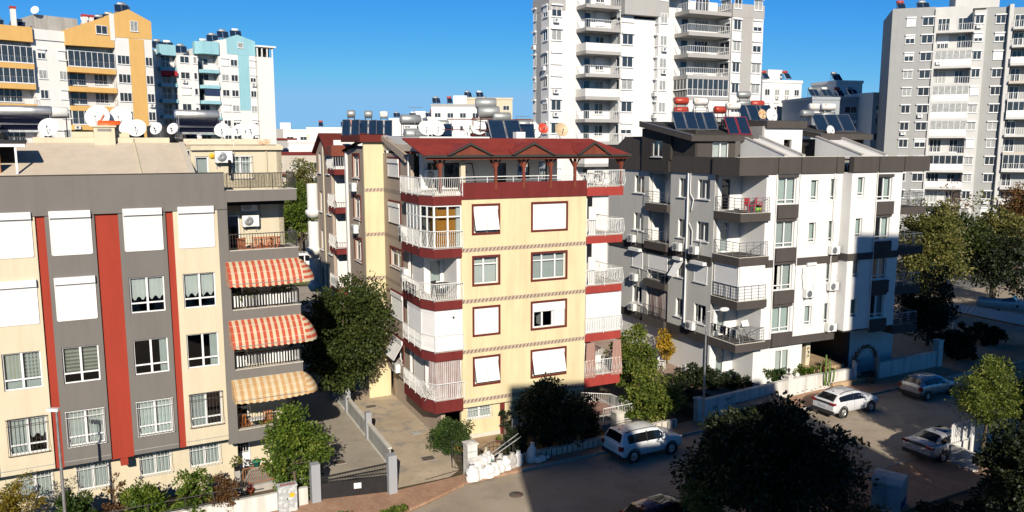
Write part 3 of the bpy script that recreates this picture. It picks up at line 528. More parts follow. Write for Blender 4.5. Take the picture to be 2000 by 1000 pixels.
# diagonal block ornament between the storeys
bd=[]
pm=stripes('ornament_band',(.33,.21,.15),(.72,.66,.56),1,0,.03)
for k in (1,2,3,4):
    m=MB(); z0=-.55+HF*k; m.box(-3.11,4.87,-.015,-.001,z0,z0+.24); m.i=1; n=34; w=7.98/n
    for j in range(n):
        x=-3.11+w*j; m.yprism([(x+.02,z0+.03),(x+.11,z0+.03),(x+w-.02,z0+.21),(x+w-.11,z0+.21)],-.019,-.0155)
    m.build('ornament_band',[plaster('ornament_base',(.50,.42,.33),.06,.1),plaster('ornament_block',(.22,.13,.09),.1,.1)],B)
def bwin(w,k,kind):
    a0,a1=w; z0,z1=zl(k)[0]+.11,zl(k)[1]-.11; s=.11
    three=w is WR
    if kind=='closed': window(B,FB,a0,a1,z0,z1,2,None,.14,surround=s); shutter(B,FRONT(.06),a0+.03,a1-.03,z0+.02,z1-.24,.22,.03)
    elif kind=='tilt': window(B,FB,a0,a1,z0,z1,2,None,.16,[('part',.05,.4)],surround=s); shutter(B,FRONT(.06),a0+.03,a1-.03,z0+.12,z1-.24,.22,.04,tilt=R(17))
    elif kind=='half': window(B,FB,a0,a1,z0,z1,2,None,.14,surround=s,cur=[('part',.4,.9)]); shutter(B,FRONT(.06),a0+.03,a1-.03,z0+.02,z1-.24,.22,.03)
    elif kind=='floral': window(B,FB,a0,a1,z0,z1,2,.74,.14,[('full',M['cloth'])],surround=s,widths=[.42])
    elif kind=='three': window(B,FB,a0,a1,z0,z1,3,.72,.14,[('full',M['sheer'])],surround=s,widths=[.3,.7])
    elif kind=='dark':
        window(B,FB,a0,a1,z0,z1,3,None,.14,surround=s,widths=[.32,.64],fw=.07,opened=1)
        shutter(B,FRONT(.06),a0+.03,a1-.03,z1-.52,z1-.24,.22,.03); q=MB(); q.box(a0+(a1-a0)*.66,a1-.03,.05,.1,z0+.02,z1-.5); q.box(a0+.03,a0+.14,.05,.1,z0+.02,z1-.5); q.build('shutter_panel',M['shutter'],B)
for k,a,b_ in ((4,'tilt','closed'),(3,'floral','three'),(2,'half','dark'),(1,'tilt','tilt')): bwin(WL,k,a); bwin(WR,k,b_)
window(B,FRONT(.35),-2.68,-1.2,1.28,2.1,2,None,.06,[('full',M['cloth'])],grille=M['wrail'],sill=.06); window(B,FRONT(.35),.6,3.6,.3,2.05,3,.3,.06,[('part',.1,.5)])
solid(B,'red_pilaster',M['maroon'],-.62,-.35,.25,.349,.0,2.09)
# terrace fascia, floor and rail
solid(B,'terrace_fascia',M['maroon'],-3.11,4.87,-.06,.22,13.99,14.90)
solid(B,'terrace_floor',M['tile'],-4.5,4.86,.23,9.95,14.2,14.45)
m=MB(); m.tube([(-3.1,.02,15.22),(4.87,.02,15.22)],.03,6); 
for k in range(6): x=-3.1+k*1.594; m.tube([(x,.02,14.88),(x,.02,15.22)],.022,5)
m.tube([(-3.1,.02,15.05),(4.87,.02,15.05)],.012,4); m.build('terrace_rail',M['wrail'],B)
# rear terrace wall with doors
tw=[(-4.1,-3.5,14.5,15.95),(-3.1,-2.0,14.5,15.95),(.2,.85,14.5,15.9),(3.0,3.6,14.5,15.95),(1.6,2.4,14.9,15.9)]
wall(B,'terrace_back_wall',M['white'],FRONT(2.6),-4.5,4.3,14.45,16.6,tw)
for h in tw: window(B,FRONT(2.6),*h,1,None,.05,mat=M['dark'],name='terrace_door')
# left corner balconies
SL=[(-3.11,-.15),(-4.75,-.15),(-5.2,.95),(-5.2,4.3),(-4.58,4.3),(-4.58,4.2),(-3.11,4.2)]
RL=[(-3.06,-.16),(-4.78,-.16),(-5.25,.95),(-5.25,4.15)]
for k in range(1,6):
    zb=2.13+HF*(k-1) if k<5 else 13.72; zt=zb+.62 if k==1 else zb+.50
    if k==1: zb=2.05
    m=MB(); m.prism([(-3.12,-.15),(-4.75,-.15),(-5.2,.95),(-5.2,4.3),(-3.12,4.3)],zb,zt); m.build('balcony_slab',M['maroon'],B)
    m=MB(); m.prism([(-3.125,-.12),(-4.7,-.12),(-5.16,.97),(-5.16,4.25),(-3.125,4.25)],zt,zt+.02); m.build('balcony_tiles',M['tile'],B)
    railing(B,RL,zt+.08,zt+.98,M['wrail'],.12,.013,.10,1.2)
# recessed balcony walls
wall(B,'balcony_back_wall',M['white'],FRONT(2.2),-4.56,-3.36,2.6,13.7,[(-4.2,-3.5,z+2.6,z+4.6) for z in (0,2.9,5.8,8.7)])
solid(B,'balcony_side_wall',M['white'],-3.35,-3.12,.1,4.0,2.1,14.4)
solid(B,'balcony_inner_wall',M['white'],-4.56,-4.35,2.21,4.35,2.6,14.4)
for z in (0,2.9,5.8,8.7): window(B,FRONT(2.2),-4.2,-3.5,z+2.6,z+4.6,1,.35,.05,[('full',)],name='balcony_door')
# fourth floor: glazed balcony with amber curtains ; second floor: shuttered ; first floor: striped curtain
def glazed(z0,z1,kind):
    segs=[((-4.72,-.10),(-3.13,-.10)),((-5.15,.95),(-4.73,-.10)),((-5.15,3.4),(-5.15,.97))]
    for n,(p,q) in enumerate(segs):
        f,L_=SLANT(p,q)
        if kind=='glass':
            o=window(B,f,.01,L_-.01,z0,z1,2 if n!=2 else 4,.74,.0,fw=.06,name='balcony_glazing')
            if n==0: curtain_mesh(f,.1,L_-.1,z0,z1,.35,.03,5).build('amber_curtain',M['amber'],o)
            if n==1: curtain_mesh(f,.45,L_-.02,z0,z1,.30,.03,5).build('amber_curtain',M['amber'],o)
        else:
            window(B,f,.01,L_-.01,z0,z1,2,None,.08,fw=.06,name='balcony_glazing')
            shutter(B,f,.03,L_-.03,z0+.03,z1-.16,.14,.04)
            if n==0:
                q_=MB(); q_.fm=f; q_.lathe([(0,0),(.06,.0),(.06,.05),(0,.06)],(1.05,-.05,z1-.42),(0,-1,0),10); q_.build('round_vent',M['plasticd'],B)
glazed(11.36,13.70,'glass'); glazed(5.58,7.90,'shut')
f,L_=SLANT((-4.70,-.02),(-3.25,-.02)); c=curtain_mesh(f,.0,L_,2.75,5.0,0,.05,7,flare=.12); o=c.build('striped_curtain',M['pinkstripe'],B); uvset(o,lambda p:(p.x*1.6,p.z))
f,L_=SLANT((-4.95,.45),(-4.72,-.02)); c=curtain_mesh(f,.0,L_,2.75,5.0,0,.04,7,flare=.1); o=c.build('striped_curtain',M['pinkstripe'],B); uvset(o,lambda p:(p.y*1.6,p.z))
# left side wall in taupe
SB=LEFT(-4.57)
SH=[(-8.86,-6.30,z0,z1) for z0,z1 in ()]
sw=[(8.75,6.42,15.05,16.10,'s'),(8.75,6.42,12.15,13.38,'s'),(8.65,6.25,9.28,10.42,'w'),(8.6,6.1,6.05,7.62,'s'),(8.55,6.35,3.25,4.72,'t')]
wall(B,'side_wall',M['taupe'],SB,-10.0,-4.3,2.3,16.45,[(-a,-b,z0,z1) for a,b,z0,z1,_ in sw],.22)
for a,b,z0,z1,t_ in sw:
    window(B,SB,-a,-b,z0,z1,2,.72 if t_=='w' else None,.12,[('part',.2,.9)],surround=.13,sill=.1)
    if t_=='s': shutter(B,LEFT(-4.60),-a+.05,-b-.1,z0,z1-.25,.25,.10)
    if t_=='t': shutter(B,LEFT(-4.60),-a+.05,-b-.1,z0+.1,z1-.25,.25,.10,tilt=R(32))
for k in (1,2,3,4,5):
    m=MB(); m.fm=SB; z0=-.55+HF*k
    m.box(-9.99,-4.32,-.012,-.001,z0,z0+.24)
    m.i=1
    for j in range(24): x=-9.95+j*.235; m.yprism([(x+.02,z0+.03),(x+.10,z0+.03),(x+.21,z0+.21),(x+.13,z0+.21)],-.016,-.0125)
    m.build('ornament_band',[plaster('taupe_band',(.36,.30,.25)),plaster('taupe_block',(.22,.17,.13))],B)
solid(B,'lower_side_wall',M['taupe'],-4.2,-3.95,.6,10,-.2,2.3)
solid(B,'soffit',M['soffit'],-4.56,-3.3,.5,10,2.2,2.29)
m=MB(); m.tube([(-4.68,4.36,2.4),(-4.68,4.36,16.3)],.05,7); m.tube([(-4.72,4.5,2.2),(-4.72,4.5,10)],.03,6); m.build('downpipe',M['pvc'],B)
# hipped red terrace roof on brown posts
m=MB(); P=[(-5.3,-.5,16.42),(7.6,-.5,16.42),(6.9,3.0,17.36),(-5.45,3.0,17.36),(8.3,3.0,16.42)]
m.add([(x,y,z) for x,y,z in P]+[(x,y,z-.09) for x,y,z in P],[(0,1,2,3),(1,4,2),(5,8,7,6),(6,7,9),(0,5,6,1),(3,8,5,0),(1,6,9,4),(3,2,7,8)])
m.build('terrace_roof',M['roofred'],B)
m=MB(); m.box(-5.32,7.62,-.56,-.50,16.30,16.44); m.tube([(7.6,-.5,16.36),(8.3,3,16.36)],.05,6); m.build('roof_gutter',M['darkest'],B)
m=MB()
for x0,x1,zp in ((-4.05,-1.45,17.06),(-.25,2.4,17.10),(3.92,6.12,17.14)):
    xm=(x0+x1)/2; zb=16.44
    m.i=0; m.add([(x0,-.62,zb),(xm,-.62,zp),(xm,2.0,zp),(x0+.2,.3,zb+.24)],[(0,1,2,3)]); m.add([(x1,-.62,zb),(xm,-.62,zp),(xm,2.0,zp),(x1-.2,.3,zb+.24)],[(0,3,2,1)])
    m.i=1; m.yprism([(x0+.25,zb),(x1-.25,zb),(xm,zp-.14)],-.54,-.46)
    m.i=2; m.yprism([(x0-.06,zb-.02),(x0+.12,zb-.02),(xm,zp-.10),(xm,zp+.04)],-.68,-.60); m.yprism([(x1+.06,zb-.02),(xm,zp+.04),(xm,zp-.10),(x1-.12,zb-.02)],-.68,-.60)
m.build('gable_dormer',[M['roofred'],M['brown'],M['darkest']],B)
m=MB(); m.box(-5.2,7.5,-.4,-.28,16.18,16.30); m.box(-5.2,7.5,2.4,2.5,16.5,16.62); m.build('eaves_beam',M['brown'],B)
for x in (-4.3,-1.02,.72,2.45,4.05,7.25):
    m=MB(); y=-.02 if -3.2<x<4.9 else .02
    m.box(x-.07,x+.07,y-.07,y+.07,14.5,16.2)
    for sx in (-1,1): m.yprism([(x+sx*.07,15.65),(x+sx*.07,15.85),(x+sx*.42,16.22),(x+sx*.26,16.22)],y-.05,y+.05)
    m.build('roof_post',M['brown'],B)
solid(B,'roof_pillar',M['cream'],-2.98,-2.72,.25,.5,14.45,16.3)
# right-hand balconies
wall(B,'right_wall',M['white'],LEFT(4.87),-9.9,-.24,2.1,14.4,[],.2)
for k,(zb,zt) in enumerate(((2.28,2.95),(5.12,5.62),(8.10,8.55),(11.12,11.58),(13.97,14.5))):
    m=MB(); m.prism([(4.88,-.06),(7.4,-.06),(7.4,4.0),(4.88,4.0)],zb,zt); m.build('balcony_slab',plaster('bright_red_render',(.36,.05,.04),.08,.12),B)
    m=MB(); m.prism([(4.9,-.03),(7.37,-.03),(7.37,3.97),(4.9,3.97)],zt,zt+.02); m.build('balcony_tiles',M['tile'],B)
    railing(B,[(4.86,-.1),(7.43,-.1),(7.43,3.9)],zt+.08,zt+.98,M['wrail'],.12,.013,.10,1.25)
    if k in (2,3): solid(B,'privacy_screen',M['white'],5.08,5.55,.02,.10,zt+.02,zt+1.75)
wall(B,'balcony_back_wall',M['taupe'],FRONT(3.2),5.08,7.2,2.3,14.0,[(5.4,6.4,z,z+2.0) for z in (2.97,8.6,11.6)])
for z in (8.6,11.6): window(B,FRONT(3.2),5.4,6.4,z,z+2.0,2,.75,.05,name='balcony_door')
for p,q in (((4.9,-.02),(7.38,-.02)),):
    f,L_=SLANT(p,q); window(B,f,.01,L_-.01,5.66,8.06,2,None,.09,name='balcony_glazing'); shutter(B,f,.03,L_-.03,5.68,7.82,.22,.05)
solid(B,'balcony_side_screen',M['shutter'],7.32,7.38,.0,3.9,5.66,8.06)
for a,b,fl in ((4.92,5.55,.10),(6.85,7.38,.12)):
    f,L_=SLANT((a,-.12),(b,-.12)); curtain_mesh(f,0,L_,2.85,5.05,0,.06,10,flare=fl).build('pink_curtain',M['pinkcloth'],B)
# ground floor steps and railing at the right corner
m=MB(); m.box(4.9,7.5,-.3,2.6,-.2,.55); m.box(5.2,7.3,-1.6,-.3,-.2,.35)
m.build('entrance_terrace',M['conc'],B); railing(B,[(5.2,2.0),(7.2,.6),(7.45,-1.5),(5.3,-1.6)],.45,1.35,M['wrail'],.12,.012)
solid(B,'pink_awning_roof',M['pinkcloth'],5.2,6.9,-.8,1.4,.72,.76)
# gate leaf of white bars by the ground floor corner
m=MB()
for k in range(7): m.box(-.25,.35,-.6,-.57,.15+k*.16,.21+k*.16)
m.box(-.28,-.25,-.61,-.56,.1,1.25); m.box(.35,.38,-.61,-.56,.1,1.25); m.build('ground_floor_gate',M['wrail'],B)
# main body, rear wing and back roofs
m=MB(); m.box(-4.2,4.86,9.75,10,0,16.6); m.build('rear_wall',M['taupe'],B)
m=MB(); m.box(-4.55,7.0,3.02,9.9,16.6,17.0); m.build('rear_roof',M['roofcream'],B)
m=MB(); m.box(-4.0,.2,3.6,3.8,17.0,17.45); m.box(1.9,2.5,3.4,3.9,17.0,17.75); m.box(2.6,7.0,3.6,3.8,17.0,17.38); m.box(-4.2,-4.0,3.6,10,17.0,17.45); m.build('roof_parapet',M['white'],B)
m=MB(); m.xprism([(2.9,16.4),(3.3,17.2),(10.0,17.62),(10.0,17.5),(3.35,17.08),(3.0,16.35)],-4.62,-4.5); m.build('roof_verge',M['pvc'],B)
# rear wing, seen to the left
FW=FRONT(10.0)
wall(B,'wing_front_wall',M['yellow'],FW,-5.85,-4.35,0,17.25,[],.2)
for k in (2,3,4,5):
    m=MB(); z0=-.55+HF*k; m.box(-5.85,-4.6,9.985,9.999,z0,z0+.24); m.i=1
    for j in range(5): x=-5.8+j*.24; m.yprism([(x+.02,z0+.03),(x+.1,z0+.03),(x+.21,z0+.21),(x+.13,z0+.21)],9.98,9.984)
    m.build('ornament_band',[MATS['ornament_base'],MATS['ornament_block']],B)
SW=LEFT(-5.85); whl=[(-12.75,-11.1,z,z+1.5) for z in (15.0-.2,12.05,9.2,6.3)]
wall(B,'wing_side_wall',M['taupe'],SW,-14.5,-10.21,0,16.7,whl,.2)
for h in whl: window(B,SW,*h,2,.72,.12,[('part',.1,.8)],surround=.13,sill=.1)
m=MB(); m.prism([(-6.15,9.7),(-4.3,9.7),(-4.3,9.95),(-5.6,9.95),(-5.6,14.9),(-6.15,14.9)],17.15,17.62)
m.build('wing_fascia',M['redtrim'],B)
m=MB(); m.add([(-6.2,14.9,16.55),(-6.2,11.0,17.1),(-6.1,9.72,17.64),(-4.3,9.72,17.66),(-4.3,14.9,17.2)],[(0,1,2,3,4)]); m.box(-5.84,-4.3,10.2,14.5,16.7,16.9); m.build('wing_roof',M['roofdark'],B)
m=MB(); m.xprism([(9.9,17.6),(9.9,17.3),(4.8,15.95),(4.8,16.45)],-4.75,-4.6); m.build('raking_fascia',M['taupe'],B)
solid(B,'wing_corner_pier',M['white'],-6.0,-5.86,14.3,14.7,0,16.5)
for z in (0.6,3.5,6.4,9.3,12.2,14.9):
    m=MB(); m.box(-6.7,-5.2,14.71,17.0,z,z+.35); m.build('wing_balcony_slab',M['maroon'],B)
    if z>3: railing(B,[(-6.7,16.9),(-6.75,14.8),(-5.9,14.75)],z+.45,z+1.3,M['wrail'],.16,.013,.08)
solid(B,'wing_balcony_back',M['white'],-5.2,-5.0,14.71,17.0,0,16.2)
m=MB(); m.xprism([(14.6,16.2),(17.2,16.2),(17.2,16.75),(14.6,16.95)],-6.9,-5.0); m.build('wing_balcony_roof',M['brown'],B)
# taller taupe gable end further back
G2=LEFT(-6.65); h2=[(-20.2,-19.4,z,z+1.5) for z in (14.9,12.0,9.1,6.2)]+[(-17.4,-16.4,z,z+1.5) for z in (14.9,12.0,9.1,6.2)]
wall(B,'rear_gable_wall',M['taupe'],G2,-21.0,-16.0,0,16.4,h2,.2)
for h in h2: window(B,G2,*h,1,None,.1,[('full',)],sill=.12)
m=MB(); m.xprism([(16.0,16.4),(18.5,17.7),(21.0,16.4)],-6.65,-6.45); m.build('rear_gable',M['taupe'],B)
m=MB(); m.xprism([(15.8,16.4),(18.5,17.82),(18.5,17.68),(15.9,16.3)],-6.95,-3); m.xprism([(21.2,16.4),(18.5,17.82),(18.5,17.68),(21.1,16.3)],-6.95,-3); m.build('rear_gable_roof',M['redtrim'],B)
solid(B,'rear_gable_pilaster',M['cream'],-6.72,-6.66,18.35,18.6,0,17.2)
solid(B,'rear_block_wall',M['white'],-6.4,4,16.0,16.2,0,17.3)
for z in (5.6,8.5,11.4):
    m=MB(); m.lathe([(.001,0),(.45,0),(.62,.35),(.62,.55),(.5,.6),(.001,.6)],(-6.9,21.5,z),(0,0,1),14); m.lathe([(.45,.6),(.45,2.6)],(-6.9,21.5,z),(0,0,1),14); m.build('round_bay',M['white'],B)
# things on building B
ac_unit('air conditioner in the deep shade at the left end of the red roof terrace','B',-3.95,2.6,15.0)
for lb,v,z in [('white air conditioner under the top side window of the yellow block wing',12.2,13.9),('white air conditioner under the fourth floor side window of the yellow block wing',12.0,11.1)]: ac_unit(lb,'B',-5.85,v,z,-pi/2)
for lb,v,z in [('white air conditioner on the taupe side wall beside the glazed corner balcony',5.4,11.55),('white air conditioner on the taupe side wall beside the black laundry',5.2,9.0),('second white air conditioner lower beside the black laundry balcony',4.75,8.35),('white air conditioner hanging under the tilted side shutter',7.3,2.55)]: ac_unit(lb,'B',-4.57,v,z,-pi/2)
# laundry, table on the third floor balcony
t=thing('laundry','black clothes hung out on a line at the left balcony of the yellow block','laundry',W('B',-5.5,1.6,9.0),ang('B'))
q=MB()
for k in range(6):
    y=-.75+k*.3; w=.24+.1*(k%2); h=.55+.2*random.random(); q.add([(0,y,.25),(0.02,y+w,.25),(.05,y+w-.02,.25-h),(-.03,y+.03,.25-h*.9)],[(0,1,2,3)]); q.add([(-.18,y+.05,.22),(-.16,y+w,.22),(-.14,y+w,.22-h),(-.2,y+.05,.22-h*.9)],[(0,1,2,3)])
q.build('clothes',M['blackcloth'],t); q=MB(); q.tube([(0,-.95,.26),(0,1.1,.26)],.008,4); q.tube([(-.18,-.95,.23),(-.18,1.1,.23)],.008,4); q.tube([(0,-.95,.26),(.5,-.9,-.05)],.012,4); q.build('drying_rack',M['wrail'],t)
t=thing('patio_table','round garden table cluttered with things on the third floor corner balcony','table',W('B',-3.95,.75,8.55),ang('B')); q=MB(); q.lathe([(.001,.7),(.4,.7),(.4,.74),(.001,.74)],(0,0,0),(0,0,1),16); q.build('table_top',M['plasticd'],t); q=MB(); q.tube([(0,0,0),(0,0,.7)],.03,6); q.box(-.25,.25,-.02,.02,0,.03); q.box(-.02,.02,-.25,.25,.03,.06); q.build('leg',M['iron'],t)
patio_chair('dark chair behind the rail of the third floor corner balcony',W('B',-4.4,.5,8.55),ang('B')+.6,M['iron'])
t=thing('drying_rack','white folding drying rack standing on the first floor corner balcony','drying rack',W('B',-4.75,.5,2.72),ang('B')+.9); q=MB()
for k in range(6): q.tube([(-.4,-.3+k*.12,.95+.05*abs(k-2.5)),(.4,-.3+k*.12,.95+.05*abs(k-2.5))],.01,4)
q.tube([(-.4,-.3,1.05),(-.4,.3,0)],.013,4); q.tube([(-.4,.3,1.05),(-.4,-.3,0)],.013,4); q.tube([(.4,-.3,1.05),(.4,.3,0)],.013,4); q.tube([(.4,.3,1.05),(.4,-.3,0)],.013,4); q.build('frame',M['wrail'],t)
t=thing('patio_table','white plastic table behind the right-hand rail of the red roof terrace','table',W('B',5.7,1.0,14.53),ang('B')); MB().box(-.6,.6,-.4,.4,.72,.76).build('table_top',M['plasticw'],t)
for sx in (-.5,.5):
    for sy in (-.3,.3): MB().box(sx-.03,sx+.03,sy-.03,sy+.03,0,.72).build('leg',M['plasticw'],t)
for k,(u,lb) in enumerate([(5.3,'left white plastic chair at the right end of the red roof terrace'),(6.3,'right white plastic chair at the right end of the red roof terrace')]): patio_chair(lb,W('B',u,.5,14.53),ang('B')+pi+.2*k,M['plasticw'],'white plastic chairs on the roof terrace')
solid_=MB(); solid_.box(-.55,.55,-.3,.3,0,.9); solid_.box(-.58,.58,-.33,.33,.9,.94); o=tag(solid_.build('storage_box',M['plasticw'],loc=W('B',6.05,1.2,2.98),rz=ang('B')),'white storage box behind the rail between pink curtains','box')
# roof of B: dishes, heaters
for lb,u,v,r,z in [('left of two white dishes above the long white parapet of the yellow block',-2.05,9.0,.48,17.5),('right of two white dishes above the long white parapet of the yellow block',-1.25,9.1,.52,17.5),('left dish of the overlapping pair in the middle of the yellow block roof',.55,8.0,.42,17.6),('right front dish of the overlapping pair in the middle of the yellow block roof',1.15,7.9,.55,17.6),
   ('white dish behind the pipe frame on the yellow block roof',4.2,9.0,.42,17.5),('big white dish near the red dish on the yellow block roof',5.3,8.2,.58,17.4),('tan dish standing at the right end of the yellow block roof',7.4,8.0,.48,17.45)]:
    dish(lb,'B',u,v,z,r,25,20,mast=.5,mat=plain('tan_dish',(.55,.42,.26)) if 'tan' in lb else None)
dish('small dish with red disc face beside the big dish on the yellow block','B',6.05,8.1,17.5,.36,25,20,mat=plain('red_dish',(.55,.06,.03)),mast=.55)
def flat_heater(label,loc,rz=0,n=2,tank='tankg',stack=1,tr=.27,tl=1.15,pw=.95,ph=1.9,z0=.25,gap=.04,frame=None,tank2=None,solid_frame=False,th=1.45):
    t=thing('solar_water_heater',label,'solar water heater',loc,rz,group='solar water heaters on the roofs')
    for k in range(n):
        x0=-(n*pw+(n-1)*gap)/2+k*(pw+gap); m=MB(); s_=sin(R(47)); c_=cos(R(47))
        P=lambda x,d,o:(x,-.6+d*c_+o*s_*0-o*s_,z0+d*s_+o*c_)
        a=[P(x0,0,0),P(x0+pw,0,0),P(x0+pw,ph,0),P(x0,ph,0)]; b=[P(x0,0,.09),P(x0+pw,0,.09),P(x0+pw,ph,.09),P(x0,ph,.09)]
        m.add(a+b,[(3,2,1,0),(0,1,5,4),(1,2,6,5),(2,3,7,6),(3,0,4,7),(4,5,6,7)]); m.i=1
        e=.05; m.add([P(x0+e,e,.094),P(x0+pw-e,e,.094),P(x0+pw-e,ph-e,.094),P(x0+e,ph-e,.094)],[(0,1,2,3)])
        m.build('collector_panel',[frame or M['alu'],M['solar']],t)
    y=.95; 
    for k in range(stack):
        m=MB(); barrel(m,(0,y,th+.35+k*.68),(1,0,0),tr,tl); m.build('tank',M[tank if k==0 else (tank2 or tank)],t)
    m=MB(); stand(m,-tl*.4,tl*.4,y-.25,y+.25,0,th+.08,.022); 
    for sx in (-n*pw/2+.05,n*pw/2-.05): m.tube([(sx,-.6,z0-.02),(sx,-.6,0)],.018,4); m.tube([(sx,-.6,0),(sx,y+.25,0)],.018,4); m.tube([(sx,.62,1.5),(sx,.62,0)],.018,4)
    if stack>1: stand(m,-tl*.4,tl*.4,y-.25,y+.25,th,th+.75,.018)
    m.build('frame',M['iron'],t); return t
flat_heater('grey-tanked heater with two flat panels rising just behind the red terrace roof',W('B',2.0,5.2,16.95),ang('B')+R(-10),2,'tankg',1,pw=1.0,z0=.15)
water_tank('upper grey drum on the red pipe stand behind the red terrace roof',W('B',2.25,8.9,17.0),.36,1.4,M['tankg'],2.35,ang('B')-.35); water_tank('lower grey drum on the red pipe stand behind the red terrace roof',W('B',1.9,7.6,17.0),.36,1.4,M['tankg'],1.75,ang('B')-.35)
for k,(u,v,tk,lb) in enumerate([(-4.6,18.3,'tankg','leftmost heater of a row behind the yellow block, grey drum over an orange drum'),(-3.2,18.6,'tankg','middle heater of the row behind the yellow block with two grey drums'),(-1.9,18.9,'tankw','right heater of the row behind the yellow block with two white drums')]):
    flat_heater(lb,W('B',u,v,17.0),ang('B')+R(-18),2,'tanko' if k==0 else tk,2,tr=.26,tl=.6,pw=.62,ph=2.1,tank2=tk,th=1.25)
water_tank('large grey drum over another drum behind the dark roof ridge of the yellow block',W('B',.1,18.5,17.0),.38,1.6,M['tankg'],1.5,ang('B')); water_tank('lower large grey drum resting above the dark ridge of the yellow block',W('B',-.6,15.5,17.0),.40,1.5,M['tankg'],.35,ang('B'))
for k,(u,v,lb) in enumerate([(-.6,9.6,'dark flat panel heater right of two white dishes on the yellow block'),(2.9,8.9,'dark flat panel heater right of the overlapping dishes on the yellow block'),(4.3,7.2,'small dark panel heater right of the grey drums on the yellow block')]): flat_heater(lb,W('B',u,v,17.1),ang('B')+R(-20),1,'tankg',1,pw=1.3,ph=1.3,th=.9,tl=.9)
# ================================================================== building C: white and charcoal block on the right
Cb=thing('apartment_block','white and charcoal apartment block with corner balconies and solar panels on its roofs','building',W('C',0,0),ang('C'))
FC=FRONT(0); ZS=[3.85,6.75,9.65,12.55]      # floor levels
X0=-7.34
# main front wall
c1=(-4.06,-2.45); c2=(-1.17,-.52); c3=(.62,1.12)
fh=[]
for k in range(4):
    z=4.27+2.92*k
    fh+=[(*c1,z,z+1.78),(*c2,4.53+2.9*k,5.9+2.9*k),(*c3,4.5+2.9*k,5.95+2.9*k)]
wall(Cb,'front_wall',M['white'],FC,-5.05,1.66,3.86,15.05,fh,.25)
for k in range(4):
    z=4.27+2.92*k
    window(Cb,FC,*c1,z,z+1.78,2,.16 if k!=1 else .18,.14,[('full',M['sheerg'] if k in (0,3) else M['sheer'])] if k!=1 else [('part',.35,.97,M['sheer'])],opened=0 if k==1 else None)
    m=MB(); m.box(c1[0]-.03,c1[1]+.12,-.16,-.001,z-.93,z-.02); m.build('window_apron',M['dark'],Cb)
    m=MB(); m.box(c1[0]-.03,c1[1]+.12,-.05,-.001,z+1.78,z+1.96); m.build('window_lintel',M['dark'],Cb)
    window(Cb,FC,*c2,4.53+2.9*k,5.9+2.9*k,1,.16,.13,[('blind',.06,.94,.0 if k!=1 else .75,M['sheerg'] if k!=1 else M['ecru'])],sill=.05)
    window(Cb,FC,*c3,4.5+2.9*k,5.95+2.9*k,1,.16,.13,[('blind',.06,.94,.0,M['sheerg'] if k==3 else M['sheer'])],sill=.05)
    m=MB()
    for c,zz in ((c2,4.53+2.9*k),(c3,4.5+2.9*k)): m.box(c[0]-.14,c[0]-.12,-.02,-.001,zz-.2,zz+1.6); m.box(c[1]+.14,c[1]+.16,-.02,-.001,zz-.2,zz+1.6); m.box(c[0]-.12,c[1]+.14,-.02,-.001,zz+1.55,zz+1.6)
    m.build('window_moulding',M['white'],Cb)
def chshutter(face,a0,a1,z1,lb=None,box=.25,h=1.3): shutter(Cb,face,a0,a1,z1-h,z1,box,.16)
shutter(Cb,FC,-1.22,-.47,7.45,8.75,.2,.15,frac=.0); 
m=MB(); m.tube([(-1.55,-.03,8.6),(-1.6,-.03,8.0),(-1.45,-.05,7.1)],.02,5); m.build('cable',M['darkest'],Cb)
# bands
def band(z0,z1,mat=M['dark']):
    m=MB()
    for a,b in ((-4.86,-4.12),(-2.28,1.655)): m.box(a,b,-.06,-.001,z0,z1)
    m.build('floor_band',mat,Cb)
band(8.83,9.33); band(3.30,3.85)
m=MB(); 
for a,b in ((-4.98,-4.24),(-4.16,-2.26),(-2.18,.9),(.98,1.66)): m.box(a,b,-.12,.2,15.05,16.16)
m.box(-5.05,1.66,-.04,.2,15.06,16.1); m.box(-7.6,-5.0,-.30,.2,15.0,16.17)
m.box(-7.6,-7.36,.2,2.415,15.0,16.17); m.build('fascia',M['dark'],Cb)
solid(Cb,'balcony_ceiling',M['soffit'],-7.35,-5.06,.21,2.39,15.02,15.2)
solid(Cb,'parapet_coping',M['tile'],-7.62,9.0,-.05,.22,16.17,16.20)
# right-hand projecting bay
FR_=FRONT(-.84); RX0,RX1=1.66,6.5
d2=(2.22,2.86); d5=(4.10,5.52)
rh=[]
for k in range(4): rh+=[(*d2,4.95+2.84*k,6.25+2.84*k),(*d5,4.70+2.80*k,6.35+2.80*k)]
wall(Cb,'bay_front_wall',M['white'],FR_,RX0,RX1,4.05,15.1,rh,.25)
solid(Cb,'bay_side_wall',M['white'],RX0,RX0+.2,-.585,-.003,4.05,15.1); solid(Cb,'bay_side_wall',M['white'],RX1-.2,RX1,-.585,9,4.05,15.1)
solid(Cb,'bay_soffit',M['dark'],1.66,6.5,-.83,2.5,3.95,4.04)
for k in range(4):
    z=4.70+2.80*k
    window(Cb,FR_,*d2,4.95+2.84*k,6.25+2.84*k,1,.16,.13,[('blind',.05,.95,0,M['sheerg'])],sill=.05)
    window(Cb,FR_,*d5,z,z+1.65,2,.16,.14,[('part',.5,.97,M['sheerg'])])
    m=MB(); m.box(d5[0]-.05,d5[1]+.12,-1.02,-.842,z-.97,z-.06); m.build('window_apron',M['dark'],Cb)
    solid(Cb,'window_lintel',M['dark'],d5[0]-.05,d5[1]+.12,-.89,-.842,z+1.65,z+1.85)
m=MB()
for a,b in ((1.62,4.0),(4.08,6.46),(6.54,9.05)): m.box(a,b,-.96,-.6,15.1,16.17)
m.box(1.66,9.0,-.86,-.5,15.12,16.1); m.build('fascia',M['dark'],Cb)
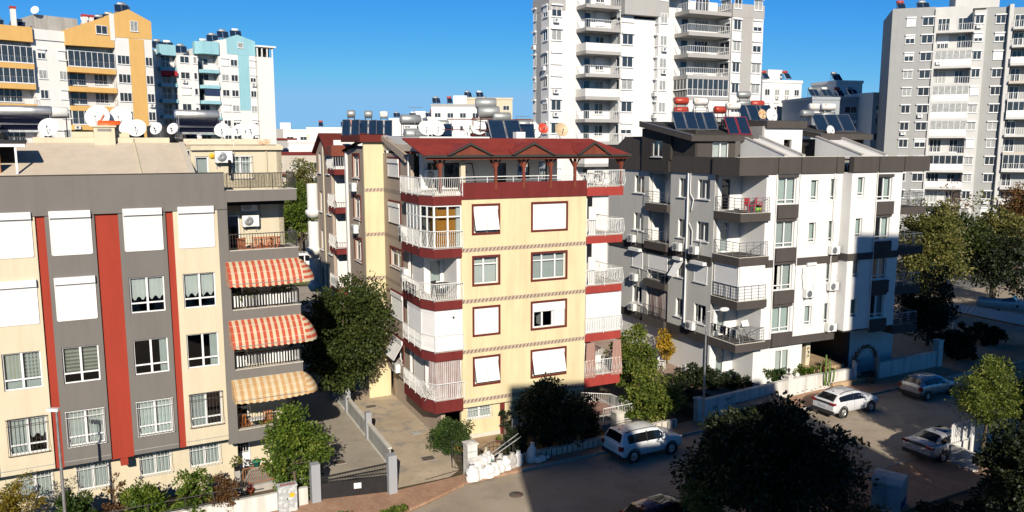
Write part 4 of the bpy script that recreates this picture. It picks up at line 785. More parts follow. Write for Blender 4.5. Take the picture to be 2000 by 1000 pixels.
m=MB(); m.box(1.62,6.55,-.92,-.842,9.02,9.5); m.box(1.60,1.655,-.9,-.06,9.02,9.5); m.build('floor_band',M['dark'],Cb)
m=MB()
for x in (-4.2,-2.2,.94,4.02): m.tube([(x,-.06 if x<1.66 else -.9,4.0),(x,-.06 if x<1.66 else -.9,15.0)],.035,6)
m.build('downpipe',M['wrail'],Cb)
# right end balconies
for z in ZS:
    m=MB(); m.box(6.51,9.0,-.9,2.2,z-.5,z); m.build('balcony_slab',M['dark'],Cb)
    railing(Cb,[(6.6,-.82),(8.92,-.82),(8.92,2.1)],z+.2,z+.98,M['steel'],999,.01,0,.75,rails=[z+.4,z+.6,z+.8])
solid(Cb,'balcony_back_wall',M['white'],6.51,8.6,2.2,2.4,3.4,15.1)
# left corner balcony stack
solid(Cb,'balcony_inner_wall',M['white'],-5.05,-4.8,.26,2.6,.6,15.0)
wall(Cb,'balcony_back_wall',M['white'],FRONT(2.4),-7.30,-5.06,.6,15.0,[(-6.75,-6.05,z+.05,z+2.1) for z in ZS+[.8]],.2)
for k,z in enumerate(ZS+[.8]): window(Cb,FRONT(2.4),-6.75,-6.05,z+.05,z+2.1,1,.78,.06,[] if k==3 else [('full',)],mat=M['darkest'] if k==3 else None,name='balcony_door')
for k,z in enumerate(ZS):
    m=MB(); m.prism([(-7.36,-.30),(-4.86,-.30),(-4.86,-.02),(-5.06,-.02),(-5.06,2.39),(-7.36,2.39)],z-.55,z); m.build('balcony_slab',M['dark'],Cb)
    m=MB(); m.box(-7.38,-4.85,-.32,-.2,z,z+.03); m.box(-7.38,-7.26,-.199,2.39,z,z+.03); m.build('slab_coping',M['tile'],Cb)
    railing(Cb,[(-7.30,2.3),(-7.30,-.24),(-4.95,-.24)],z+.15,z+.98,M['steel'],999,.01,0,.6,rails=[z+.36,z+.57,z+.78])
f,L_=SLANT((-7.18,-.18),(-5.07,-.18)); o=window(Cb,f,.01,L_-.01,7.78-1.0,9.08,2,None,.1,name='balcony_glazing'); shutter(Cb,f,.04,L_-.04,7.8-1,8.9,.18,.05)
f,L_=SLANT((-7.2,2.3),(-7.2,-.16)); window(Cb,f,.01,L_-.01,7.7,9.08,3,None,.08,fw=.07,name='balcony_glazing'); shutter(Cb,f,.05,L_-.05,7.72,8.95,.13,.03)
curtain_mesh(f,.0,L_,6.85,7.65,-.05,.03,4).build('rail_cloth',M['cloth'],Cb)
# left side wall (mid grey)
SC=LEFT(X0); 
wa=(12.25,10.85); wb_=(6.46,5.61); wc=(4.30,2.92)
sh=[]; SZ=[(13.27+(k-3)*2.91,14.6+(k-3)*2.91) for k in range(4)]
for z0,z1 in SZ:
    for a,b in (wa,wb_,wc): sh.append((-a,-b,z0,z1))
    sh.append((-10.2,-7.42,z0-.68,z1+.25))
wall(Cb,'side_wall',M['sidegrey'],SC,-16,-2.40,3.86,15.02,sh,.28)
for k,(z0,z1) in enumerate(SZ):
    for a,b in (wa,wb_,wc):
        window(Cb,SC,-a,-b,z0,z1,2 if a!=wb_[0] else 1,None,.16,[('full',M['sheer'])] if k!=0 else None,sill=.10)
        q=MB(); q.fm=SC; q.box(-a-.002,-a+.10,.0,.15,z0,z1); q.build('white_reveal',M['white'],Cb)
    if k==1:
        for a,b in (wa,wc): shutter(Cb,SC,-a,-b,z0,z1-.05,.22,.42)
        shutter(Cb,SC,-wb_[0],-wb_[1],z0-.1,z1-.05,.2,.35,tilt=R(34))
    # loggia
    zf=z0-.68
    m=MB(); m.fm=SC; m.box(-10.2,-7.42,1.3,1.45,zf,z1+.25); m.box(-10.2,-10.06,.28,1.3,zf,z1+.25); m.box(-7.56,-7.42,.28,1.3,zf,z1+.25); m.build('loggia_wall',M['white'],Cb)
    m=MB(); m.fm=SC; m.box(-10.25,-7.38,-.32,1.3,zf-.55,zf-.02); m.build('loggia_slab',M['dark'],Cb)
    q=MB(); railing(Cb,[(X0-.27,10.15),(X0-.27,7.45)],zf+.1,zf+.9,M['steel'] if k else M['iron'],999 if k else .15,.01,0,.9,rails=[zf+.3,zf+.5,zf+.7])
    if k==0: o=curtain_mesh(SC,-10.0,-7.5,zf+.1,z1+.2,.15,.05,5).build('striped_curtain',M['pinkstripe'],Cb); uvset(o,lambda p:(p.y*2,p.z))
    if k==1: f2=SC; window(Cb,SC,-10.05,-7.57,zf+.7,z1+.25,3,None,.02,name='loggia_glazing'); shutter(Cb,LEFT(X0+.02),-10.0,-7.6,zf+.72,z1+.1,.1,.02)
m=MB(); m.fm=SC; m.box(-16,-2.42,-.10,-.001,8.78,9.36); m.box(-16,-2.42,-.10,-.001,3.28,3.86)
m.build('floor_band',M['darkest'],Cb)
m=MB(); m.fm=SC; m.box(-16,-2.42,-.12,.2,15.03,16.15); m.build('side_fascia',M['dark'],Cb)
m=MB(); m.tube([(X0-.08,5.22,3.9),(X0-.08,5.22,15.0)],.065,8); m.tube([(X0-.09,4.95,15.3),(X0-.09,4.95,13.6),(X0-.09,4.55,13.2),(X0-.09,4.75,12.4)],.03,6); m.tube([(X0-.09,4.95,11.5),(X0-.09,4.6,11.0),(X0-.09,4.6,9.5)],.03,6); m.build('downpipe',M['pvc'],Cb)
# ground floor
gw=[(-3.35,-2.1,.95,2.9)]
wall(Cb,'ground_floor_front_wall',M['white'],FRONT(.3),-5.3,-.95,.0,3.3,gw,.2); window(Cb,FRONT(.3),*gw[0],2,None,.05,[('full',M['cloth'])],widths=[.5])
solid(Cb,'ground_floor_side_wall',M['offwhite'],-7.0,-6.8,2.45,16,0,3.3); solid(Cb,'ground_floor_inner_wall',M['white'],-5.3,-5.1,.5,2.4,0,3.29)
wall(Cb,'ground_floor_back_wall',M['white'],FRONT(2.4),-6.79,-5.31,0,.6,[],.2)
solid(Cb,'entrance_side_wall',M['dark'],-1.0,-.95,.5,5,0,3.3); solid(Cb,'entrance_back_wall',M['darkest'],-.94,4.4,4.8,5,0,3.9)
solid(Cb,'entrance_pillar',M['cream'],.35,.75,1.2,1.6,.4,3.3)
m=MB(); m.box(-.93,3.2,.3,4.7,-.1,1.2); m.box(.2,3.5,-.2,.3,-.1,.95); m.box(.4,3.8,-.7,-.2,-.1,.7); m.box(.6,4.0,-1.2,-.7,-.1,.45); m.build('entrance_steps',plaster('tan_step_stone',(.50,.36,.22),.12,.2),Cb)
q=MB()
for k,(dx,dz) in enumerate([(0,.0),(0,-.28),(0,-.56)]): q.box(.46,.64,1.17,1.199,2.5+dz,2.52+dz); q.box(.46+.08*(k%2),.5+.08*(k%2),1.17,1.199,2.32+dz,2.5+dz); q.box(.6,.64,1.17,1.199,2.36+dz,2.5+dz)
q.build('wall_lettering',M['darkest'],Cb)
wall(Cb,'ground_floor_right_wall',M['offwhite'],FRONT(1.2),4.6,9.1,0,3.94,[],.2); solid(Cb,'ground_floor_right_side',M['dark'],4.4,4.6,1.2,4.8,0,3.94)
# backs and roof
m=MB(); m.box(-7.05,9,15.8,16,0,16); m.box(8.6,8.9,2.3,15.8,0,15.0); m.build('rear_wall',M['sidegrey'],Cb)
solid(Cb,'roof_deck',M['roofgrey'],-7.05,8.55,.25,15.8,15.7,15.9)
m=MB()
for k in range(1,5): m.box(-7.04,6.2,2.65,15,3.5+2.9*(k-1),3.6+2.9*(k-1)); m.box(-4.79,1.5,.3,2.6,3.5+2.9*(k-1),3.6+2.9*(k-1))
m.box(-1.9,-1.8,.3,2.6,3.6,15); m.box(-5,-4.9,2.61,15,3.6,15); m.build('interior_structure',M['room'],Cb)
# attic: left dark room with sloping roof, centre white wall, right dark room
m=MB(); m.fm=LEFT(-7.6); wall(Cb,'attic_side_wall',M['darkest'],LEFT(-7.6),-10.9,-7.4,15.0,18.2,[(-9.55,-8.25,16.1,17.25)],.2); window(Cb,LEFT(-7.6),-9.55,-8.25,16.1,17.25,2,None,.12,sill=.1)
m=MB(); m.box(-7.4,-7.2,4.6,7.4,15.9,18); m.box(-7.6,-7.2,7.2,7.4,15.9,18); m.build('attic_recess_wall',M['darkest'],Cb)
wall(Cb,'attic_front_wall',M['dark'],FRONT(4.6),-7.2,-3.9,15.9,17.4,[(-5.9,-4.5,16.0,17.15)],.2); window(Cb,FRONT(4.6),-5.9,-4.5,16.0,17.15,2,None,.05,[('full',M['cloth'])])
def shed(x0,x1,y0,y1,z0,z1,th=.40,name='attic_roof'):
    m=MB(); m.xprism([(y0,z0),(y1,z1),(y1,z1+th),(y0,z0+th)],x0,x1); m.i=1
    s=(z1-z0)/(y1-y0); m.xprism([(y0+.25,z0+th+.25*s+.004),(y1-.25,z1+th-.25*s+.004),(y1-.25,z1+th-.25*s+.03),(y0+.25,z0+th+.25*s+.03)],x0+.25,x1-.25)
    m.i=2; m.xprism([(y0-.01,z0+th),(y1,z1+th),(y1,z1+th+.04),(y0-.01,z0+th+.04)],x0-.02,x0+.12)
    m.build(name,[M['dark'],M['roofdark'],M['steel']],Cb)
shed(-7.95,-2.6,4.3,10.8,17.22,18.32); shed(3.95,9.3,4.4,9.4,17.36,18.15)
shed(-1.3,2.5,4.35,9.5,18.18,18.40,.5)
wall(Cb,'attic_centre_wall',M['white'],FRONT(4.6),-1.3,2.3,15.9,18.3,[(.55,1.3,16.3,17.35)],.2); solid(Cb,'attic_opening_back',M['room'],.4,1.4,5.1,5.15,16.2,17.4)
solid(Cb,'attic_centre_side',M['towergrey'],-1.5,-1.31,4.6,9,15.9,18.3)
solid(Cb,'attic_right_wall',M['dark'],4.2,9.0,5.0,9,15.9,17.4)
for x0,x1,c in ((-3.35,-3.15,-2.4),(-1.75,-1.55,-1.55),(3.7,3.95,3.2),(6.0,6.25,5.6)):
    m=MB(); m.xprism([(.3,16.0),(.3,16.24),(4.7,17.56),(4.7,16.0)],x0,x1); m.i=1; m.xprism([(.28,16.25),(4.7,17.57),(4.7,17.63),(.28,16.31)],x0-.03,x1+.03); m.build('sloping_parapet',[M['white'],M['conc']],Cb)
m=MB(); 
for x0,x1 in ((-3.14,-1.76),(3.96,5.99)): m.xprism([(.35,16.0),(.35,16.08),(4.7,17.4),(4.7,17.3)],x0,x1)
m.build('sloping_roof',M['offwhite'],Cb)
m=MB(); m.xprism([(10.9,15.9),(10.9,17.6),(13.5,17.6),(15.8,16.4),(15.8,15.9)],-7.4,-5.5); m.build('rear_attic_wall',M['dark'],Cb)
# things on C
for lb,v,z in [('white air conditioner at the far upper corner of the grey side wall',12.0,9.4),('white air conditioner under a shuttered side window, middle of the grey wall far end',11.6,6.35),('white air conditioner low at the far end of the grey side wall',11.7,3.95)]: ac_unit(lb,'C',X0-.1,v,z,-pi/2)
for lb,v,z in [('white air conditioner left of the big white downpipe on the grey side wall',6.0,9.42),('white air conditioner right of the big white downpipe on the grey side wall',4.1,9.42),('white air conditioner under the lowest side window beside the street lamp',4.2,4.0)]: ac_unit(lb,'C',X0-.1,v,z,-pi/2)
for lb,u,v,z in [('topmost air conditioner at the inner corner of the white front',1.05,0,9.45),('air conditioner at the inner corner one floor below the topmost unit',1.1,0,6.9),('lowest air conditioner at the inner corner, above the dark entrance',1.15,0,3.95),('grey-sided air conditioner under the shuttered narrow window',-1.05,0,6.55)]: ac_unit(lb,'C',u,v,z)
B_=ang('C')
for k,(u,mat,lb) in enumerate([(-6.0,'redcloth','left red folding chair on the top corner balcony'),(-5.35,'green','green plastic tub on the top corner balcony'),(-5.15,'redcloth','right red chair on the top corner balcony')]):
    if 'tub' in lb:
        q=MB(); q.lathe([(.001,0),(.2,0),(.26,.3),(.24,.3),(.18,.03),(.001,.03)],(0,0,0),(0,0,1),14); tag(q.build('plastic_tub',plain('lime_plastic',(.22,.45,.03)),loc=W('C',u,.4,12.58),rz=B_),lb,'tub')
    else: patio_chair(lb,W('C',u,.5,12.58),B_+.3*k,M[mat],None)
t=thing('laundry','dark and pale clothes over a rack on the lowest corner balcony of the white block','laundry',W('C',-6.9,1.0,3.9),B_); q=MB()
for k in range(9):
    x=-.2+random.random()*.3; y=1.0-k*.26; h=.5+.25*random.random(); q.i=1 if k in (1,6,8) else 0; q.add([(x-.3,y,.95),(x-.28,y-.24,.95),(x-.3,y-.22,.95-h),(x-.34,y-.02,.95-h)],[(0,1,2,3)])
q.build('clothes',[M['blackcloth'],M['cloth']],t); q=MB(); q.tube([(-.29,1.1,.96),(-.29,-1.3,.96)],.01,4); q.tube([(-.1,1.1,0),(-.29,1.1,.96)],.012,4); q.tube([(-.1,-1.3,0),(-.29,-1.3,.96)],.012,4); q.build('drying_rack',M['wrail'],t)
t=thing('drying_rack','folding metal rack with white sheets on the lowest corner balcony','drying rack',W('C',-5.85,.4,3.9),B_); q=MB()
for k in range(7): q.tube([(-.5,-.35+k*.11,.9),(.5,-.35+k*.11,.9)],.009,4)
q.tube([(-.5,-.35,.9),(-.5,.3,0)],.012,4); q.tube([(.5,-.35,.9),(.5,.3,0)],.012,4); q.tube([(-.5,.3,.9),(-.5,-.35,0)],.012,4); q.tube([(.5,.3,.9),(.5,-.35,0)],.012,4); q.build('frame',M['steel'],t)
q=MB(); q.add([(-.3,.1,.92),(.3,.1,.92),(.35,.35,1.3),(-.2,.38,1.25),(-.25,.5,.7),(.3,.5,.7)],[(0,1,2,3),(3,2,5,4)]); q.build('sheet',M['cloth'],t)
for lb,u,v,n,f,tk,st,tk2,z in [('first pair of blue solar panels on the left attic roof, with dark and red drums',-6.85,6.6,2,None,'tankr',2,'tankr',17.9),('second pair of blue solar panels on the left attic roof, grey framed, white drums',-5.0,6.8,2,None,'tankw',2,'tankw',17.9),
   ('third blue solar panel set in the middle of the left attic roof, grey drums',-3.9,8.1,2,None,'tankg',2,'tankg',18.0),('red-framed pair of solar panels at the front right of the left attic roof',-3.3,5.2,2,plain('red_frame',(.30,.03,.05),.4),'tankw',2,'tankw',17.55),
   ('pair of blue solar panels left of centre on the white stair tower roof',.2,8.2,2,None,'tankg',2,'tankg',18.6),('pair of blue solar panels at the right end of the stair tower roof',1.4,8.0,2,None,'tankr',1,'tankr',18.6)]:
    flat_heater(lb,W('C',u,v,z),B_+R(-18),n,tk,st,frame=f,pw=.82 if n==2 else .9,ph=1.75,tank2=tk2,tl=1.05,tr=.25,z0=.1,th=1.2)
flat_heater('wide bank of three blue panels on the right-hand attic roof',W('C',7.4,6.6,17.85),B_+R(-16),3,'tankg',2,pw=1.05,ph=1.85,tank2='tankw',tl=1.2,th=1.1,z0=.1)
flat_heater('white-drummed heater behind the wide bank of blue panels',W('C',9.0,9.5,17.9),B_+R(-16),1,'tankw',2,tank2='tankw',tl=1.2,th=1.2)
water_tank('orange-red drum among the heaters of the left attic roof',W('C',-2.0,8.8,18.0),.27,1.0,M['tankr'],1.35,B_); water_tank('grey drum low on the right attic roof beside its dish',W('C',5.6,7.6,17.9),.27,1.15,M['tankg'],1.25,B_)
dish('large white dish on the stair tower roof of the white block','C',-.4,5.2,18.72,.50,24,15,mast=.35); dish('rusty orange dish beside the large white dish on the stair tower','C',-1.15,5.3,18.7,.36,24,15,mast=.45,mat=rusty('rusty_dish',(.66,.52,.34),(.50,.22,.06),.42,.6,0,.6,4)); dish('white dish in front of the three-panel bank on the right attic','C',5.2,4.95,17.72,.38,24,12,mast=.30)
# ================================================================== ground, street, light and camera
TA=R(28.2); TX,TY=cos(TA),sin(TA)
def Q(s,w,z=0): return (-2.2+s*TX-w*TY,38.2+s*TY+w*TX,z)
def sheet(name,pts,z,mat,th=None):
    m=MB(); 
    if th: m.prism([(p[0],p[1]) for p in pts],z-th,z)
    else: m.quad(*[(p[0],p[1],z) for p in pts])
    return setting(m.build(name,mat))
M['earth']=groundmat('garden_soil',(.10,.075,.05),(.17,.13,.09),.3,.5,.95,False,(.07,.075,.03))
M['asphalt']=groundmat('asphalt',(.37,.305,.23),(.49,.415,.325),.22,.3,.9,False,(.31,.265,.21)); M['drivegrey']=groundmat('grey_drive',(.37,.325,.255),(.46,.41,.33),.35,.2,.9,False,(.30,.255,.21))
M['drivebrown']=groundmat('brown_drive',(.47,.375,.265),(.63,.52,.38),.5,.25,.9,False,(.33,.30,.26)); M['redpave']=pavers('red_pavers',(.46,.25,.145),(.54,.33,.21),(.25,.2,.17),.21,.105,TA)
M['far_ground']=groundmat('far_ground',(.19,.18,.16),(.27,.255,.23),.02,.1,.95,False); M['lawn']=groundmat('lawn',(.10,.13,.03),(.16,.17,.05),.5,.3,.95,False); M['patio']=groundmat('patio_tiles',(.33,.2,.14),(.45,.36,.29),.5,.1,.8,False)
g=MB(); g.quad((-2600,-700,-.12),(2600,-700,-.12),(2600,4200,-.12),(-2600,4200,-.12)); setting(g.build('ground',M['far_ground']))
sheet('garden_ground',[Q(-70,-11),Q(70,-11),Q(70,45),Q(-70,45)],-.02,M['earth'])
sheet('road',[Q(-70,-8.7),Q(70,-8.7),Q(70,0),Q(38,-.1),Q(0,0),(-4.0,35.9),(-5.5,34.3),Q(-70,-4)],.0,M['asphalt'])
sheet('pavement',[Q(0,.02),Q(38,-.08),Q(70,.02),Q(70,2.6),Q(30,2.4),Q(16,1.6),Q(3,1.4),Q(0,.9),(-3.2,38.6),(-5.6,37.2),(-9.4,36.3),(-14,34),Q(-70,1.6),Q(-70,-3.95),(-5.55,34.35),(-4.05,35.95)],.12,M['redpave'],.2)
m=MB()
for a,b in ((Q(3,.0),Q(38,-.1)),(Q(38,-.1),Q(70,0))):
    n_=24
    for k in range(n_):
        p=[a[i]+(b[i]-a[i])*(k+.02)/n_ for i in (0,1)]; q=[a[i]+(b[i]-a[i])*(k+.98)/n_ for i in (0,1)]
        m.prism([(p[0],p[1]),(q[0],q[1]),(q[0]-TY*.14,q[1]+TX*.14),(p[0]-TY*.14,p[1]+TX*.14)],-.1,.135)
setting(m.build('kerb',M['kerb']))
sheet('near_pavement',[Q(-70,-12.5),Q(70,-12.5),Q(70,-8.72),Q(-70,-8.72)],.12,M['redpave'],.2)
m=MB()
for k in range(70): p=Q(-35+k*1.5,-8.72); q=Q(-35+k*1.5+1.47,-8.72); m.prism([(p[0],p[1]),(q[0],q[1]),(q[0]+TY*.14,q[1]-TX*.14),(p[0]+TY*.14,p[1]-TX*.14)],-.1,.135)
setting(m.build('kerb',M['kerb']))
sheet('near_garden_ground',[Q(-70,-60),Q(70,-60),Q(70,-12.52),Q(-70,-12.52)],.05,M['earth'])
sheet('grey_driveway',[(-9.35,36.6),(-5.95,37.4),(-6.4,39.8),(-12.2,52.2),(-15.5,60),(-24,56),(-13.6,41.0)],.135,M['drivegrey'])
sheet('brown_driveway',[(-5.85,37.3),(-3.2,38.7),(-2.75,39.6),(-4.2,44.6),(-5.9,47.9),(-10.8,58.5),(-17,72),(-21,70),(-15.4,60),(-12.1,52.2),(-6.3,39.8)],.13,M['drivebrown'])
sheet('side_path',[(-4.15,44.6),(-3.1,45.4),(-5.2,50),(-10.2,59),(-10.9,58.3),(-5.95,47.9)],.14,plaster('tan_path',(.42,.30,.19),.15,.2))
sheet('front_path',[W('B',-3.0,.28)[:2],W('B',-.3,.28)[:2],W('B',0,-1.7)[:2],W('B',-2.4,-2.6)[:2]],.10,plaster('tan_path',(.42,.30,.19)))
sheet('patio',[W('C',-8.8,-2.6)[:2],W('C',-5.0,-3.3)[:2],W('C',-5.05,2.3)[:2],W('C',-6.8,2.3)[:2],W('C',-7.2,16)[:2],W('C',-10.8,16)[:2]],.62,M['patio'])
# raised garden behind the white wall
sheet('raised_garden',[Q(16.6,1.62),Q(25,2.5),Q(31.2,2.55),W('C',4.2,-1.6)[:2],W('C',4.2,.9)[:2],W('C',-6.4,2.3)[:2],W('C',-6.7,16)[:2],W('C',-11.5,14)[:2]],.55,M['earth'],.7)
sheet('entrance_path',[Q(31.4,2.2),Q(33.8,2.2),W('C',4.9,-.5)[:2],W('C',1.0,-1.3)[:2]],.16,plaster('tan_step_stone',(.50,.36,.22)))
# distant side street and lawn seen between the two left blocks
sheet('side_street',[(-60,98),(-12,112),(-12,124),(-60,110)],.02,M['asphalt']); sheet('yard',[(-34,62),(-12,70),(-14,97),(-40,90)],.03,M['drivegrey']); sheet('lawn',[(-42,91),(-14,98.5),(-14,101),(-42,93.5)],.05,M['lawn'])
def manhole(label,x,y,w,h,round_=False,light=False):
    m=MB()
    if round_: m.lathe([(.001,.012),(w,.012),(w*1.02,.0)],(0,0,0),(0,0,1),20); m.i=1; m.lathe([(w*1.02,.008),(w*1.15,.006)],(0,0,0),(0,0,1),20)
    else:
        m.box(-w/2,w/2,-h/2,h/2,0,.012); m.i=1; e=.05
        m.box(-w/2-e,-w/2,-h/2-e,h/2+e,0,.016); m.box(w/2,w/2+e,-h/2-e,h/2+e,0,.016); m.box(-w/2,w/2,-h/2-e,-h/2,0,.016); m.box(-w/2,w/2,h/2,h/2+e,0,.016)
        m.i=0
        for k in range(1,6): m.box(-w/2+.03,w/2-.03,-h/2+h*k/6-.012,-h/2+h*k/6+.012,.012,.018)
    tag(m.build('manhole_cover',[rusty('rusty_iron',(.10,.085,.07),(.17,.09,.05)) if not light else M['conc'],M['kerb']],loc=(x,y,.142 if not round_ else .004),rz=R(24)),label,'manhole cover','manhole covers')
    return
for a in [('farthest of three drain covers in a row on the grey driveway',-10.45,42.55,.62,.45),('middle of three drain covers in a row on the grey driveway',-9.85,41.55,.62,.45),('nearest of three drain covers in a row on the grey driveway',-9.25,40.55,.62,.45),('drain cover close behind the black sliding gate',-8.05,38.25,.65,.5),
    ('drain cover at the far end of the brown driveway',-9.15,49.7,.6,.5),('dark drain cover in the middle of the brown driveway',-4.55,41.1,.65,.55)]: manhole(*a)
manhole('pale concrete cover beside the tan path on the brown driveway',-5.65,44.95,.6,.5,light=True); manhole('round iron manhole in the road at the shadow edge',.20,36.9,.36,.36,True)
sheet('driveway_seam',[(-4.35,38.35),(-2.72,39.55),(-2.76,39.62),(-4.4,38.41)],.139,M['darkest'])
# ------------------------------------------------------------------ light, sky, camera
SUN_AZ,SUN_EL=R(-6.0),R(26.2)     # light travels towards this heading (from +Y, clockwise positive)
SKYG=((1.96,.085),(1.12,.85),(.98,1.95))
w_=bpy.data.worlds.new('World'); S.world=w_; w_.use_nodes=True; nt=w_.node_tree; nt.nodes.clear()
sky=nt.nodes.new('ShaderNodeTexSky'); sky.sky_type='NISHITA'; sky.sun_disc=False; sky.sun_elevation=SUN_EL
d_from=Vector((-sin(SUN_AZ),-cos(SUN_AZ),0)); sky.sun_rotation=math.atan2(d_from.x,d_from.y)
sky.altitude=20; sky.air_density=1.0; sky.dust_density=.1; sky.ozone_density=3.0
bg=nt.nodes.new('ShaderNodeBackground'); bg.inputs[1].default_value=.05; ow=nt.nodes.new('ShaderNodeOutputWorld'); 
sp=nt.nodes.new('ShaderNodeSeparateColor'); cb=nt.nodes.new('ShaderNodeCombineColor'); nt.links.new(sky.outputs[0],sp.inputs[0])
for i,(pw,k) in enumerate(SKYG):      # deeper, cleaner blue: per-channel contrast on the sky colour
    a=nt.nodes.new('ShaderNodeMath'); a.operation='POWER'; a.inputs[1].default_value=pw; b=nt.nodes.new('ShaderNodeMath'); b.operation='MULTIPLY'; b.inputs[1].default_value=k
    nt.links.new(sp.outputs[i],a.inputs[0]); nt.links.new(a.outputs[0],b.inputs[0]); c=nt.nodes.new('ShaderNodeMath'); c.operation='MINIMUM'; c.inputs[1].default_value=(4.2,9.2,15.0)[i]; nt.links.new(b.outputs[0],c.inputs[0]); nt.links.new(c.outputs[0],cb.inputs[i])

tcw=nt.nodes.new('ShaderNodeTexCoord'); sz=nt.nodes.new('ShaderNodeSeparateXYZ'); nt.links.new(tcw.outputs['Generated'],sz.inputs[0]); zr=nt.nodes.new('ShaderNodeMapRange'); zr.inputs['From Min'].default_value=.2; zr.inputs['From Max'].default_value=.65; zr.inputs['To Min'].default_value=1.0; zr.inputs['To Max'].default_value=.30; nt.links.new(sz.outputs[2],zr.inputs[0])   # added dimming of the unseen upper sky, to lessen fill in the shadows
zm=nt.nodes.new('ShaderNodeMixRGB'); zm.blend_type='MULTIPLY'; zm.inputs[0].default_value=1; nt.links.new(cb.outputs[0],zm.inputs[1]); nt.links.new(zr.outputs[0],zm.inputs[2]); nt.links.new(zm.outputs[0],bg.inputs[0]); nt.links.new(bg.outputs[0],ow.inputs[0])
sl=bpy.data.lights.new('sun','SUN'); sl.energy=5.0; sl.angle=R(.5); sl.color=(1,.91,.78); so=bpy.data.objects.new('sun',sl); COL.objects.link(so)
dirv=Vector((sin(SUN_AZ)*cos(SUN_EL),cos(SUN_AZ)*cos(SUN_EL),-sin(SUN_EL))); so.rotation_euler=dirv.to_track_quat('-Z','Y').to_euler(); so.location=(0,-20,60)
cd=bpy.data.cameras.new('camera'); cd.sensor_width=36; cd.lens=1551.4/2000*36; cd.clip_start=.1; cd.clip_end=8000; co=bpy.data.objects.new('camera',cd); COL.objects.link(co); co.location=(0,0,H); co.rotation_euler=(R(90-8.0),0,0); S.camera=co
S.view_settings.view_transform='Standard'; S.view_settings.look='None'; S.view_settings.exposure=.2; S.view_settings.gamma=1; S.view_settings.use_curve_mapping=False
S.cycles.use_denoising=True; S.cycles.max_bounces=7; S.cycles.transparent_max_bounces=24; S.cycles.glossy_bounces=3; S.cycles.diffuse_bounces=1; S.cycles.sample_clamp_indirect=6
try: S.cycles.denoiser='OPENIMAGEDENOISE'
except Exception: pass
# tall blocks on the near side of the street (behind the photographer) that shade the road
def near_block(label,x,y,rz,w,d,h):
    t=thing('apartment_block',label,'building',(x,y,0),R(rz),group='tall blocks on the near side of the street')
    nf=int(h/3); m=MB(); m.box(0,w,-d,0,0,h); m.build('wall',M['offwhite'],t); m=MB(); m.box(-.0,w,-d,0,h,h+.02); m.box(.2,w-.2,-d+.2,-d+.4,h,h+.02); m.build('roof',M['roofgrey'],t)
    f=MB(); p=MB()
    for k in range(nf):
        for j in range(int(w/3)):
            x0=1+j*3
            f.box(x0,x0+1.4,.002,.05,k*3+1,k*3+2.4); p.quad((x0+.06,.055,k*3+1.06),(x0+.66,.055,k*3+1.06),(x0+.66,.055,k*3+2.34),(x0+.06,.055,k*3+2.34)); p.quad((x0+.74,.055,k*3+1.06),(x0+1.34,.055,k*3+1.06),(x0+1.34,.055,k*3+2.34),(x0+.74,.055,k*3+2.34))
    f=f.build('window_frames',M['pvc'],t); p.build('panes',M['glassblack'],f); return t
near_block('tall pale apartment block across the street, right of the camera',4.76,-2,16,5.0,14,26.2)
near_block('lower pale block across the street between two taller ones',9.62,-.6,16,4.6,14,21.3); near_block('wide pale apartment block across the street, right of the lower one',14.1,.68,16,8.6,14,25.6); near_block('tallest pale apartment block across the street, far right of the camera',29.4,1.2,17,34,16,37.3)
# ------------------------------------------------------------------ garden walls, gates and fences
def pillar(name,label,x,y,h,w,mat,rz=TA,cap=True,group=None,courses=0):
    t=thing(name,label,'gate pillar',(x,y,0),rz,group)
    m=MB()
    if courses:
        hh=h/courses
        for k in range(courses): m.box(-w/2,w/2,-w/2,w/2,k*hh+.015,(k+1)*hh-.012); 
        m.i=1; m.box(-w/2+.02,w/2-.02,-w/2+.02,w/2-.02,-.1,h-.02); m.i=0
        m.build('shaft',[mat,M['plasticd']],t)
    else: m.box(-w/2,w/2,-w/2,w/2,-.1,h); m.build('shaft',mat,t)
    if cap: m=MB(); m.box(-w/2-.05,w/2+.05,-w/2-.05,w/2+.05,h,h+.07); m.add([(-w/2,-w/2,h+.07),(w/2,-w/2,h+.07),(w/2,w/2,h+.07),(-w/2,w/2,h+.07),(0,0,h+.14)],[(0,1,4),(1,2,4),(2,3,4),(3,0,4)]); m.build('cap',mat,t)
    return t
gp=plaster('gate_pillar_grey',(.34,.35,.37),.05,.1)
pillar('gate_pillar','grey square gate pillar at the left end of the black sliding gate',-9.38,35.98,2.0,.42,gp,cap=False); pillar('gate_pillar','grey square gate pillar at the right end of the black sliding gate',-5.88,36.95,2.05,.42,gp,cap=False)
t=thing('sliding_gate','black sliding driveway gate with a white notice plate','gate',(-9.15,36.12,0),math.atan2(.85,3.1)); m=MB(); m.box(0,3.2,-.03,.03,.15,.85); m.build('lower_panel',M['black'],t)
m=MB(); m.box(0,3.2,-.035,.035,.85,.92); m.add([(0,-.03,1.18),(3.2,-.03,1.55),(3.2,-.03,1.62),(0,-.03,1.25),(0,.03,1.18),(3.2,.03,1.55),(3.2,.03,1.62),(0,.03,1.25)],[(0,1,2,3),(7,6,5,4),(0,4,5,1),(3,2,6,7)]); m.box(0,3.2,-.03,.03,1.08,1.12)
for k in range(42): x=.04+k*.076; m.box(x-.009,x+.009,-.012,.012,.92,1.2+.37*x/3.2)
m.box(0,.05,-.036,.036,.1,1.25); m.box(3.15,3.2,-.036,.036,.1,1.6); m.build('upper_bars',M['black'],t); m=MB(); m.box(1.55,1.9,-.05,-.031,.5,.78); m.build('notice_plate',M['sign'],t)
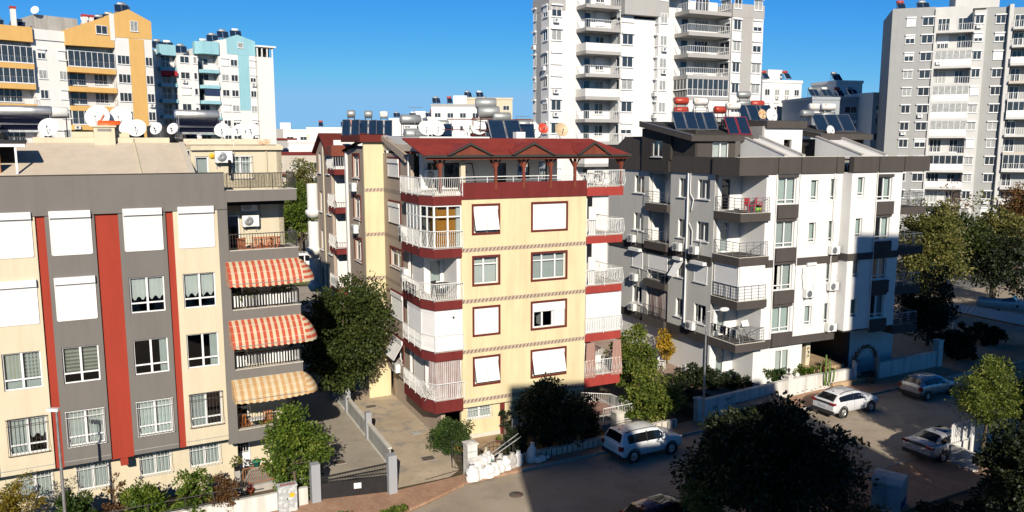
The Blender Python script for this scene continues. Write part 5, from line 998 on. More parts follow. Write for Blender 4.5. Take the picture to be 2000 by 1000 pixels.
# divider between the driveways
P0,P1=(-6.35,39.9),(-12.3,52.6); dl=math.hypot(P1[0]-P0[0],P1[1]-P0[1]); t=thing('dividing_wall','low wall with pale panels and grey posts between the two driveways','wall',(P0[0],P0[1],.1),math.atan2(P1[1]-P0[1],P1[0]-P0[0]))
pts=[0,4.6,9.6,dl]
for k in range(3):
    a,b=pts[k]+.2,pts[k+1]-.2; m=MB(); m.box(a,b,-.05,.05,.1,.98); m.build('panel',plaster('grey_speckled_panel',(.36,.37,.36),.2,.2,fine=90),t); m=MB(); m.box(a,b,-.11,.11,.981,1.07); m.box(a,b,-.12,.12,-.1,.099); m.build('coping',plaster('pale_coping',(.66,.63,.56)),t)
for x in pts[1:]: m=MB(); m.box(x-.19,x+.19,-.16,.16,-.1,1.65); m.build('post',gp,t)
# front wall of the striped block
m_=plaster('pale_wall_paint',(.70,.69,.64),.06,.2)
A0,A1=(-26.5,27.2),(-9.7,35.75); an=math.atan2(A1[1]-A0[1],A1[0]-A0[0]); Ln=math.hypot(A1[0]-A0[0],A1[1]-A0[1])
t=thing('garden_wall','pale garden wall with black tubular railing in front of the striped block','wall',(*A0,0),an); m=MB(); m.box(0,Ln,-.1,.1,-.1,.95); m.build('wall_base',m_,t)
m=MB()
for z in (1.05,1.5): m.tube([(0,0,z),(Ln-2.6,0,z)],.025,5)
for k in range(11): x=k*1.5; m.tube([(x,0,.9),(x,0,1.52)],.025,5)
for x in (14.2,15.0): m.tube([(x,0,.92),(x,.0,1.5),(x+.45,0,1.5),(x+.55,0,.92)],.035,6)
m.build('railing',M['iron'],t)
t=thing('utility_cabinet','grey steel utility cabinet with a yellow warning sticker beside the gate','cabinet',(-10.45,35.0,.1),an); m=MB(); m.box(-.42,.42,-.2,.2,0,1.25); m.box(-.45,.45,-.23,.23,1.25,1.3); m.build('housing',rusty('peeling_grey_paint',(.40,.42,.43),(.62,.63,.62),.5,.56,0,.6,5),t); m=MB(); m.box(.08,.3,-.206,-.201,.72,.92); m.build('warning_sticker',M['yel'],t); m=MB(); m.box(-.003,.003,-.204,-.2,.05,1.2); m.box(-.05,-.02,-.22,-.2,.6,.72); m.build('door_seam',M['plasticd'],t)
m=MB(); 
for k in range(5): m.box(-.3+k*.14,-.2+k*.14,-.12,.0,1.302,1.306); m.box(-.3+k*.14,-.27+k*.14,-.12,.1,1.3065,1.31)
m.build('red_graffiti',M['redcloth'],t)
# boundary of the yellow block
tp=pillar('gate_pillar','white tiled gate pillar with dark joints behind the sack pile',-2.15,39.15,1.75,.55,M['wallw'],courses=5); pillar('gate_pillar','white gate pillar behind the boxy white car',*Q(10.0,1.15)[:2],1.75,.55,M['tile'],courses=4); pillar('gate_pillar','short cream pillar in the shaded tiled wall',*Q(6.9,1.1)[:2],1.05,.42,M['tile'],courses=2)
def iron_gate(label,x,y,rz,w,h,n,arch=True):
    t=thing('iron_gate',label,'gate',(x,y,.1),rz); m=MB(); m.tube([(0,0,0),(0,0,h)],.025,5); m.tube([(w,0,0),(w,0,h)],.025,5); m.tube([(0,0,.1),(w,0,.1)],.02,5); m.tube([(0,0,h*.55),(w,0,h*.55)],.015,5); m.tube([(w*k/10,0,h+(.35*sin(pi*k/10) if arch else 0)) for k in range(11)],.022,5)
    for k in range(1,n): x_=w*k/n; m.tube([(x_,0,.1),(x_,0,h+(.35*sin(pi*k/n) if arch else 0))],.010,4)
    m.build('gate_frame',M['iron'],t)
    m=MB()
    for k in range(3): m.tube([(w*(.25+.25*k)+.12*cos(a),0,h*.8+.12*sin(a)) for a in [j*pi/6 for j in range(13)]],.010,4)
    m.build('scroll_ornament',plain('brass',(.45,.25,.05),.4,.6),t); return t
iron_gate('dark iron gate leaf with brass scrolls standing open beside the sacks',-1.8,39.35,R(28),2.1,1.15,9); iron_gate('narrow dark iron gate leaf left of the white tiled pillar',-3.15,39.9,R(-38),1.1,1.5,5,False)
m=MB(); m.tube([(-1.6,39.4,.7),(.35,40.6,1.75)],.035,6); m.tube([(-1.55,39.35,.55),(.5,40.55,1.6)],.035,6); tag(m.build('gate_bar',M['steel']),'two grey steel tubes leaning diagonally behind the sacks','pipe')
t=thing('garden_wall','low wall of upright white tiles with dark joints in the shade','wall',Q(2.7,1.0),TA); m=MB(); m.box(0,7.1,-.12,.12,-.1,.5); m.build('wall_base',M['plasticd'],t); m=MB()
for k in range(21): m.box(.03+k*.34,.30+k*.34,-.15,-.121,-.05,.5)
m.box(0,7.1,-.16,.16,.5,.53); m.build('tile_facing',M['tile'],t)
t=thing('garden_wall','low tiled wall ahead of the boxy white car bonnet','wall',Q(10.4,1.25),TA); m=MB(); m.box(0,4.0,-.12,.12,-.1,.62); m.build('wall_base',M['tile'],t); m=MB()
for k in range(9): m.box(.1+k*.45,.15+k*.45,-.135,-.121,.0,.6)
m.build('wall_joints',M['plasticd'],t)
# boundary of the white block
def wwall(label,p,q,h0,h1,marks=None):
    a=math.atan2(q[1]-p[1],q[0]-p[0]); l=math.hypot(q[0]-p[0],q[1]-p[1]); t=thing('garden_wall',label,'wall',(p[0],p[1],0),a,None); m=MB(); m.xprism([(-.12,-.2),(.12,-.2),(.12,1),(-.12,1)],0,l)
    m=MB(); m.add([(0,-.12,-.2),(l,-.12,-.2),(l,.12,-.2),(0,.12,-.2),(0,-.12,h0),(l,-.12,h1),(l,.12,h1),(0,.12,h0)],[(0,3,2,1),(4,5,6,7),(0,1,5,4),(1,2,6,5),(2,3,7,6),(3,0,4,7)]); m.build('wall_body',M['wallw'],t); m=MB(); m.add([(0,-.16,h0+.001),(l,-.16,h1+.001),(l,.16,h1+.001),(0,.16,h0+.001),(0,-.16,h0+.05),(l,-.16,h1+.05),(l,.16,h1+.05),(0,.16,h0+.05)],[(0,3,2,1),(4,5,6,7),(0,1,5,4),(1,2,6,5),(2,3,7,6),(3,0,4,7)]); m.build('coping',M['wallw'],t)
    if marks:
        m=MB()
        for x,z,w,h in marks: m.box(x,x+w,-.126,-.121,z,z+h)
        m.build('dark_paint_marks',M['darkest'],t)
    return t
gm=[(1.0,.62,.05,.22),(1.15,.62,.05,.22),(1.2,.8,.1,.04),(1.2,.7,.1,.04),(1.3,.72,.05,.1),(2.0,.6,.2,.05),(2.35,.55,.05,.25),(2.4,.75,.15,.05),(2.8,.6,.05,.18),(3.1,.62,.14,.06),(2.0,1.05,.7,.05),(2.2,.95,.3,.05)]
wwall('shaded left stretch of white garden wall with dark paint marks',Q(16.5,1.45),Q(24.8,2.35),1.35,1.2,gm)
wwall('sunlit stretch of white garden wall behind the parked white crossover',Q(25.2,2.4),Q(31.3,2.3),1.2,1.15,[(.6+k*.42,.18+.05*(k%3),.14+.1*(k%2),.05) for k in range(9)])
wwall('shaded white garden wall right of the arched entrance',Q(33.9,2.15),Q(40.6,2.2),1.25,1.25)
pillar('gate_pillar','white pillar with a small lantern in the middle of the white garden wall',*Q(25.0,2.36)[:2],1.45,.42,M['wallw']); pillar('gate_pillar','slim white post at the left of the arched entrance',*Q(31.45,2.25)[:2],1.75,.24,M['white'],cap=False); pillar('gate_pillar','slim shaded post at the right of the arched entrance',*Q(33.75,2.15)[:2],1.7,.22,M['steel'],cap=False); pillar('gate_pillar','white pillar at the far right end of the shaded garden wall',*Q(40.8,2.2)[:2],2.1,.5,M['wallw']); pillar('gate_pillar','white pillar at the left start of the paint-marked wall',*Q(16.3,1.42)[:2],1.5,.42,M['wallw'])
t=thing('garden_lantern','small dark lantern on top of the white wall pillar','lantern',(*Q(25.0,2.36)[:2],1.58)); m=MB(); m.lathe([(.001,0),(.09,0),(.03,.06),(.03,.16),(.001,.16)],(0,0,0),(0,0,1),8); m.build('foot',M['iron'],t); m=MB(); m.lathe([(.06,.16),(.11,.34),(.13,.36),(.02,.46),(.001,.48)],(0,0,0),(0,0,1),8); m.build('lantern_head',M['iron'],t)
iron_gate('small silver garden gate standing open under the flower arch',*Q(31.6,2.35)[:2],R(70),1.2,1.2,7,False)
# street lamps
def street_lamp(label,x,y,h,arm,rz,kind):
    t=thing('street_lamp',label,'street lamp',(x,y,.1),rz,group='street lamps'); m=MB(); m.tube([(0,0,0),(0,0,h*.5),(0,0,h)],.075,8,.045); m.box(-.14,.14,-.14,.14,0,.02); m.lathe([(.12,.02),(.12,.5),(.08,.55)],(0,0,0),(0,0,1),10); m.build('pole',M['steel'],t)
    m=MB(); m.tube([(0,0,h-.05),(arm*.5,0,h+.03),(arm,0,h+.06)],.03,6); m.build('arm',M['steel'],t)
    m=MB(); m.lathe([(.001,-.02),(.10,0),(.14,.12),(.14,.34),(.08,.5),(.001,.52)],(arm-.05,0,h+.07),(1,0,.06),10); m.build('lamp_head',M['lampg'],t); return t
street_lamp('grey street lamp in front of the white block, lamp head over the lowest balcony',11.58,46.3,7.1,.85,0,0)
t=thing('street_lamp','slim grey lamp post in front of the striped block at the left','street lamp',(-18.4,30.9,0),0,group='street lamps'); m=MB(); m.tube([(0,0,0),(0,0,3.5),(0,0,6.35)],.075,8,.05); m.build('pole',M['steel'],t); m=MB(); m.box(-.34,.1,-.09,.09,6.33,6.45); m.build('lamp_head',M['lampg'],t)
# white picket fence at the right with a post
f0,f1=(23.6,40.9),(33.5,46.3); a=math.atan2(f1[1]-f0[1],f1[0]-f0[0]); l=math.hypot(f1[0]-f0[0],f1[1]-f0[1]); t=thing('picket_fence','white picket fence on a pale wall by the light sedan','fence',(*f0,0),a); m=MB()
for k in range(int(l/.16)): m.box(k*.16,k*.16+.10,-.02,.02,1.1,2.12+.03*(k%2))
m.build('pickets',M['wrail'],t); m=MB(); m.box(0,l,.021,.06,1.3,1.4); m.box(0,l,.021,.06,1.85,1.95); m.build('rails',M['wrail'],t); m=MB(); m.box(0,l,-.12,.12,-.1,1.06); m.build('wall_base',M['wallw'],t)
m=MB(); m.box(-.1,3.5,-2.8,-2.6,0,0.01); 
t=thing('fence_post','tall white timber post with a short arm standing in the picket fence','post',(24.9,41.45,0),a); m=MB(); m.box(-.09,.09,-.21,-.125,0,3.0); m.build('post',M['wrail'],t); m=MB(); m.box(.09,.5,-.2,-.14,2.85,2.93); m.tube([(.45,-.17,2.85),(.09,-.17,2.4)],.02,4); m.build('arm',M['wrail'],t)
m=MB(); m.quad((23.9,40.95,1.12),(24.0,38.6,1.12),(30,41.6,1.12),(33.4,46.2,1.12)); 
f2,f3=(23.55,40.75),(24.0,39.4); wl=MB(); wl.prism([f2,(f2[0]+.25,f2[1]),(f3[0]+.25,f3[1]),f3],-.1,1.06); tag(wl.build('garden_wall',M['wallw']),'low pale wall turning from the picket fence towards the camera','wall')
# big pale bin cabinet
t=thing('storage_cabinet','white cabinet with a curved roof and a blue lower corner on the near pavement','cabinet',(17.75,35.45,.1),R(-38)); m=MB(); prof=[(-.75,0),(.75,0),(.75,1.35),(.4,1.5),(0,1.55),(-.4,1.5),(-.75,1.35)]
m.xprism(prof,-.62,.62); m.build('cabinet_body',plaster('cabinet_white',(.66,.68,.70),.08,.15),t); m=MB(); m.xprism([(-.82,1.34),(-.42,1.53),(0,1.585),(.42,1.53),(.82,1.34),(.82,1.40),(.42,1.585),(0,1.64),(-.42,1.585),(-.82,1.40)],-.68,.68); m.build('roof',M['wallw'],t); m=MB(); m.box(.63,.632,-.5,.5,.1,.55); m.build('blue_panel',plain('blue_paint',(.02,.06,.30),.5),t); m=MB(); m.box(-.02,.0,-.765,-.751,.1,1.3); m.box(-.5,.5,-.765,-.751,1.22,1.25); m.build('door_seam',M['conc'],t)
# carport, distant fence walls
t=thing('carport','white corrugated carport roof on pale posts in the car park','carport',(0,0,0)); m=MB(); C4=[(38.9,69.2),(40.6,72.8),(46.5,64.2),(42.0,62.6)]; nS=46
for k in range(nS):
    f0_=k/nS; f1_=(k+1)/nS; l0=lambda a,b,f:(a[0]+(b[0]-a[0])*f,a[1]+(b[1]-a[1])*f); z=2.4+.05*(k%2); z2=2.4+.05*((k+1)%2)
    a_=l0(C4[0],C4[3],f0_); b_=l0(C4[0],C4[3],f1_); c_=l0(C4[1],C4[2],f1_); d_=l0(C4[1],C4[2],f0_); m.quad((*a_,z),(*b_,z2),(*c_,z2),(*d_,z))
m.build('corrugated_roof',plaster('carport_sheet',(.62,.60,.54),.06,.1),t)
m=MB()
for x,y in ((39.2,69.0),(42.5,63.2),(45.9,64.5),(41.0,72.2)): m.tube([(x,y,0),(x,y,2.38)],.06,6)
m.build('posts',M['wrail'],t); m=MB(); m.tube([(42.0,62.65,2.34),(46.4,64.2,2.34)],.06,5); m.tube([(38.9,69.2,2.34),(42.0,62.65,2.34)],.06,5); m.tube([(43.2,63.4,1.6),(42.6,63.2,2.3)],.03,4); m.build('beams',M['wood'],t)
sheet('car_park',[(30,60.5),(48,57),(80,70),(70,100),(30,82)],.02,M['asphalt']); sheet('brown_court',[(41.5,66.5),(47,64.5),(52,69),(45,71)],.03,M['drivebrown'])  # the court is a sheet of paler brown paving over the asphalt
def longwall(label,p,q,h,mat): 
    a=math.atan2(q[1]-p[1],q[0]-p[0]); l=math.hypot(q[0]-p[0],q[1]-p[1]); m=MB(); m.box(0,l,-.1,.1,-.1,h); m.box(0,l,-.13,.13,h,h+.06); return tag(m.build('garden_wall',mat,loc=(*p,0),rz=a),label,'wall')
longwall('bright white low wall beyond the lawn, between the two left blocks',(-42,94),(-14,101.8),1.5,M['white'])
# ================================================================== far blocks
M['towerglass']=plain('far_window_glass',(.035,.045,.055),.08,0,.3,.6); M['towercur']=plain('far_window_curtain',(.32,.33,.32),.4,0,.3)
rng=random.Random(11)
def fwin(par,face,a0,a1,z0,z1,n=2,dep=.10,prot=0,kind=None,awn=False):
    m=MB(); m.fm=face; f=.07; d=-prot-.075
    m.box(a0,a1,d,d+.06,z0,z0+f); m.box(a0,a1,d,d+.06,z1-f,z1); 
    for k in range(n+1): x=a0+(a1-a0-f)*k/n; m.box(x,x+f,d+.001,d+.061,z0+f,z1-f)
    m.box(a0-.08,a1+.08,d-.07,d,z0-.08,z0-.003)
    o=m.build('window',M['pvc'],par)
    k_=kind or rng.choice(['g','g','c','s'])
    g=MB(); g.fm=face
    zt=z1-f; zb=z0+f; zc=zt-(zt-zb)*(rng.choice([.35,.6,1.0]) if k_=='s' else 0)
    if zc-zb>.05: g.quad((a0+f,d+.035,zb),(a1-f,d+.035,zb),(a1-f,d+.035,zc),(a0+f,d+.035,zc))
    if g.v: g.build('pane',M['towercur'] if k_=='c' else M['towerglass'],o)
    if k_=='s':
        s=MB(); s.fm=face; s.box(a0+.01,a1-.01,d-.03,d+.02,zc,z1); s.box(a0-.05,a1+.05,d-.2,d+.02,z1+.002,z1+.2)
        s.build('shutter',M['shutter'],o)
    if awn is not None and rng.random()<.16:
        s=MB(); s.fm=face; s.box(a0+.2,a0+.95,d-.38,d-.05,z0-.75,z0-.22); s.i=1; s.lathe([(.001,.0),(.18,.0),(.2,.01)],(a0+.5,d-.39,z0-.48),(0,-1,0),10); s.build('air_conditioner',[M['plasticw'],M['steel']],o)
    if awn and k_!='s': s=MB(); s.fm=face; s.box(a0-.1,a1+.1,d-.22,d+.03,z1+.02,z1+.2); s.build('shutter_box',M['shutter'],o)
    return o
def fbalc(par,x0,x1,y0,y1,z,mat,th=.42,kind='rail',left=True,rail=None,wallm=None,h=2.45,left_y=None):
    m=MB(); m.box(x0,x1,y0,y1,z-th,z); b=m.build('balcony_slab',mat,par)
    ly=left_y if left_y is not None else y1
    if kind in('rail','glass'):
        r=MB(); pts=([(x0+.06,ly)] if left else [])+[(x0+.06,y0+.06),(x1-.06,y0+.06)]
        r.tube([(x,y,z+1.0) for x,y in pts],.03,4,sm=False); 
        for a,c in zip(pts,pts[1:]):
            n=max(1,int(math.hypot(c[0]-a[0],c[1]-a[1])/.32))
            for k in range(n+1): r.tube([(a[0]+(c[0]-a[0])*k/n,a[1]+(c[1]-a[1])*k/n,z) for _ in (0,)]+[(a[0]+(c[0]-a[0])*k/n,a[1]+(c[1]-a[1])*k/n,z+1.0)],.022,3,cap=False,sm=False)
        r.build('balcony_railing',rail or M['wrail'],b)
    if kind in('solid',): r=MB(); r.box(x0,x1,y0,y0+.08,z,z+.95); r.box(x0,x0+.08,y0+.081,ly,z,z+.95) if left else None; r.build('balcony_parapet',wallm or M['white'],b)
    if kind in('glass','encl'):
        f=lambda a,d,zz:(x0+a,y0+.12+d,zz); fwin(b,f,.05,x1-x0-.05,z+(.1 if kind=='glass' else .95),z+h,max(3,int((x1-x0)/.8)),0,0,'g' if kind=='glass' else rng.choice('gc'))
        if left:
            f2=lambda a,d,zz:(x0+.1+d,ly-a,zz); fwin(b,f2,.05,ly-y0-.2,z+.95,z+h,max(2,int((ly-y0)/.8)),0,0,'g')
        if kind=='encl': r=MB(); r.box(x0,x1,y0,y0+.08,z,z+.94); r.box(x0,x0+.08,y0+.081,ly,z,z+.94) if left else None; r.build('balcony_parapet',wallm or M['white'],b)
    if kind=='blind': r=MB(); r.box(x0+.05,x1-.05,y0+.0,y0+.05,z+.15,z+h); r.box(x0+.0,x0+.05,y0+.06,ly,z+.15,z+h); r.build('balcony_blind',M['cloth'],b)
    return b
def fbox(par,name,mat,x0,x1,y0,y1,z0,z1): return MB().box(x0,x1,y0,y1,z0,z1).build(name,mat,par)
def FT(k,lab): t=thing('apartment_tower' if k in 'FG' else 'apartment_block',lab,'building',W(k,0,0),ang(k)); return t
FRNT=lambda v:FRONT(v)
# ---- F: white tower behind the middle and right blocks
T=FT('F','tall white stepped apartment tower with grey bands rising behind the red roof')
zf=[8.9+2.83*k for k in range(10)]; top=35.1
fbox(T,'wall',M['offwhite'],-9.6,-7.43,0,4.4,0,33.3); fbox(T,'wall',M['offwhite'],-7.43,.7,2.6,8,0,36); fbox(T,'wall',M['offwhite'],.7,5.93,0,14,0,33.0); fbox(T,'wall',M['offwhite'],5.9,7.3,-.8,8,0,33.3); fbox(T,'wall',M['offwhite'],7.3,18.4,3.2,14,0,36.5); fbox(T,'wall',M['offwhite'],18.4,23.8,0,12,0,34.2)
fbox(T,'painted_fascia',M['towergrey'],-9.66,-7.38,-.06,4.5,33.31,35.0); fbox(T,'painted_fascia',M['towergrey'],.64,7.35,-.86,8.1,33.31,36.5); fbox(T,'painted_fascia',M['towergrey'],18.34,23.86,-.06,12,34.21,36.0); fbox(T,'painted_stripe',M['towergrey'],20.0,21.9,-.04,-.001,0,34.2); fbox(T,'painted_stripe',M['towergrey'],-9.64,-9.601,2.0,3.4,0,33.3); fbox(T,'roof',M['roofred'],.5,12,1,8,36.51,36.9)
for k,z in enumerate(zf):
    if z<10: continue
    fbalc(T,-4.4,.66,0,2.6,z,M['towergrey'],kind=['rail','rail','solid','rail','rail','solid','rail','solid','rail','rail'][k],left_y=2.6)
    fbox(T,'enclosed_balcony',M['white'],-4.5,-4.2,2.61,5.6,z-.42,z+.95); fwin(T,LEFT(-4.5),-5.5,-2.7,z+.95,z+2.3,4,0,0,'c')
    fwin(T,FRNT(2.6),-3.3,-2.3,z+.05,z+2.2,1,0,0,'g'); fwin(T,FRNT(2.6),-1.6,-.3,z+.7,z+2.1,2,0,0)
    fwin(T,LEFT(-9.6),-1.5,-.25,z+.95,z+2.25,2,0,0,None,True); fwin(T,FRNT(0),-9.3,-7.9,z+.95,z+2.25,2,0,0,None,True); fwin(T,LEFT(-9.6),-4.3,-3.5,z+.9,z+2.25,2,0,0,None,True)
    fwin(T,FRNT(0),.85,2.5,z+.95,z+2.25,2,0,0,None,True); fwin(T,LEFT(.7),-.95,-.1,z+.95,z+2.25,1,0,0)
    fwin(T,LEFT(5.9),.05,.72,z+.95,z+2.25,2,0,0,'c',True); fwin(T,FRNT(-.8),6.1,7.15,z+.95,z+2.25,2,0,0,'c')
    if z>14: fbalc(T,11.2,18.2,0,3.2,z+.35,M['towergrey'],th=.5,kind=['rail','rail','rail','rail','blind','glass','rail','rail','rail','rail'][k],left_y=3.2); fwin(T,FRNT(3.2),12.2,13.4,z+.4,z+2.5,1,0,0,'g'); fwin(T,FRNT(3.2),14.5,16.8,z+.9,z+2.5,4,0,0)
    if z>14: fwin(T,LEFT(18.4),-2.4,-.35,z+.95,z+2.3,2,0,0,None,True); fwin(T,FRNT(0),18.6,19.85,z+.95,z+2.3,2,0,0,None,True); fwin(T,FRNT(0),22.0,23.5,z+.95,z+2.3,2,0,0,None,True)
def textmesh(s,size,depth=.02):
    c=bpy.data.curves.new('txt','FONT'); c.body=s; c.size=size; c.extrude=depth/2; c.align_x='CENTER'; o=bpy.data.objects.new('txt',c); COL.objects.link(o); dg=bpy.context.evaluated_depsgraph_get(); me=bpy.data.meshes.new_from_object(o.evaluated_get(dg)); COL.objects.unlink(o); bpy.data.objects.remove(o); return me
me=textmesh('PSL',.48); me.materials.append(M['darkest']); o=link('wall_lettering',me,B); o.location=(-2.0+.0,2.56,15.35); o.rotation_euler=(R(90),0,0)
m=MB(); m.tube([(-2.7,2.45,14.5),(-2.55,2.5,15.9)],.03,4); m.tube([(-1.15,2.45,14.5),(-1.4,2.5,15.9)],.03,4); m.tube([(-2.55,2.5,15.9),(-1.4,2.5,15.9)],.03,4); tag(m.build('swing_frame',M['black'],loc=W('B',0,0),rz=ang('B')),'black metal frame around dark letters on the roof terrace wall','frame')
# ---- G: grey tower at the right edge
M['ggrey']=plaster('grey_tower_wall',(.355,.36,.35),.05,.05); M['gwhite']=plaster('grey_tower_white',(.58,.575,.555),.05,.06)
T=FT('G','tall grey apartment tower with white balconies at the right edge of the photo')
fbox(T,'wall',M['ggrey'],-9.6,-3.2,0,14,0,39.4); fbox(T,'wall',M['gwhite'],-3.2,-2.9,-.3,10,0,39.0); fbox(T,'wall',M['gwhite'],-2.9,2.6,2.0,14,0,39.6); fbox(T,'wall',M['gwhite'],2.6,4.4,.2,13,0,38.6); fbox(T,'wall',M['ggrey'],4.4,7.6,1.2,13,0,39.0); fbox(T,'wall',M['gwhite'],7.6,8.2,.4,12,0,39.3); fbox(T,'wall',M['ggrey'],8.2,14,2.2,12,0,39.0)
fbox(T,'roof_room',M['gwhite'],.5,7,5,11,39.61,42.2); fbox(T,'roof_room',M['gwhite'],2.5,6,3,8,42.21,43.2)
for k in range(13):
    z=4.2+2.85*k
    if z>37.2: break
    fwin(T,FRNT(0),-7.4,-6.0,z+.9,z+2.2,2,0,0,None,True); fwin(T,FRNT(0),-5.0,-3.3,z+.9,z+2.2,2,0,0,None,True)
    kind=['solid','rail','solid','encl','rail','encl','encl','encl','rail','encl','rail','rail','encl'][k]
    fbalc(T,-2.9,2.6,-.2,2.0,z,M['gwhite'],.4,kind,False); 
    if kind!='encl': fwin(T,FRNT(2.0),-2.4,-.6,z+.1,z+2.2,3,0,0); fwin(T,FRNT(2.0),.6,1.9,z+.1,z+2.2,2,0,0,'g')
    fwin(T,FRNT(.2),2.75,4.0,z+.9,z+2.2,2,0,0,None,True); fwin(T,FRNT(1.2),5.9,7.3,z+.9,z+2.2,2,0,0,None,True)
    fbalc(T,8.2,14,-.1,2.2,z+.15,M['gwhite'] if k%4 else M['soffit'],.4,['rail','solid','rail','glass','rail','rail','encl','rail','rail','solid','rail','rail','rail'][k],False); fwin(T,FRNT(2.2),8.8,10.2,z+.2,z+2.3,2,0,0,'g')
# ---- D: orange and white block, upper left
T=FT('D','white apartment block with orange gables and balcony bands at the upper left')
fbox(T,'wall',M['white'],-16,-8.7,1.8,14,0,33.3); fbox(T,'wall',M['white'],-8.7,-4.1,.6,14,0,33.3); fbox(T,'wall',M['white'],-4.1,2.9,2.0,14,0,33.6)
m=MB(); m.yprism([(2.9,0),(8.7,0),(8.7,33.7),(2.9,33.5)],0,13); m.build('wall',M['white'],T)
m=MB(); m.yprism([(2.85,33.51),(8.75,33.71),(8.75,36.5),(5.3,38.0),(2.85,37.0)],-.05,12.9); m.build('painted_gable',M['orange'],T); fbox(T,'painted_stripe',M['orange'],5.06,7.4,-.05,-.001,0,33.55)
m=MB(); m.yprism([(-4.2,31.7),(2.84,31.9),(2.84,36.9),(-4.2,33.9)],-.03,1.99); m.build('painted_gable',M['orange'],T); fbox(T,'painted_fascia',M['orange'],-16,-8.6,-.03,1.79,31.7,33.8); fbox(T,'white_panel',M['white'],2.3,3.0,-.07,-.052,33.0,37.05); fbox(T,'white_fascia',M['white'],-8.7,-4.2,.4,.59,32.2,33.7)
fwin(T,FRNT(-.05),5.4,6.6,34.7,36.3,2,0,0,'c'); fwin(T,FRNT(-.03),.2,1.9,33.8,35.1,2,0,0,'g')
for k in range(10):
    z=31.45-2.88*(k+1)
    if z<8: break
    fbalc(T,-16,-8.7,-.1,1.8,z,M['orange'],.75,['glass','glass','rail','encl','rail','rail','rail','rail'][k],False,rail=M['alu']); fwin(T,FRNT(1.8),-14,-10,z+.3,z+2.2,5,0,0,'g')
    fbalc(T,-4.1,2.8,-.1,2.0,z,M['orange'],.75,['glass','rail','rail','glass','rail','rail','rail','rail'][k],True,rail=M['alu']); fwin(T,FRNT(2.0),-3.4,-1,z+.3,z+2.2,2,0,0,'g'); fwin(T,FRNT(2.0),.2,2.2,z+.6,z+2.2,3,0,0)
    fwin(T,FRNT(.6),-8.0,-6.9,z+.9,z+2.2,2,0,0); fwin(T,FRNT(.6),-5.2,-4.2,z+.9,z+2.2,2,0,0)
    fwin(T,FRNT(0),3.1,5.0,z+.9,z+2.3,3,0,0); fwin(T,FRNT(0),7.45,8.6,z+.9,z+2.3,2,0,0)
fbox(T,'roof_room',M['conc'],-6.6,-.5,5,12,33.31,36.4); fbox(T,'white_parapet',M['white'],-3,-.4,2.6,2.8,33.61,34.5)
m=MB()
for x in (-9.9,-.1,.9): m.box(x-.3,x+.3,3.0,3.6,33.3,36.6); 
m.build('chimneys',M['white'],T); m=MB()
for x in (-9.9,-.1,.9): m.box(x-.38,x+.38,2.95,3.65,36.61,36.95)
m.build('chimney_caps',M['tankr'],T)
m=MB(); m.xprism([(2.2,33.9),(9,37.5),(9,37.4),(2.2,33.7)],2.0,5.0); m.build('dark_roof',M['roofdark'],T)
# ---- E: pale blue and white block
T=FT('E','white apartment block with pale blue gable and stripe, right of the orange one')
fbox(T,'wall',M['white'],-16,-10.8,1.5,12,0,33.4); fbox(T,'wall',M['white'],-10.8,-7.1,.0,12,0,32.6); fbox(T,'wall',M['white'],-7.1,-3.4,2.0,12,0,34.2); fbox(T,'wall',M['white'],-3.4,3.6,0,12,0,33.35); fbox(T,'wall',M['white'],3.7,6.8,-.6,12,0,33.2)
m=MB(); m.yprism([(-1.75,33.36),(3.62,33.36),(3.62,36.0),(.3,36.95),(-1.75,36.1)],-.05,11.9); m.build('painted_gable',M['blue'],T); m=MB(); m.yprism([(-3.4,33.36),(-1.76,33.36),(-1.76,36.0),(-3.4,35.7)],0,11); m.build('gable_wall',M['white'],T)
fbox(T,'painted_stripe',M['blue'],.25,2.3,-.05,-.001,23.3,33.35); m=MB(); m.prism([(-7.2,.9),(-6.3,-.4),(-3.3,-.4),(-3.3,2),(-7.2,2)],33.1,35.3); m.build('painted_fascia',M['blue'],T); fbox(T,'painted_fascia',M['blue'],-13.6,-10.85,-.2,1.49,32.4,34.2)
fbox(T,'roof_slab',M['white'],3.5,7.3,-.9,12,35.0,35.3); fbox(T,'roof_room_back',M['darkest'],3.8,6.7,1,12,33.21,34.99)
for x in (3.7,4.6,5.6,6.6): fbox(T,'roof_pier',M['white'],x,x+.2,-.55,-.3,33.21,34.99)
fwin(T,FRNT(-.05),.3,1.3,34.6,35.6,1,0,0,'c')
for k in range(8):
    z=33.1-2.75*(k+1)
    if z<10: break
    fbalc(T,-13.6,-10.85,-.2,1.5,z,M['blue'],.6,'rail',True); fwin(T,FRNT(1.5),-13,-11.4,z+.1,z+2.1,2,0,0,'g')
    m=MB(); m.prism([(-7.1,.9),(-6.3,-.4),(-3.4,-.4),(-3.4,1.99),(-7.1,1.99)],z-.6,z); m.build('balcony_slab',M['blue'],T); fbox(T,'balcony_parapet',M['white'],-6.2,-3.5,-.35,-.28,z,z+.8); fwin(T,FRNT(2.0),-6.4,-4.6,z+.1,z+2.1,2,0,0,'g')
    if k==2: fbox(T,'balcony_screen',plain('navy_screen',(.012,.03,.09),.7),-6.2,-3.5,-.27,-.22,z+.8,z+2.2)
    if k==1: fbox(T,'balcony_awning',M['redcloth'],-13.5,-10.9,-.6,-.25,z+1.3,z+2.1)
    fwin(T,FRNT(0),-10.2,-8.6,z+.9,z+2.1,2,0,0); fwin(T,FRNT(0),-7.9,-7.3,z+.9,z+2.1,1,0,0)
    fwin(T,FRNT(0),-2.9,-1.6,z+.9,z+2.1,2,0,0); fwin(T,FRNT(0),-1.2,.1,z+.9,z+2.1,2,0,0); fwin(T,FRNT(0),2.4,3.5,z+.9,z+2.1,2,0,0)
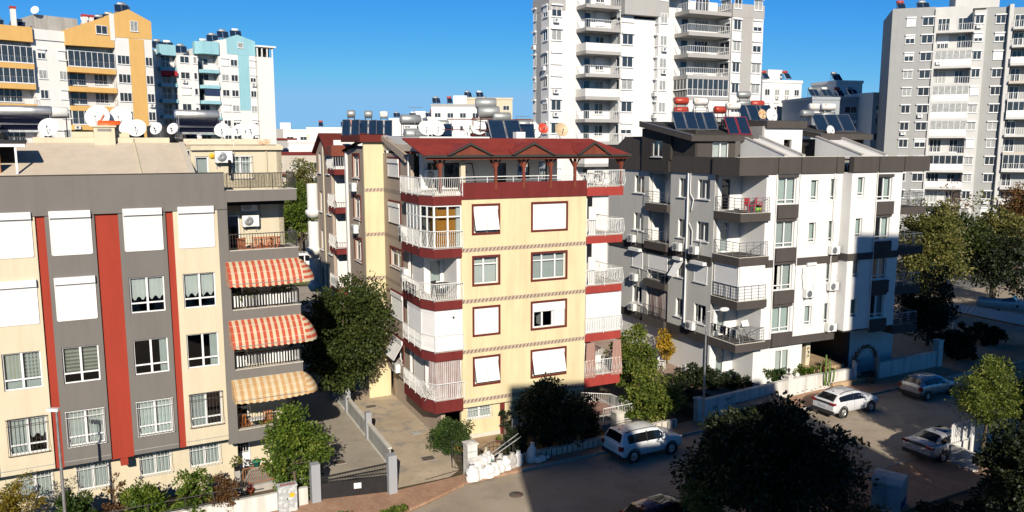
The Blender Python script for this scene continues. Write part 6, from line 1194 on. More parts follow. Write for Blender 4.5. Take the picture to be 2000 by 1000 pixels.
# ---- smaller blocks further off: plain boxes of flats with real openings, balconies and parapets
def fblock(label,x,y,w,d,h,rz,mat,rows,cols,band=None,bal=0,base=0,side=0,roofroom=True):
    t=thing('apartment_block',label,'building',(x,y,base),R(rz),group='distant apartment blocks'); MB().box(0,w,0,d,0,h).build('wall',mat,t)
    m=MB(); m.box(-.15,w+.15,-.15,d+.15,h+.001,h+.55); m.build('parapet',band or mat,t)
    if roofroom: MB().box(w*.35,w*.35+3.5,d*.3,d*.7,h+.56,h+2.9).build('roof_room',mat,t)
    fl=(h-.6)/rows
    for k in range(rows):
        z=h-.6-fl*(k+1)
        for j in range(cols):
            a0=w*(j+.25)/cols; a1=w*(j+.75)/cols
            if bal and j%bal==0: fbalc(t,w*(j+.08)/cols,w*(j+.92)/cols,-1.1,-.001,z+.1,band or mat,.3,'solid',True,wallm=mat); fwin(t,FRONT(0),a0,a1,z+.15,z+2.2,2,0,0,'g')
            else: fwin(t,FRONT(0),a0,a1,z+.9,z+2.2,2,0,0)
        for j in range(side): a=d*(j+.3)/side; fwin(t,LEFT(0),-a-1.3,-a,z+.9,z+2.2,2,0,0)
    return t
def px(u,Y,z): X=(u-1000)/1551.4*Y; return X,Y
def fb(label,u0,u1,ytop,Y,**k):
    kk=dict(d=12,rz=8,mat=M['white'],rows=4,cols=4); kk.update(k); x0=(u0-1000)/1551.4*Y; x1=(u1-1000)/1551.4*Y; zt=17+(281.8-ytop)/1551.4*Y*1.003; rows=kk['rows']; base=max(-.1,zt-rows*2.95-.7)
    return fblock(label,x0,Y,(x1-x0)/cos(R(kk['rz'])),kk['d'],zt-.55-base,kk['rz'],kk['mat'],kk['rows'],kk['cols'],kk.get('band'),kk.get('bal',0),base if kk.get('float') else base,kk.get('side',0),kk.get('roofroom',True))
fblock('beige apartment block with a dark red roof terrace beyond the green trees',-45.5,150,16,12,15.0,12,plaster('beige_far',(.50,.45,.38),.05,.1),5,5,M['maroon'],3,0,0,False)
fblock('white corner block beside the beige one with the red roof terrace',-44,158,11,10,17.3,12,M['offwhite'],5,3,None,2)
for k,(x,y,w,h,l,mt) in enumerate([(-52,190,9,16.5,'low cream block in the skyline gap just right of the striped block','cream'),(-42.5,200,8,18.8,'low white block in the skyline gap with one roof room','white'),(-64,200,10,18,'low grey block partly hidden by the rusty roof ledge','towergrey'),(-36,185,7,17.5,'small pale block in the gap left of the brown gable','offwhite'),(-30,175,9,18.3,'small white block behind the brown gable roof','white'),(-5,150,8,18.6,'low white block behind the pipe frame of the yellow block roof','white'),(3,190,9,19.5,'low white block right of the pipe frame on the skyline','offwhite')]):
    fblock(l,x,y,w,9,h,10+5*(k%3),M[mt],5,3,[None,M['towerdark'],M['maroon']][k%3],2 if k%2 else 0,0,0,k%2==0)
fblock('long white block on the skyline left of the row of drum heaters',-60,235,32,14,21.4,10,M['white'],6,8,None,3); fblock('white block with stacked balconies at the far left skyline gap',-86,270,22,14,21.5,14,M['offwhite'],6,5,None,2)
fblock('low white block on the skyline behind the tank heaters, left part',-38,250,22,14,24.5,6,M['offwhite'],7,6,None,3); fblock('white block with a gabled penthouse on the skyline, behind paired dishes',-22,210,14,12,23.6,12,M['white'],7,5,None,2)
fblock('white block on the skyline behind the grey drums of the yellow block',-20.5,205,16,12,26.6,4,M['white'],8,5,M['towergrey'],4); fblock('cream topped block behind the grey drums, right part',-13.8,222,14,12,29.2,6,plaster('cream_far',(.62,.55,.40),.05,.1),9,4,None,0,0,0,False)
fblock('narrow grey block just left of the white stepped tower',1.2,160,6,10,21.5,10,M['towergrey'],6,2,M['towerdark'],1,0,0,False)
fblock('white block with a stepped top seen just right of the white tower',51,165,9.5,10,29.5,18,M['white'],10,4,None,0,0,2); fblock('low beige block right of the white tower on the skyline',62,200,12,10,22.0,14,M['cream'],6,4)
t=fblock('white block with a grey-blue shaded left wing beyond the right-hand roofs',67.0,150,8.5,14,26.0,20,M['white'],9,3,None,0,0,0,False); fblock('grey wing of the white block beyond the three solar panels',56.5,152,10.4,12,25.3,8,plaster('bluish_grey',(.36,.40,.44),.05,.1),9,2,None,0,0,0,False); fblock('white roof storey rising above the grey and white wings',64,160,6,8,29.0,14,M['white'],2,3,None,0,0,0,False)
for k,(x,y,w,h,l) in enumerate([(-140,330,30,24,'pale block on the left horizon beyond the blue gable block'),(95,300,34,26,'wide pale block on the horizon beyond the right tower'),(30,420,40,26,'pale block low on the horizon right of the narrow grey block'),(-70,460,46,27,'pale long block on the horizon left of the drum heaters'),(-30,520,40,27,'farthest pale block on the central horizon'),(-120,560,60,28,'farthest pale block on the left horizon')]): fblock(l,x,y,w,14,h,(k*37)%20-6,M['offwhite'],7,8,None,3,0,0,k%2==0)
# ---- heaters, drums and dishes on the far roofs: copies of three small prototypes
def proto(kind,label,loc,rz=0):
    k=[t for t in PROTO.get(kind,[])]
    if k: return copytree(k[0],None,loc,rz,label)
    if kind=='h1': t=flat_heater(label,loc,rz,2,'tankg',1,pw=1.0,ph=1.8)
    elif kind=='h2': t=flat_heater(label,loc,rz,2,'tankw',1,pw=1.0,ph=1.8)
    elif kind=='h3': t=flat_heater(label,loc,rz,1,'tankr',1,pw=1.3,ph=1.6)
    else: t=dish(label,'F',0,0,0,.6,0,18,loc=loc)
    KIDS[t.name]=list(t.children); PROTO[kind]=[t]; return t
PROTO={}; ORD=['leftmost','second','third','fourth','fifth','sixth','seventh','eighth','ninth','tenth','eleventh','twelfth','thirteenth']
def row(lab,items):
    its=sorted(items,key=lambda q:q[1][0]/q[1][1]); n=len(its)
    for k,(kind,loc,rz) in enumerate(its): proto(kind,(ORD[k] if k<n-1 else 'rightmost')+' '+lab,loc,rz)
a=ang('D')
row('of four heaters, from the left, along the orange gable roof',[('h1',W('D',4.9+.9*k,1.5+1.6*k,37.6-.55*abs(k-.6)) if k>=0 else W('D',5+1.5*k,3,36.4+.6*k),R(28)) for k in (-2,-1,0,1)]); row('of three heaters, from the left, on the orange block flat roof',[('h1',W('D',u,4.2,33.4),R(24)) for u in (-14.6,-12,-9.2)])
proto('d','white dish at the left corner of the grey roof room on the orange block',W('D',-6.4,4.6,36.4),R(30)); proto('d','white dish between dark panels on the orange gable roof',W('D',.6,5.0,36.0),R(30))
row('of seven heaters, from the left, along the pale blue block roof',[(('h1','h2','h1','h2','h1','h1','h2')[k],W('E',u,3.5+.4*(k%2),z),R(25)) for k,(u,z) in enumerate([(-12.8,33.5),(-11,33.5),(-8.8,33.0),(-4.6,34.3),(-3.0,35.4),(-.9,36.3),(1.4,36.6)])]); proto('d','white dish on the roof of the pale blue block',W('E',4.2,3,35.2),R(25))
row('of two drum heaters on the roof edge of the right grey tower',[('h3',W('G',-7.9,4,39.4),R(-10)),('h1',W('G',-4.4,5,39.4),R(-10))]); row('of seven drum heaters, from the left, above the grey and white wings',[(('h1','h2','h3','h1')[k],(58.2+2.5*k,156,25.9),R(15)) for k in range(4)]+[('h1',(66,165,29.6),R(15)),('h3',(73.5,158,26.6),R(15)),('h1',(75.5,158,26.6),R(15))])
row('of thirteen distant skyline heaters, from the left, behind the yellow block',[(('h1','h2','h1','h3')[k%4],p,R(15)) for k,p in enumerate([(-36,252,25.1),(-31,252,25.1),(-26,252,25.1),(-21,214,24.2),(-17.5,214,24.2),(-13,214,24.2),(-19.5,208,27.2),(-16,208,27.2),(-12.3,226,29.8),(-9,226,29.8),(-7,209,27.2),(-57,240,22),(-50,240,22)])]); proto('d','white dish on the horizon roof right of the far drum heaters',(-9,208,27.2),R(20))
row('of two dark red drum heaters behind the stair tower dishes',[('h3',(52.5,168,30.1),R(15)),('h3',(57,168,30.1),R(15))])

t=thing('pipe_frame','red-brown pipe stand carrying drums on the yellow block roof','pipe frame',W('B',2.0,8.3,17.0),ang('B')-.35); m=MB(); stand(m,-.9,.9,-.9,.9,0,1.7,.03); m.tube([(-2.6,-.9,1.6),(2.9,-.9,1.6)],.025,5); m.tube([(-2.9,-.9,.95),(2.4,-.9,.95)],.025,5); m.build('frame',M['maroon'],t)
for k,(u,v,h,lb) in enumerate([(-1.7,12,2.6,'thin aerial mast left on the yellow block roof'),(5.0,9,2.0,'thin aerial mast right of the drums on the yellow block roof')]):
    t=thing('roof_aerial',lb,'aerial',W('B',u,v,17.0),.4); m=MB(); m.tube([(0,0,0),(0,0,h)],.02,5); m.build('mast',M['steel'],t); m=MB(); m.tube([(-.5,0,h-.1),(.6,0,h-.1)],.012,4)
    for j in range(6): m.tube([(-.45+j*.18,-.3+.03*j,h-.1),(-.45+j*.18,.3-.03*j,h-.1)],.008,4)
    m.build('antenna',M['steel'],t)
# ================================================================== vehicles
def lerp(a,b,t): return a+(b-a)*t
def car(label,kind,x,y,rz,paint,z=0.0,st=None,glass_x=(-1.7,.9),L2=2.1,wx=(-1.28,1.28),wr=.34,rails=True,roofglass=False,tail='strip',wy=.80,rim='alu'):
    t=thing('parked_car',label,'car',(x,y,z),rz,group='cars parked along the street')
    def sec(s):
        x_,w,zb,be,tp,tw=s; return [(0,zb),(w*.86,zb),(w*.985,zb+.10),(w,lerp(zb,be,.5)),(w*.985,be-.05),(w*.955,be),(tw+ (w*.955-tw)*.10,tp-.07) if tp>be+.2 else (tw*1.06,lerp(be,tp,.6)),(tw*.90,tp-.012),(tw*.5,tp+.012),(0,tp+.018)]
    # refine stations with smooth interpolation
    ST=[]
    for a,b in zip(st,st[1:]):
        n=max(1,int((b[0]-a[0])/.13))
        for k in range(n): ST.append(tuple(lerp(a[i],b[i],k/n) for i in range(6)))
    ST.append(st[-1]); G=[sec(s) for s in ST]; ns=len(G[0])
    m=MB()
    for sy in (1,-1):
        vs=[(ST[i][0],sy*p[0],p[1]) for i in range(len(ST)) for p in G[i]]
        fs=[(i*ns+j,(i+1)*ns+j,(i+1)*ns+j+1,i*ns+j+1) for i in range(len(ST)-1) for j in range(ns-1)]
        if sy<0: fs=[f[::-1] for f in fs]
        m.add(vs,fs,True); m.add([vs[j] for j in range(ns)],[tuple(range(ns))]); m.add(vs[-ns:],[tuple(range(ns-1,-1,-1))])
    body=m.build('body',paint,t)
    def at(xx):
        for i in range(len(ST)-1):
            if ST[i][0]<=xx<=ST[i+1][0]:
                f=(xx-ST[i][0])/max(1e-6,ST[i+1][0]-ST[i][0]); return [(lerp(p[0],q[0],f),lerp(p[1],q[1],f)) for p,q in zip(G[i],G[i+1])]
        return G[-1]
    # side glass follows the shell just outside it
    for sy in (-1,1):
        m=MB(); n=16; vs=[]
        for k in range(n+1):
            xx=lerp(glass_x[0],glass_x[1],k/n); g=at(xx); lo,hi=g[5],g[6]; e=sin(pi*min(k/n*4,1)/2)*.94 if k<n/4 else 1
            top=min(.90,max(.08,(hi[1]-lo[1]-.02)/.5))
            vs+=[(xx,sy*(lerp(lo[0],hi[0],.06)+.008),lerp(lo[1],hi[1],.06)),(xx,sy*(lerp(lo[0],hi[0],.88)+.008),lerp(lo[1],hi[1],.88))]
        m.add(vs,[(2*k,2*k+2,2*k+3,2*k+1) if sy<0 else (2*k+1,2*k+3,2*k+2,2*k) for k in range(n)],True); m.build('side_window',M['glassblack'],t)
        p=MB()
        for xx in (lerp(*glass_x,.52),): g=at(xx); p.quad((xx-.03,sy*(g[5][0]+.013),g[5][1]),(xx+.03,sy*(g[5][0]+.013),g[5][1]),(xx+.03,sy*(g[6][0]+.013),g[6][1]),(xx-.03,sy*(g[6][0]+.013),g[6][1])); 
        p.build('door_pillar',M['rubber'],t)
        p=MB(); xx=glass_x[1]-.15; g=at(xx); p.lathe([(.001,-.09),(.08,-.07),(.10,.02),(.07,.09),(.001,.1)],(xx,sy*(g[5][0]+.14),g[5][1]+.06),(1,0,0),10); p.box(xx-.03,xx+.03,sy*(g[5][0]-.02),sy*(g[5][0]+.08),g[5][1]+.0,g[5][1]+.05); p.build('wing_mirror',paint,t)
        p=MB()
        for xx in (lerp(*glass_x,.30),lerp(*glass_x,.78)): g=at(xx); p.box(xx-.10,xx+.06,sy*(g[4][0]+.0),sy*(g[4][0]+.025),g[4][1]-.06,g[4][1]-.03)
        p.build('door_handle',paint,t)
        p=MB()
        for xx in (glass_x[0]+.55,lerp(*glass_x,.52),glass_x[1]-.02):
            g=at(xx); pp=[(xx,sy*(q_[0]+.004),q_[1]) for q_ in g[2:6]]; p.tube(pp,.006,3,cap=False)
        p.build('door_seam',M['rubber'],t)
    # front and rear glass between stations marked in st
    tops=[s for s in st if s[4]>1.25]
    def capglass(a,b,nm):
        ga,gb=at(a),at(b); ins=.07
        P=lambda g,xx,f:[(xx,sy_*g[7][0]*f,g[7][1]) for sy_ in (-1,1)]
        nx=-1 if a<b and nm=='rear_window' else 1; off=.014
        def pts(f): g=at(f); return (f+nx*off*.7,g[7][0]*.98,g[7][1]+off)
        m=MB(); vs=[]; nf=6
        for k in range(nf+1):
            g=at(lerp(a,b,lerp(.10,.90,k/nf))); xx=lerp(a,b,lerp(.10,.90,k/nf)); row=[(-g[7][0],g[7][1]),(-g[8][0],g[8][1]),(0,g[9][1]),(g[8][0],g[8][1]),(g[7][0],g[7][1])]
            vs+=[(xx+nx*off*.6,y_*.97,z_+off) for y_,z_ in row]
        m.add(vs,[(k*5+j,k*5+j+1,(k+1)*5+j+1,(k+1)*5+j) for k in range(nf) for j in range(4)],True); m.build(nm,M['glassblack'],t)
    i0=st.index(tops[0]); i1=st.index(tops[-1]); capglass(st[i0-1][0],st[i0][0],'rear_window'); capglass(st[i1+1][0],st[i1][0],'windshield')
    for wx_ in wx:
        for sy in (-1,1):
            w=MB(); w.lathe([(wr*.62,-.11),(wr*.94,-.115),(wr,-.08),(wr,.08),(wr*.94,.115),(wr*.62,.11)],(wx_,sy*wy,wr),(0,sy,0),24); wh=w.build('wheel',M['rubber'],t)
            r=MB(); r.lathe([(.001,.07),(wr*.2,.075),(wr*.22,.06)],(wx_,sy*wy,wr),(0,sy,0),12); r.lathe([(wr*.56,.06),(wr*.63,.11),(wr*.66,.105)],(wx_,sy*wy,wr),(0,sy,0),22)
            for k in range(5):
                a=2*pi*k/5; c_,s_=cos(a),sin(a); q=lambda rr,tt,yy:(wx_+rr*c_-tt*s_,sy*(wy+yy),wr+rr*s_+tt*c_); r.add([q(wr*.15,-.035,.075),q(wr*.15,.035,.075),q(wr*.6,.05,.09),q(wr*.6,-.05,.09)],[(0,1,2,3)])
            r.build('rim',M[rim],wh); b=MB(); b.lathe([(.001,.03),(wr*.6,.03)],(wx_,sy*wy,wr),(0,sy,0),16); b.build('brake_disc',M['plasticd'],wh)
            a=MB(); a.lathe([(wr*1.02,-.02),(wr*1.22,.0),(wr*1.2,.03),(wr*1.02,.035)],(wx_,sy*(wy+.085),wr+.01),(0,sy,0),26); a.lathe([(.001,-.01),(wr*1.1,-.01)],(wx_,sy*(wy+.088),wr+.01),(0,sy,0),26) if False else None; a.build('wheel_arch',M['plasticd'],t)
    xr=st[0][0]; w0=st[1][1]; g=MB(); be=st[2][3]
    if tail=='strip': g.box(xr-.03,xr+.10,-w0*.98,w0*.98,be-.12,be-.02)
    if tail=='strip': g.build('tail_strip',M['plasticd'],t)
    for sy in (-1,1):
        g=MB(); g.box(xr-.045,xr+.16,sy*w0*(.62 if tail!='box' else .78),sy*(w0+.018),be-(.13 if tail=='strip' else .30),be-(.01 if tail=='strip' else .06)); g.build('tail_light',M['lightr'],t)
    g=MB(); g.box(xr-.03,xr+.03,-.26,.26,be-.36,be-.25); g.build('number_plate',M['plate'],t)
    g=MB(); g.box(xr-.05,xr+.22,-w0*.96,w0*.96,st[0][2]-.12,st[0][2]+.10); g.build('rear_bumper_skirt',M['plasticd'],t)
    if rails:
        for sy in (-1,1):
            g=MB(); xs=[lerp(tops[0][0]+.15,tops[-1][0]-.1,k/6) for k in range(7)]; g.tube([(xx,sy*at(xx)[7][0]*1.0,at(xx)[7][1]+(.05 if 0<k<6 else .0)) for k,xx in enumerate(xs)],.022,5); g.build('roof_rail',M['plasticd'],t)
    if roofglass:
        a,b=tops[0][0]+.35,tops[-1][0]-.02; g=MB(); vs=[]
        for k in range(7):
            xx=lerp(a,b,k/6); q=at(xx); vs+=[(xx,y_*.82,z_+.012) for y_,z_ in [(-q[7][0],q[7][1]),(-q[8][0],q[8][1]),(0,q[9][1]),(q[8][0],q[8][1]),(q[7][0],q[7][1])]]
        g.add(vs,[(k*5+j,k*5+j+1,(k+1)*5+j+1,(k+1)*5+j) for k in range(6) for j in range(4)],True); g.build('sunroof',M['glassblack'],t)
    xx=tops[0][0]+.22; g=MB(); zr=at(xx)[9][1]; g.add([(xx-.08,-.02,zr),(xx+.08,-.02,zr),(xx+.08,.02,zr),(xx-.08,.02,zr),(xx-.07,0,zr+.07)],[(0,1,4),(1,2,4),(2,3,4),(3,0,4)]); g.build('roof_aerial',M['plasticd'],t)
    for sy in (-1,1): g=MB(); g.box(st[-1][0]-.22,st[-1][0]+.015,sy*.48,sy*.80,st[-2][3]-.16,st[-2][3]-.02); g.build('headlight',M['chrome'],t)
    return t
BOXY=[(-2.12,.80,.44,.92,.97,.72),(-2.06,.88,.36,1.04,1.10,.78),(-1.84,.90,.31,1.07,1.63,.66),(-1.0,.90,.29,1.06,1.69,.67),(0,.90,.29,1.04,1.69,.67),(.50,.90,.29,1.03,1.63,.65),(1.12,.90,.29,1.03,1.12,.76),(1.6,.90,.30,1.00,1.07,.72),(1.98,.88,.33,.92,.99,.66),(2.10,.80,.42,.80,.83,.58)]
COUPE=[(-2.13,.78,.42,.88,.93,.70),(-2.05,.87,.34,1.00,1.06,.76),(-1.45,.89,.30,1.04,1.44,.62),(-.7,.89,.28,1.02,1.52,.63),(.1,.89,.28,.99,1.51,.62),(.45,.89,.28,.98,1.45,.60),(1.2,.89,.28,.97,1.06,.70),(1.7,.88,.30,.93,1.0,.66),(2.05,.84,.36,.82,.88,.58),(2.14,.76,.44,.72,.74,.5)]
HATCH=[(-2.02,.74,.42,.84,.90,.66),(-1.95,.83,.32,.98,1.04,.70),(-1.62,.85,.28,1.02,1.40,.60),(-.8,.85,.26,.99,1.48,.60),(0,.85,.26,.96,1.47,.59),(.35,.85,.26,.95,1.41,.57),(1.1,.85,.26,.93,1.0,.66),(1.6,.84,.28,.87,.93,.62),(1.95,.78,.34,.76,.80,.52),(2.02,.70,.42,.68,.70,.45)]
SEDAN=[(-2.22,.78,.42,.90,.95,.68),(-2.14,.88,.33,.99,1.05,.74),(-1.72,.90,.30,1.02,1.09,.74),(-.95,.90,.27,1.01,1.40,.58),(-.3,.90,.27,.98,1.44,.59),(.25,.90,.27,.97,1.42,.58),(1.1,.90,.27,.95,1.03,.68),(1.7,.89,.29,.90,.96,.66),(2.12,.84,.34,.80,.85,.56),(2.22,.76,.42,.70,.73,.48)]
p=Q(10.25,-.93); car('boxy white off-roader parked by the kerb in front of the yellow block','suv',p[0],p[1],TA,CAR['white'],0,BOXY,(-1.62,.80),tail='box',wr=.36)
p=Q(26.1,-1.42); car('white crossover parked in the patch of sunlight by the white garden wall','suv',p[0],p[1],TA,CAR['pearl'],0,COUPE,(-1.55,.85),wr=.35)
p=Q(34.0,-1.75); car('silver hatchback parked in the shade beside the far garden wall','hatch',p[0],p[1],TA,CAR['silver'],0,HATCH,(-1.5,.75),rails=False,tail='box',wr=.31,wy=.76)
p=Q(24.75,-8.9); car('light grey saloon with a dark glass roof half hidden by the picket fence','saloon',p[0],p[1],TA,CAR['sand'],.06,SEDAN,(-1.35,.85),rails=False,roofglass=True,wr=.34)
p=Q(5.9,-8.35); car('dark maroon car at the bottom edge of the photo, only its roof in view','hatch',p[0],p[1]-.25,TA,CAR['dark'],0,HATCH,(-1.5,.75),rails=False,wr=.31,wy=.76)
car('dark car in deep shade behind the carport roof','saloon',41.5,77,R(10),CAR['navy'],.03,SEDAN,(-1.35,.85),rails=False,wr=.33)
# white van beyond the lawn
t=thing('parked_van','white van parked beyond the lawn between the two left blocks','van',(-29.3,106.5,0),R(14)); m=MB(); m.yprism([(-2.9,.4),(2.6,.4),(2.75,1.2),(2.3,1.45),(1.7,2.35),(1.3,2.5),(-2.9,2.5)],-1,1); m.build('body',CAR['white'],t); m=MB(); m.add([(1.25,-1.01,1.45),(2.2,-1.01,1.45),(1.72,-1.01,2.2),(1.25,-1.01,2.25)],[(0,1,2,3)]); m.box(.3,1.1,-1.012,-1.0,1.45,2.2); m.build('side_window',M['glassblack'],t); m=MB(); m.add([(2.31,-.9,1.5),(2.31,.9,1.5),(1.76,.8,2.3),(1.76,-.8,2.3)],[(0,1,2,3)]); m.build('windshield',M['glassblack'],t)
for x in (-1.8,1.75):
    for y in (-.9,.9): m=MB(); m.lathe([(.001,-.1),(.36,-.1),(.36,.1),(.001,.1)],(x,y,.36),(0,1,0),16); m.build('wheel',M['rubber'],t)
t=thing('recycling_bin','yellow bin standing beside the far lawn','bin',(-25.2,99.4,.05),0); m=MB(); m.add([(-.65,-.4,0),(.65,-.4,0),(.65,.4,0),(-.65,.4,0),(-.8,-.5,1.2),(.8,-.5,1.2),(.8,.5,1.2),(-.8,.5,1.2)],[(0,3,2,1),(0,1,5,4),(1,2,6,5),(2,3,7,6),(3,0,4,7),(4,5,6,7)]); m.build('container',M['yel'],t); m=MB(); m.xprism([(-.55,1.2),(0,1.45),(.55,1.2)],-.84,.84); m.build('lid',M['yel'],t)
# ------------------------------------------------------------------ boat on a trailer
t=thing('motor_boat','white motor boat with a chrome rail laid up behind the carport','boat',(49.6,78.0,0.2),R(-38)); m=MB(); ns=13; sec=[]
for k in range(ns):
    f=k/(ns-1); x=-2.6+f*6.0; b=1.05*(1-max(0,(f-.35)/.65)**2.2)+.02; sh=1.25+.42*f**2; ke=.35+.75*max(0,(f-.6)/.4)**2
    sec.append([(x,0,ke),(x,-b*.72,lerp(ke,sh,.35)),(x,-b,sh-.12),(x,-b*1.02,sh),(x,-b*.86,sh+.05)])
vs=[p for s in sec for p in s]+[(p[0],-p[1],p[2]) for s in sec for p in s]; o=ns*5
fs=[(i*5+j,(i+1)*5+j,(i+1)*5+j+1,i*5+j+1) for i in range(ns-1) for j in range(4)]; fs+=[tuple(o+q for q in f[::-1]) for f in fs]
fs+=[(0,1,2,3,4,o+4,o+3,o+2,o+1)]; fs+=[(i*5+4,(i+1)*5+4,o+(i+1)*5+4,o+i*5+4) for i in range(6,ns-1)]
m.add(vs,fs,True); m.build('hull',plain('boat_gelcoat',(.74,.75,.76),.3),t)
m=MB(); m.box(-2.4,.3,-.75,.75,1.0,1.05); m.build('cockpit_floor',M['redcloth'],t); m=MB(); m.add([(.9,-.85,1.35),(.9,.85,1.35),(.45,.75,1.85),(.45,-.75,1.85)],[(0,1,2,3)]); m.add([(.9,-.85,1.35),(.45,-.75,1.85),(-.5,-.85,1.6),(-.4,-.92,1.3)],[(0,1,2,3)]); m.build('windscreen',M['glassblack'],t)
m=MB(); m.tube([(3.2,0,1.7),(2.9,-.35,2.15),(1.9,-.75,2.05),(1.0,-.95,1.75),(.9,-.95,1.35)],.025,5); m.tube([(3.2,0,1.7),(2.9,.35,2.15),(1.9,.75,2.05),(1.0,.95,1.75),(.9,.95,1.35)],.025,5); m.tube([(2.9,-.35,2.15),(2.9,.35,2.15)],.025,5)
for x,b in ((2.2,.62),(1.5,.86)): m.tube([(x,-b,1.5),(x,-b-.02,2.02)],.02,4); m.tube([(x,b,1.5),(x,b+.02,2.02)],.02,4)
m.build('bow_rail',M['chrome'],t); m=MB(); m.lathe([(.001,-.02),(.13,-.01),(.13,.02),(.001,.03)],(.9,-.93,1.0),(0,-1,0),14); m.build('porthole',M['glassblack'],t)
m=MB(); m.tube([(-2.6,-.8,.3),(1.5,-.8,.3),(3.8,0,.3)],.05,5); m.tube([(-2.6,.8,.3),(1.5,.8,.3),(3.8,0,.3)],.05,5); m.tube([(-1,-.8,.3),(-1,.8,.3)],.05,5); m.tube([(-1,-.5,.3),(-1,-.5,.75)],.04,4); m.tube([(-1,.5,.3),(-1,.5,.75)],.04,4); m.build('trailer',M['steel'],t)
for y in (-1,1): m=MB(); m.lathe([(.001,-.09),(.3,-.09),(.3,.09),(.001,.09)],(-1,y,.12),(0,1,0),16); m.build('trailer_wheel',M['rubber'],t)
# ------------------------------------------------------------------ pile of sacks
def sack(label,x,y,z,rz,w=.55,h=.85,lean=(0,0),mat=None,lie=False,mark=None):
    t=thing('rubble_sack',label,'sack',(x,y,z),rz,group='sacks heaped on the pavement'); m=MB(); n=14; nr=9; vs=[]; sd=random.random()*9
    rq=random.Random(int(sd*1000)); dent=[(rq.uniform(0,6.28),rq.uniform(.15,.9),rq.uniform(.3,.7),rq.uniform(.12,.3)) for _ in range(7)]
    n=22; nr=15
    for k in range(nr+1):
        f=k/nr; r=(.62+.38*math.sqrt(max(0,1-(2*abs(f-.35))**2)))*(1 if f<.72 else 1-(f-.72)*1.75); r=max(r,.30)
        for j in range(n):
            a=2*pi*j/n; q=r*(1+.10*sin(2*a+sd)+.05*sin(5*a+f*9+sd))
            for da,df,dw,dd in dent:
                t_=abs((a-da+pi)%(2*pi)-pi)/dw/2+abs(f-df)/.22
                if t_<1: q*=1-dd*(1-t_)
            q*=w*.5; sq=1/max(abs(cos(a))**3+abs(sin(a))**3,.6)**.33; px_,py_=q*cos(a)*sq,q*.72*sin(a)*sq; zz=f*h
            vs.append((px_+lean[0]*f*h,py_+lean[1]*f*h,zz+.05*sin(3*a+sd)*f) if not lie else (zz-h/2,px_,max(.01,py_+w*.36*.72+.02*sin(a*4+sd))))
    fs=[(k*n+j,k*n+(j+1)%n,(k+1)*n+(j+1)%n,(k+1)*n+j) for k in range(nr) for j in range(n)]; m.add(vs,fs,True); m.add(vs[:n],[tuple(range(n-1,-1,-1))]); m.add(vs[-n:],[tuple(range(n))]); m.build('sack_body',mat or M['sack'],t)
    b=MB(); top=Vector((lean[0]*h,lean[1]*h,h)) if not lie else Vector((h/2,0,w*.26))
    up=Vector((lean[0],lean[1],1)).normalized() if not lie else Vector((1,0,.1)).normalized(); b.lathe([(w*.17,-.04),(w*.12,.0),(w*.20,.05),(w*.26,.08),(.01,.06)],top,up,9); b.build('tied_neck',mat or M['sack'],t)
    if mark: b=MB(); f=.62; b.add([(-w*.22+lean[0]*h*f,-w*.405+lean[1]*h*f,h*.5),(w*.22+lean[0]*h*f,-w*.405+lean[1]*h*f,h*.5),(w*.2+lean[0]*h*(f+.15),-w*.37+lean[1]*h*(f+.15),h*.78),(-w*.2+lean[0]*h*(f+.15),-w*.37+lean[1]*h*(f+.15),h*.78)],[(0,1,2,3)]); b.build('green_print',M['green'],t)
    return t
SK=[(.25,-.02,0,'white sack at the front left foot of the heap by the white pillar'),(.62,.10,.0,'plump white sack second from the left end of the heap'),(1.05,.05,0,'white sack slumped forward near the middle of the sunlit heap'),(1.5,.20,0,'white sack right of the slumped one in the sunlit heap'),(.45,.45,0,'tall white sack directly against the white pillar'),(.95,.5,0,'white sack standing in the back row, behind the slumped one'),
 (1.95,.42,0,'white sack leaning on the right part of the sunlit heap'),(2.35,.48,0,'last white sack fully in the sun, right end of the heap'),(.55,.3,.55,'white sack lying on top at the left of the heap'),(1.15,.38,.6,'white sack lying across the top middle of the heap')]
for k,(s,w,z,lb) in enumerate(SK):
    p=Q(s,w); sack(lb,p[0],p[1],.12+z,TA+random.uniform(-.5,.5),random.uniform(.6,.78),random.uniform(.5,.78) if z==0 else .75,(random.uniform(-.15,.15),random.uniform(-.25,.1)),lie=z>0)
p=Q(1.5,.62); sack('white sack with a green printed square standing in the back row',p[0],p[1],.12,TA,.66,1.0,(-.05,.1),mark=True); p=Q(1.15,.68); sack('thin beige sack leaning upright behind the heap',p[0],p[1],.12,TA,.34,1.2,(.2,.1),mat=M['ecru'])
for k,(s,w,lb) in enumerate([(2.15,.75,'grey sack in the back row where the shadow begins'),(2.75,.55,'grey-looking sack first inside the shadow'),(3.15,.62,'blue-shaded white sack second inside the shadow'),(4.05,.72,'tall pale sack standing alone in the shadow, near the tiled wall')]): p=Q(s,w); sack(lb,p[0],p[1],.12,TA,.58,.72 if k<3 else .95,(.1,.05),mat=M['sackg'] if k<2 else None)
p=Q(4.55,.55); sack('pale sack lying flat at the right end of the heap in shadow',p[0],p[1],.12,TA,.5,.8,lie=True)
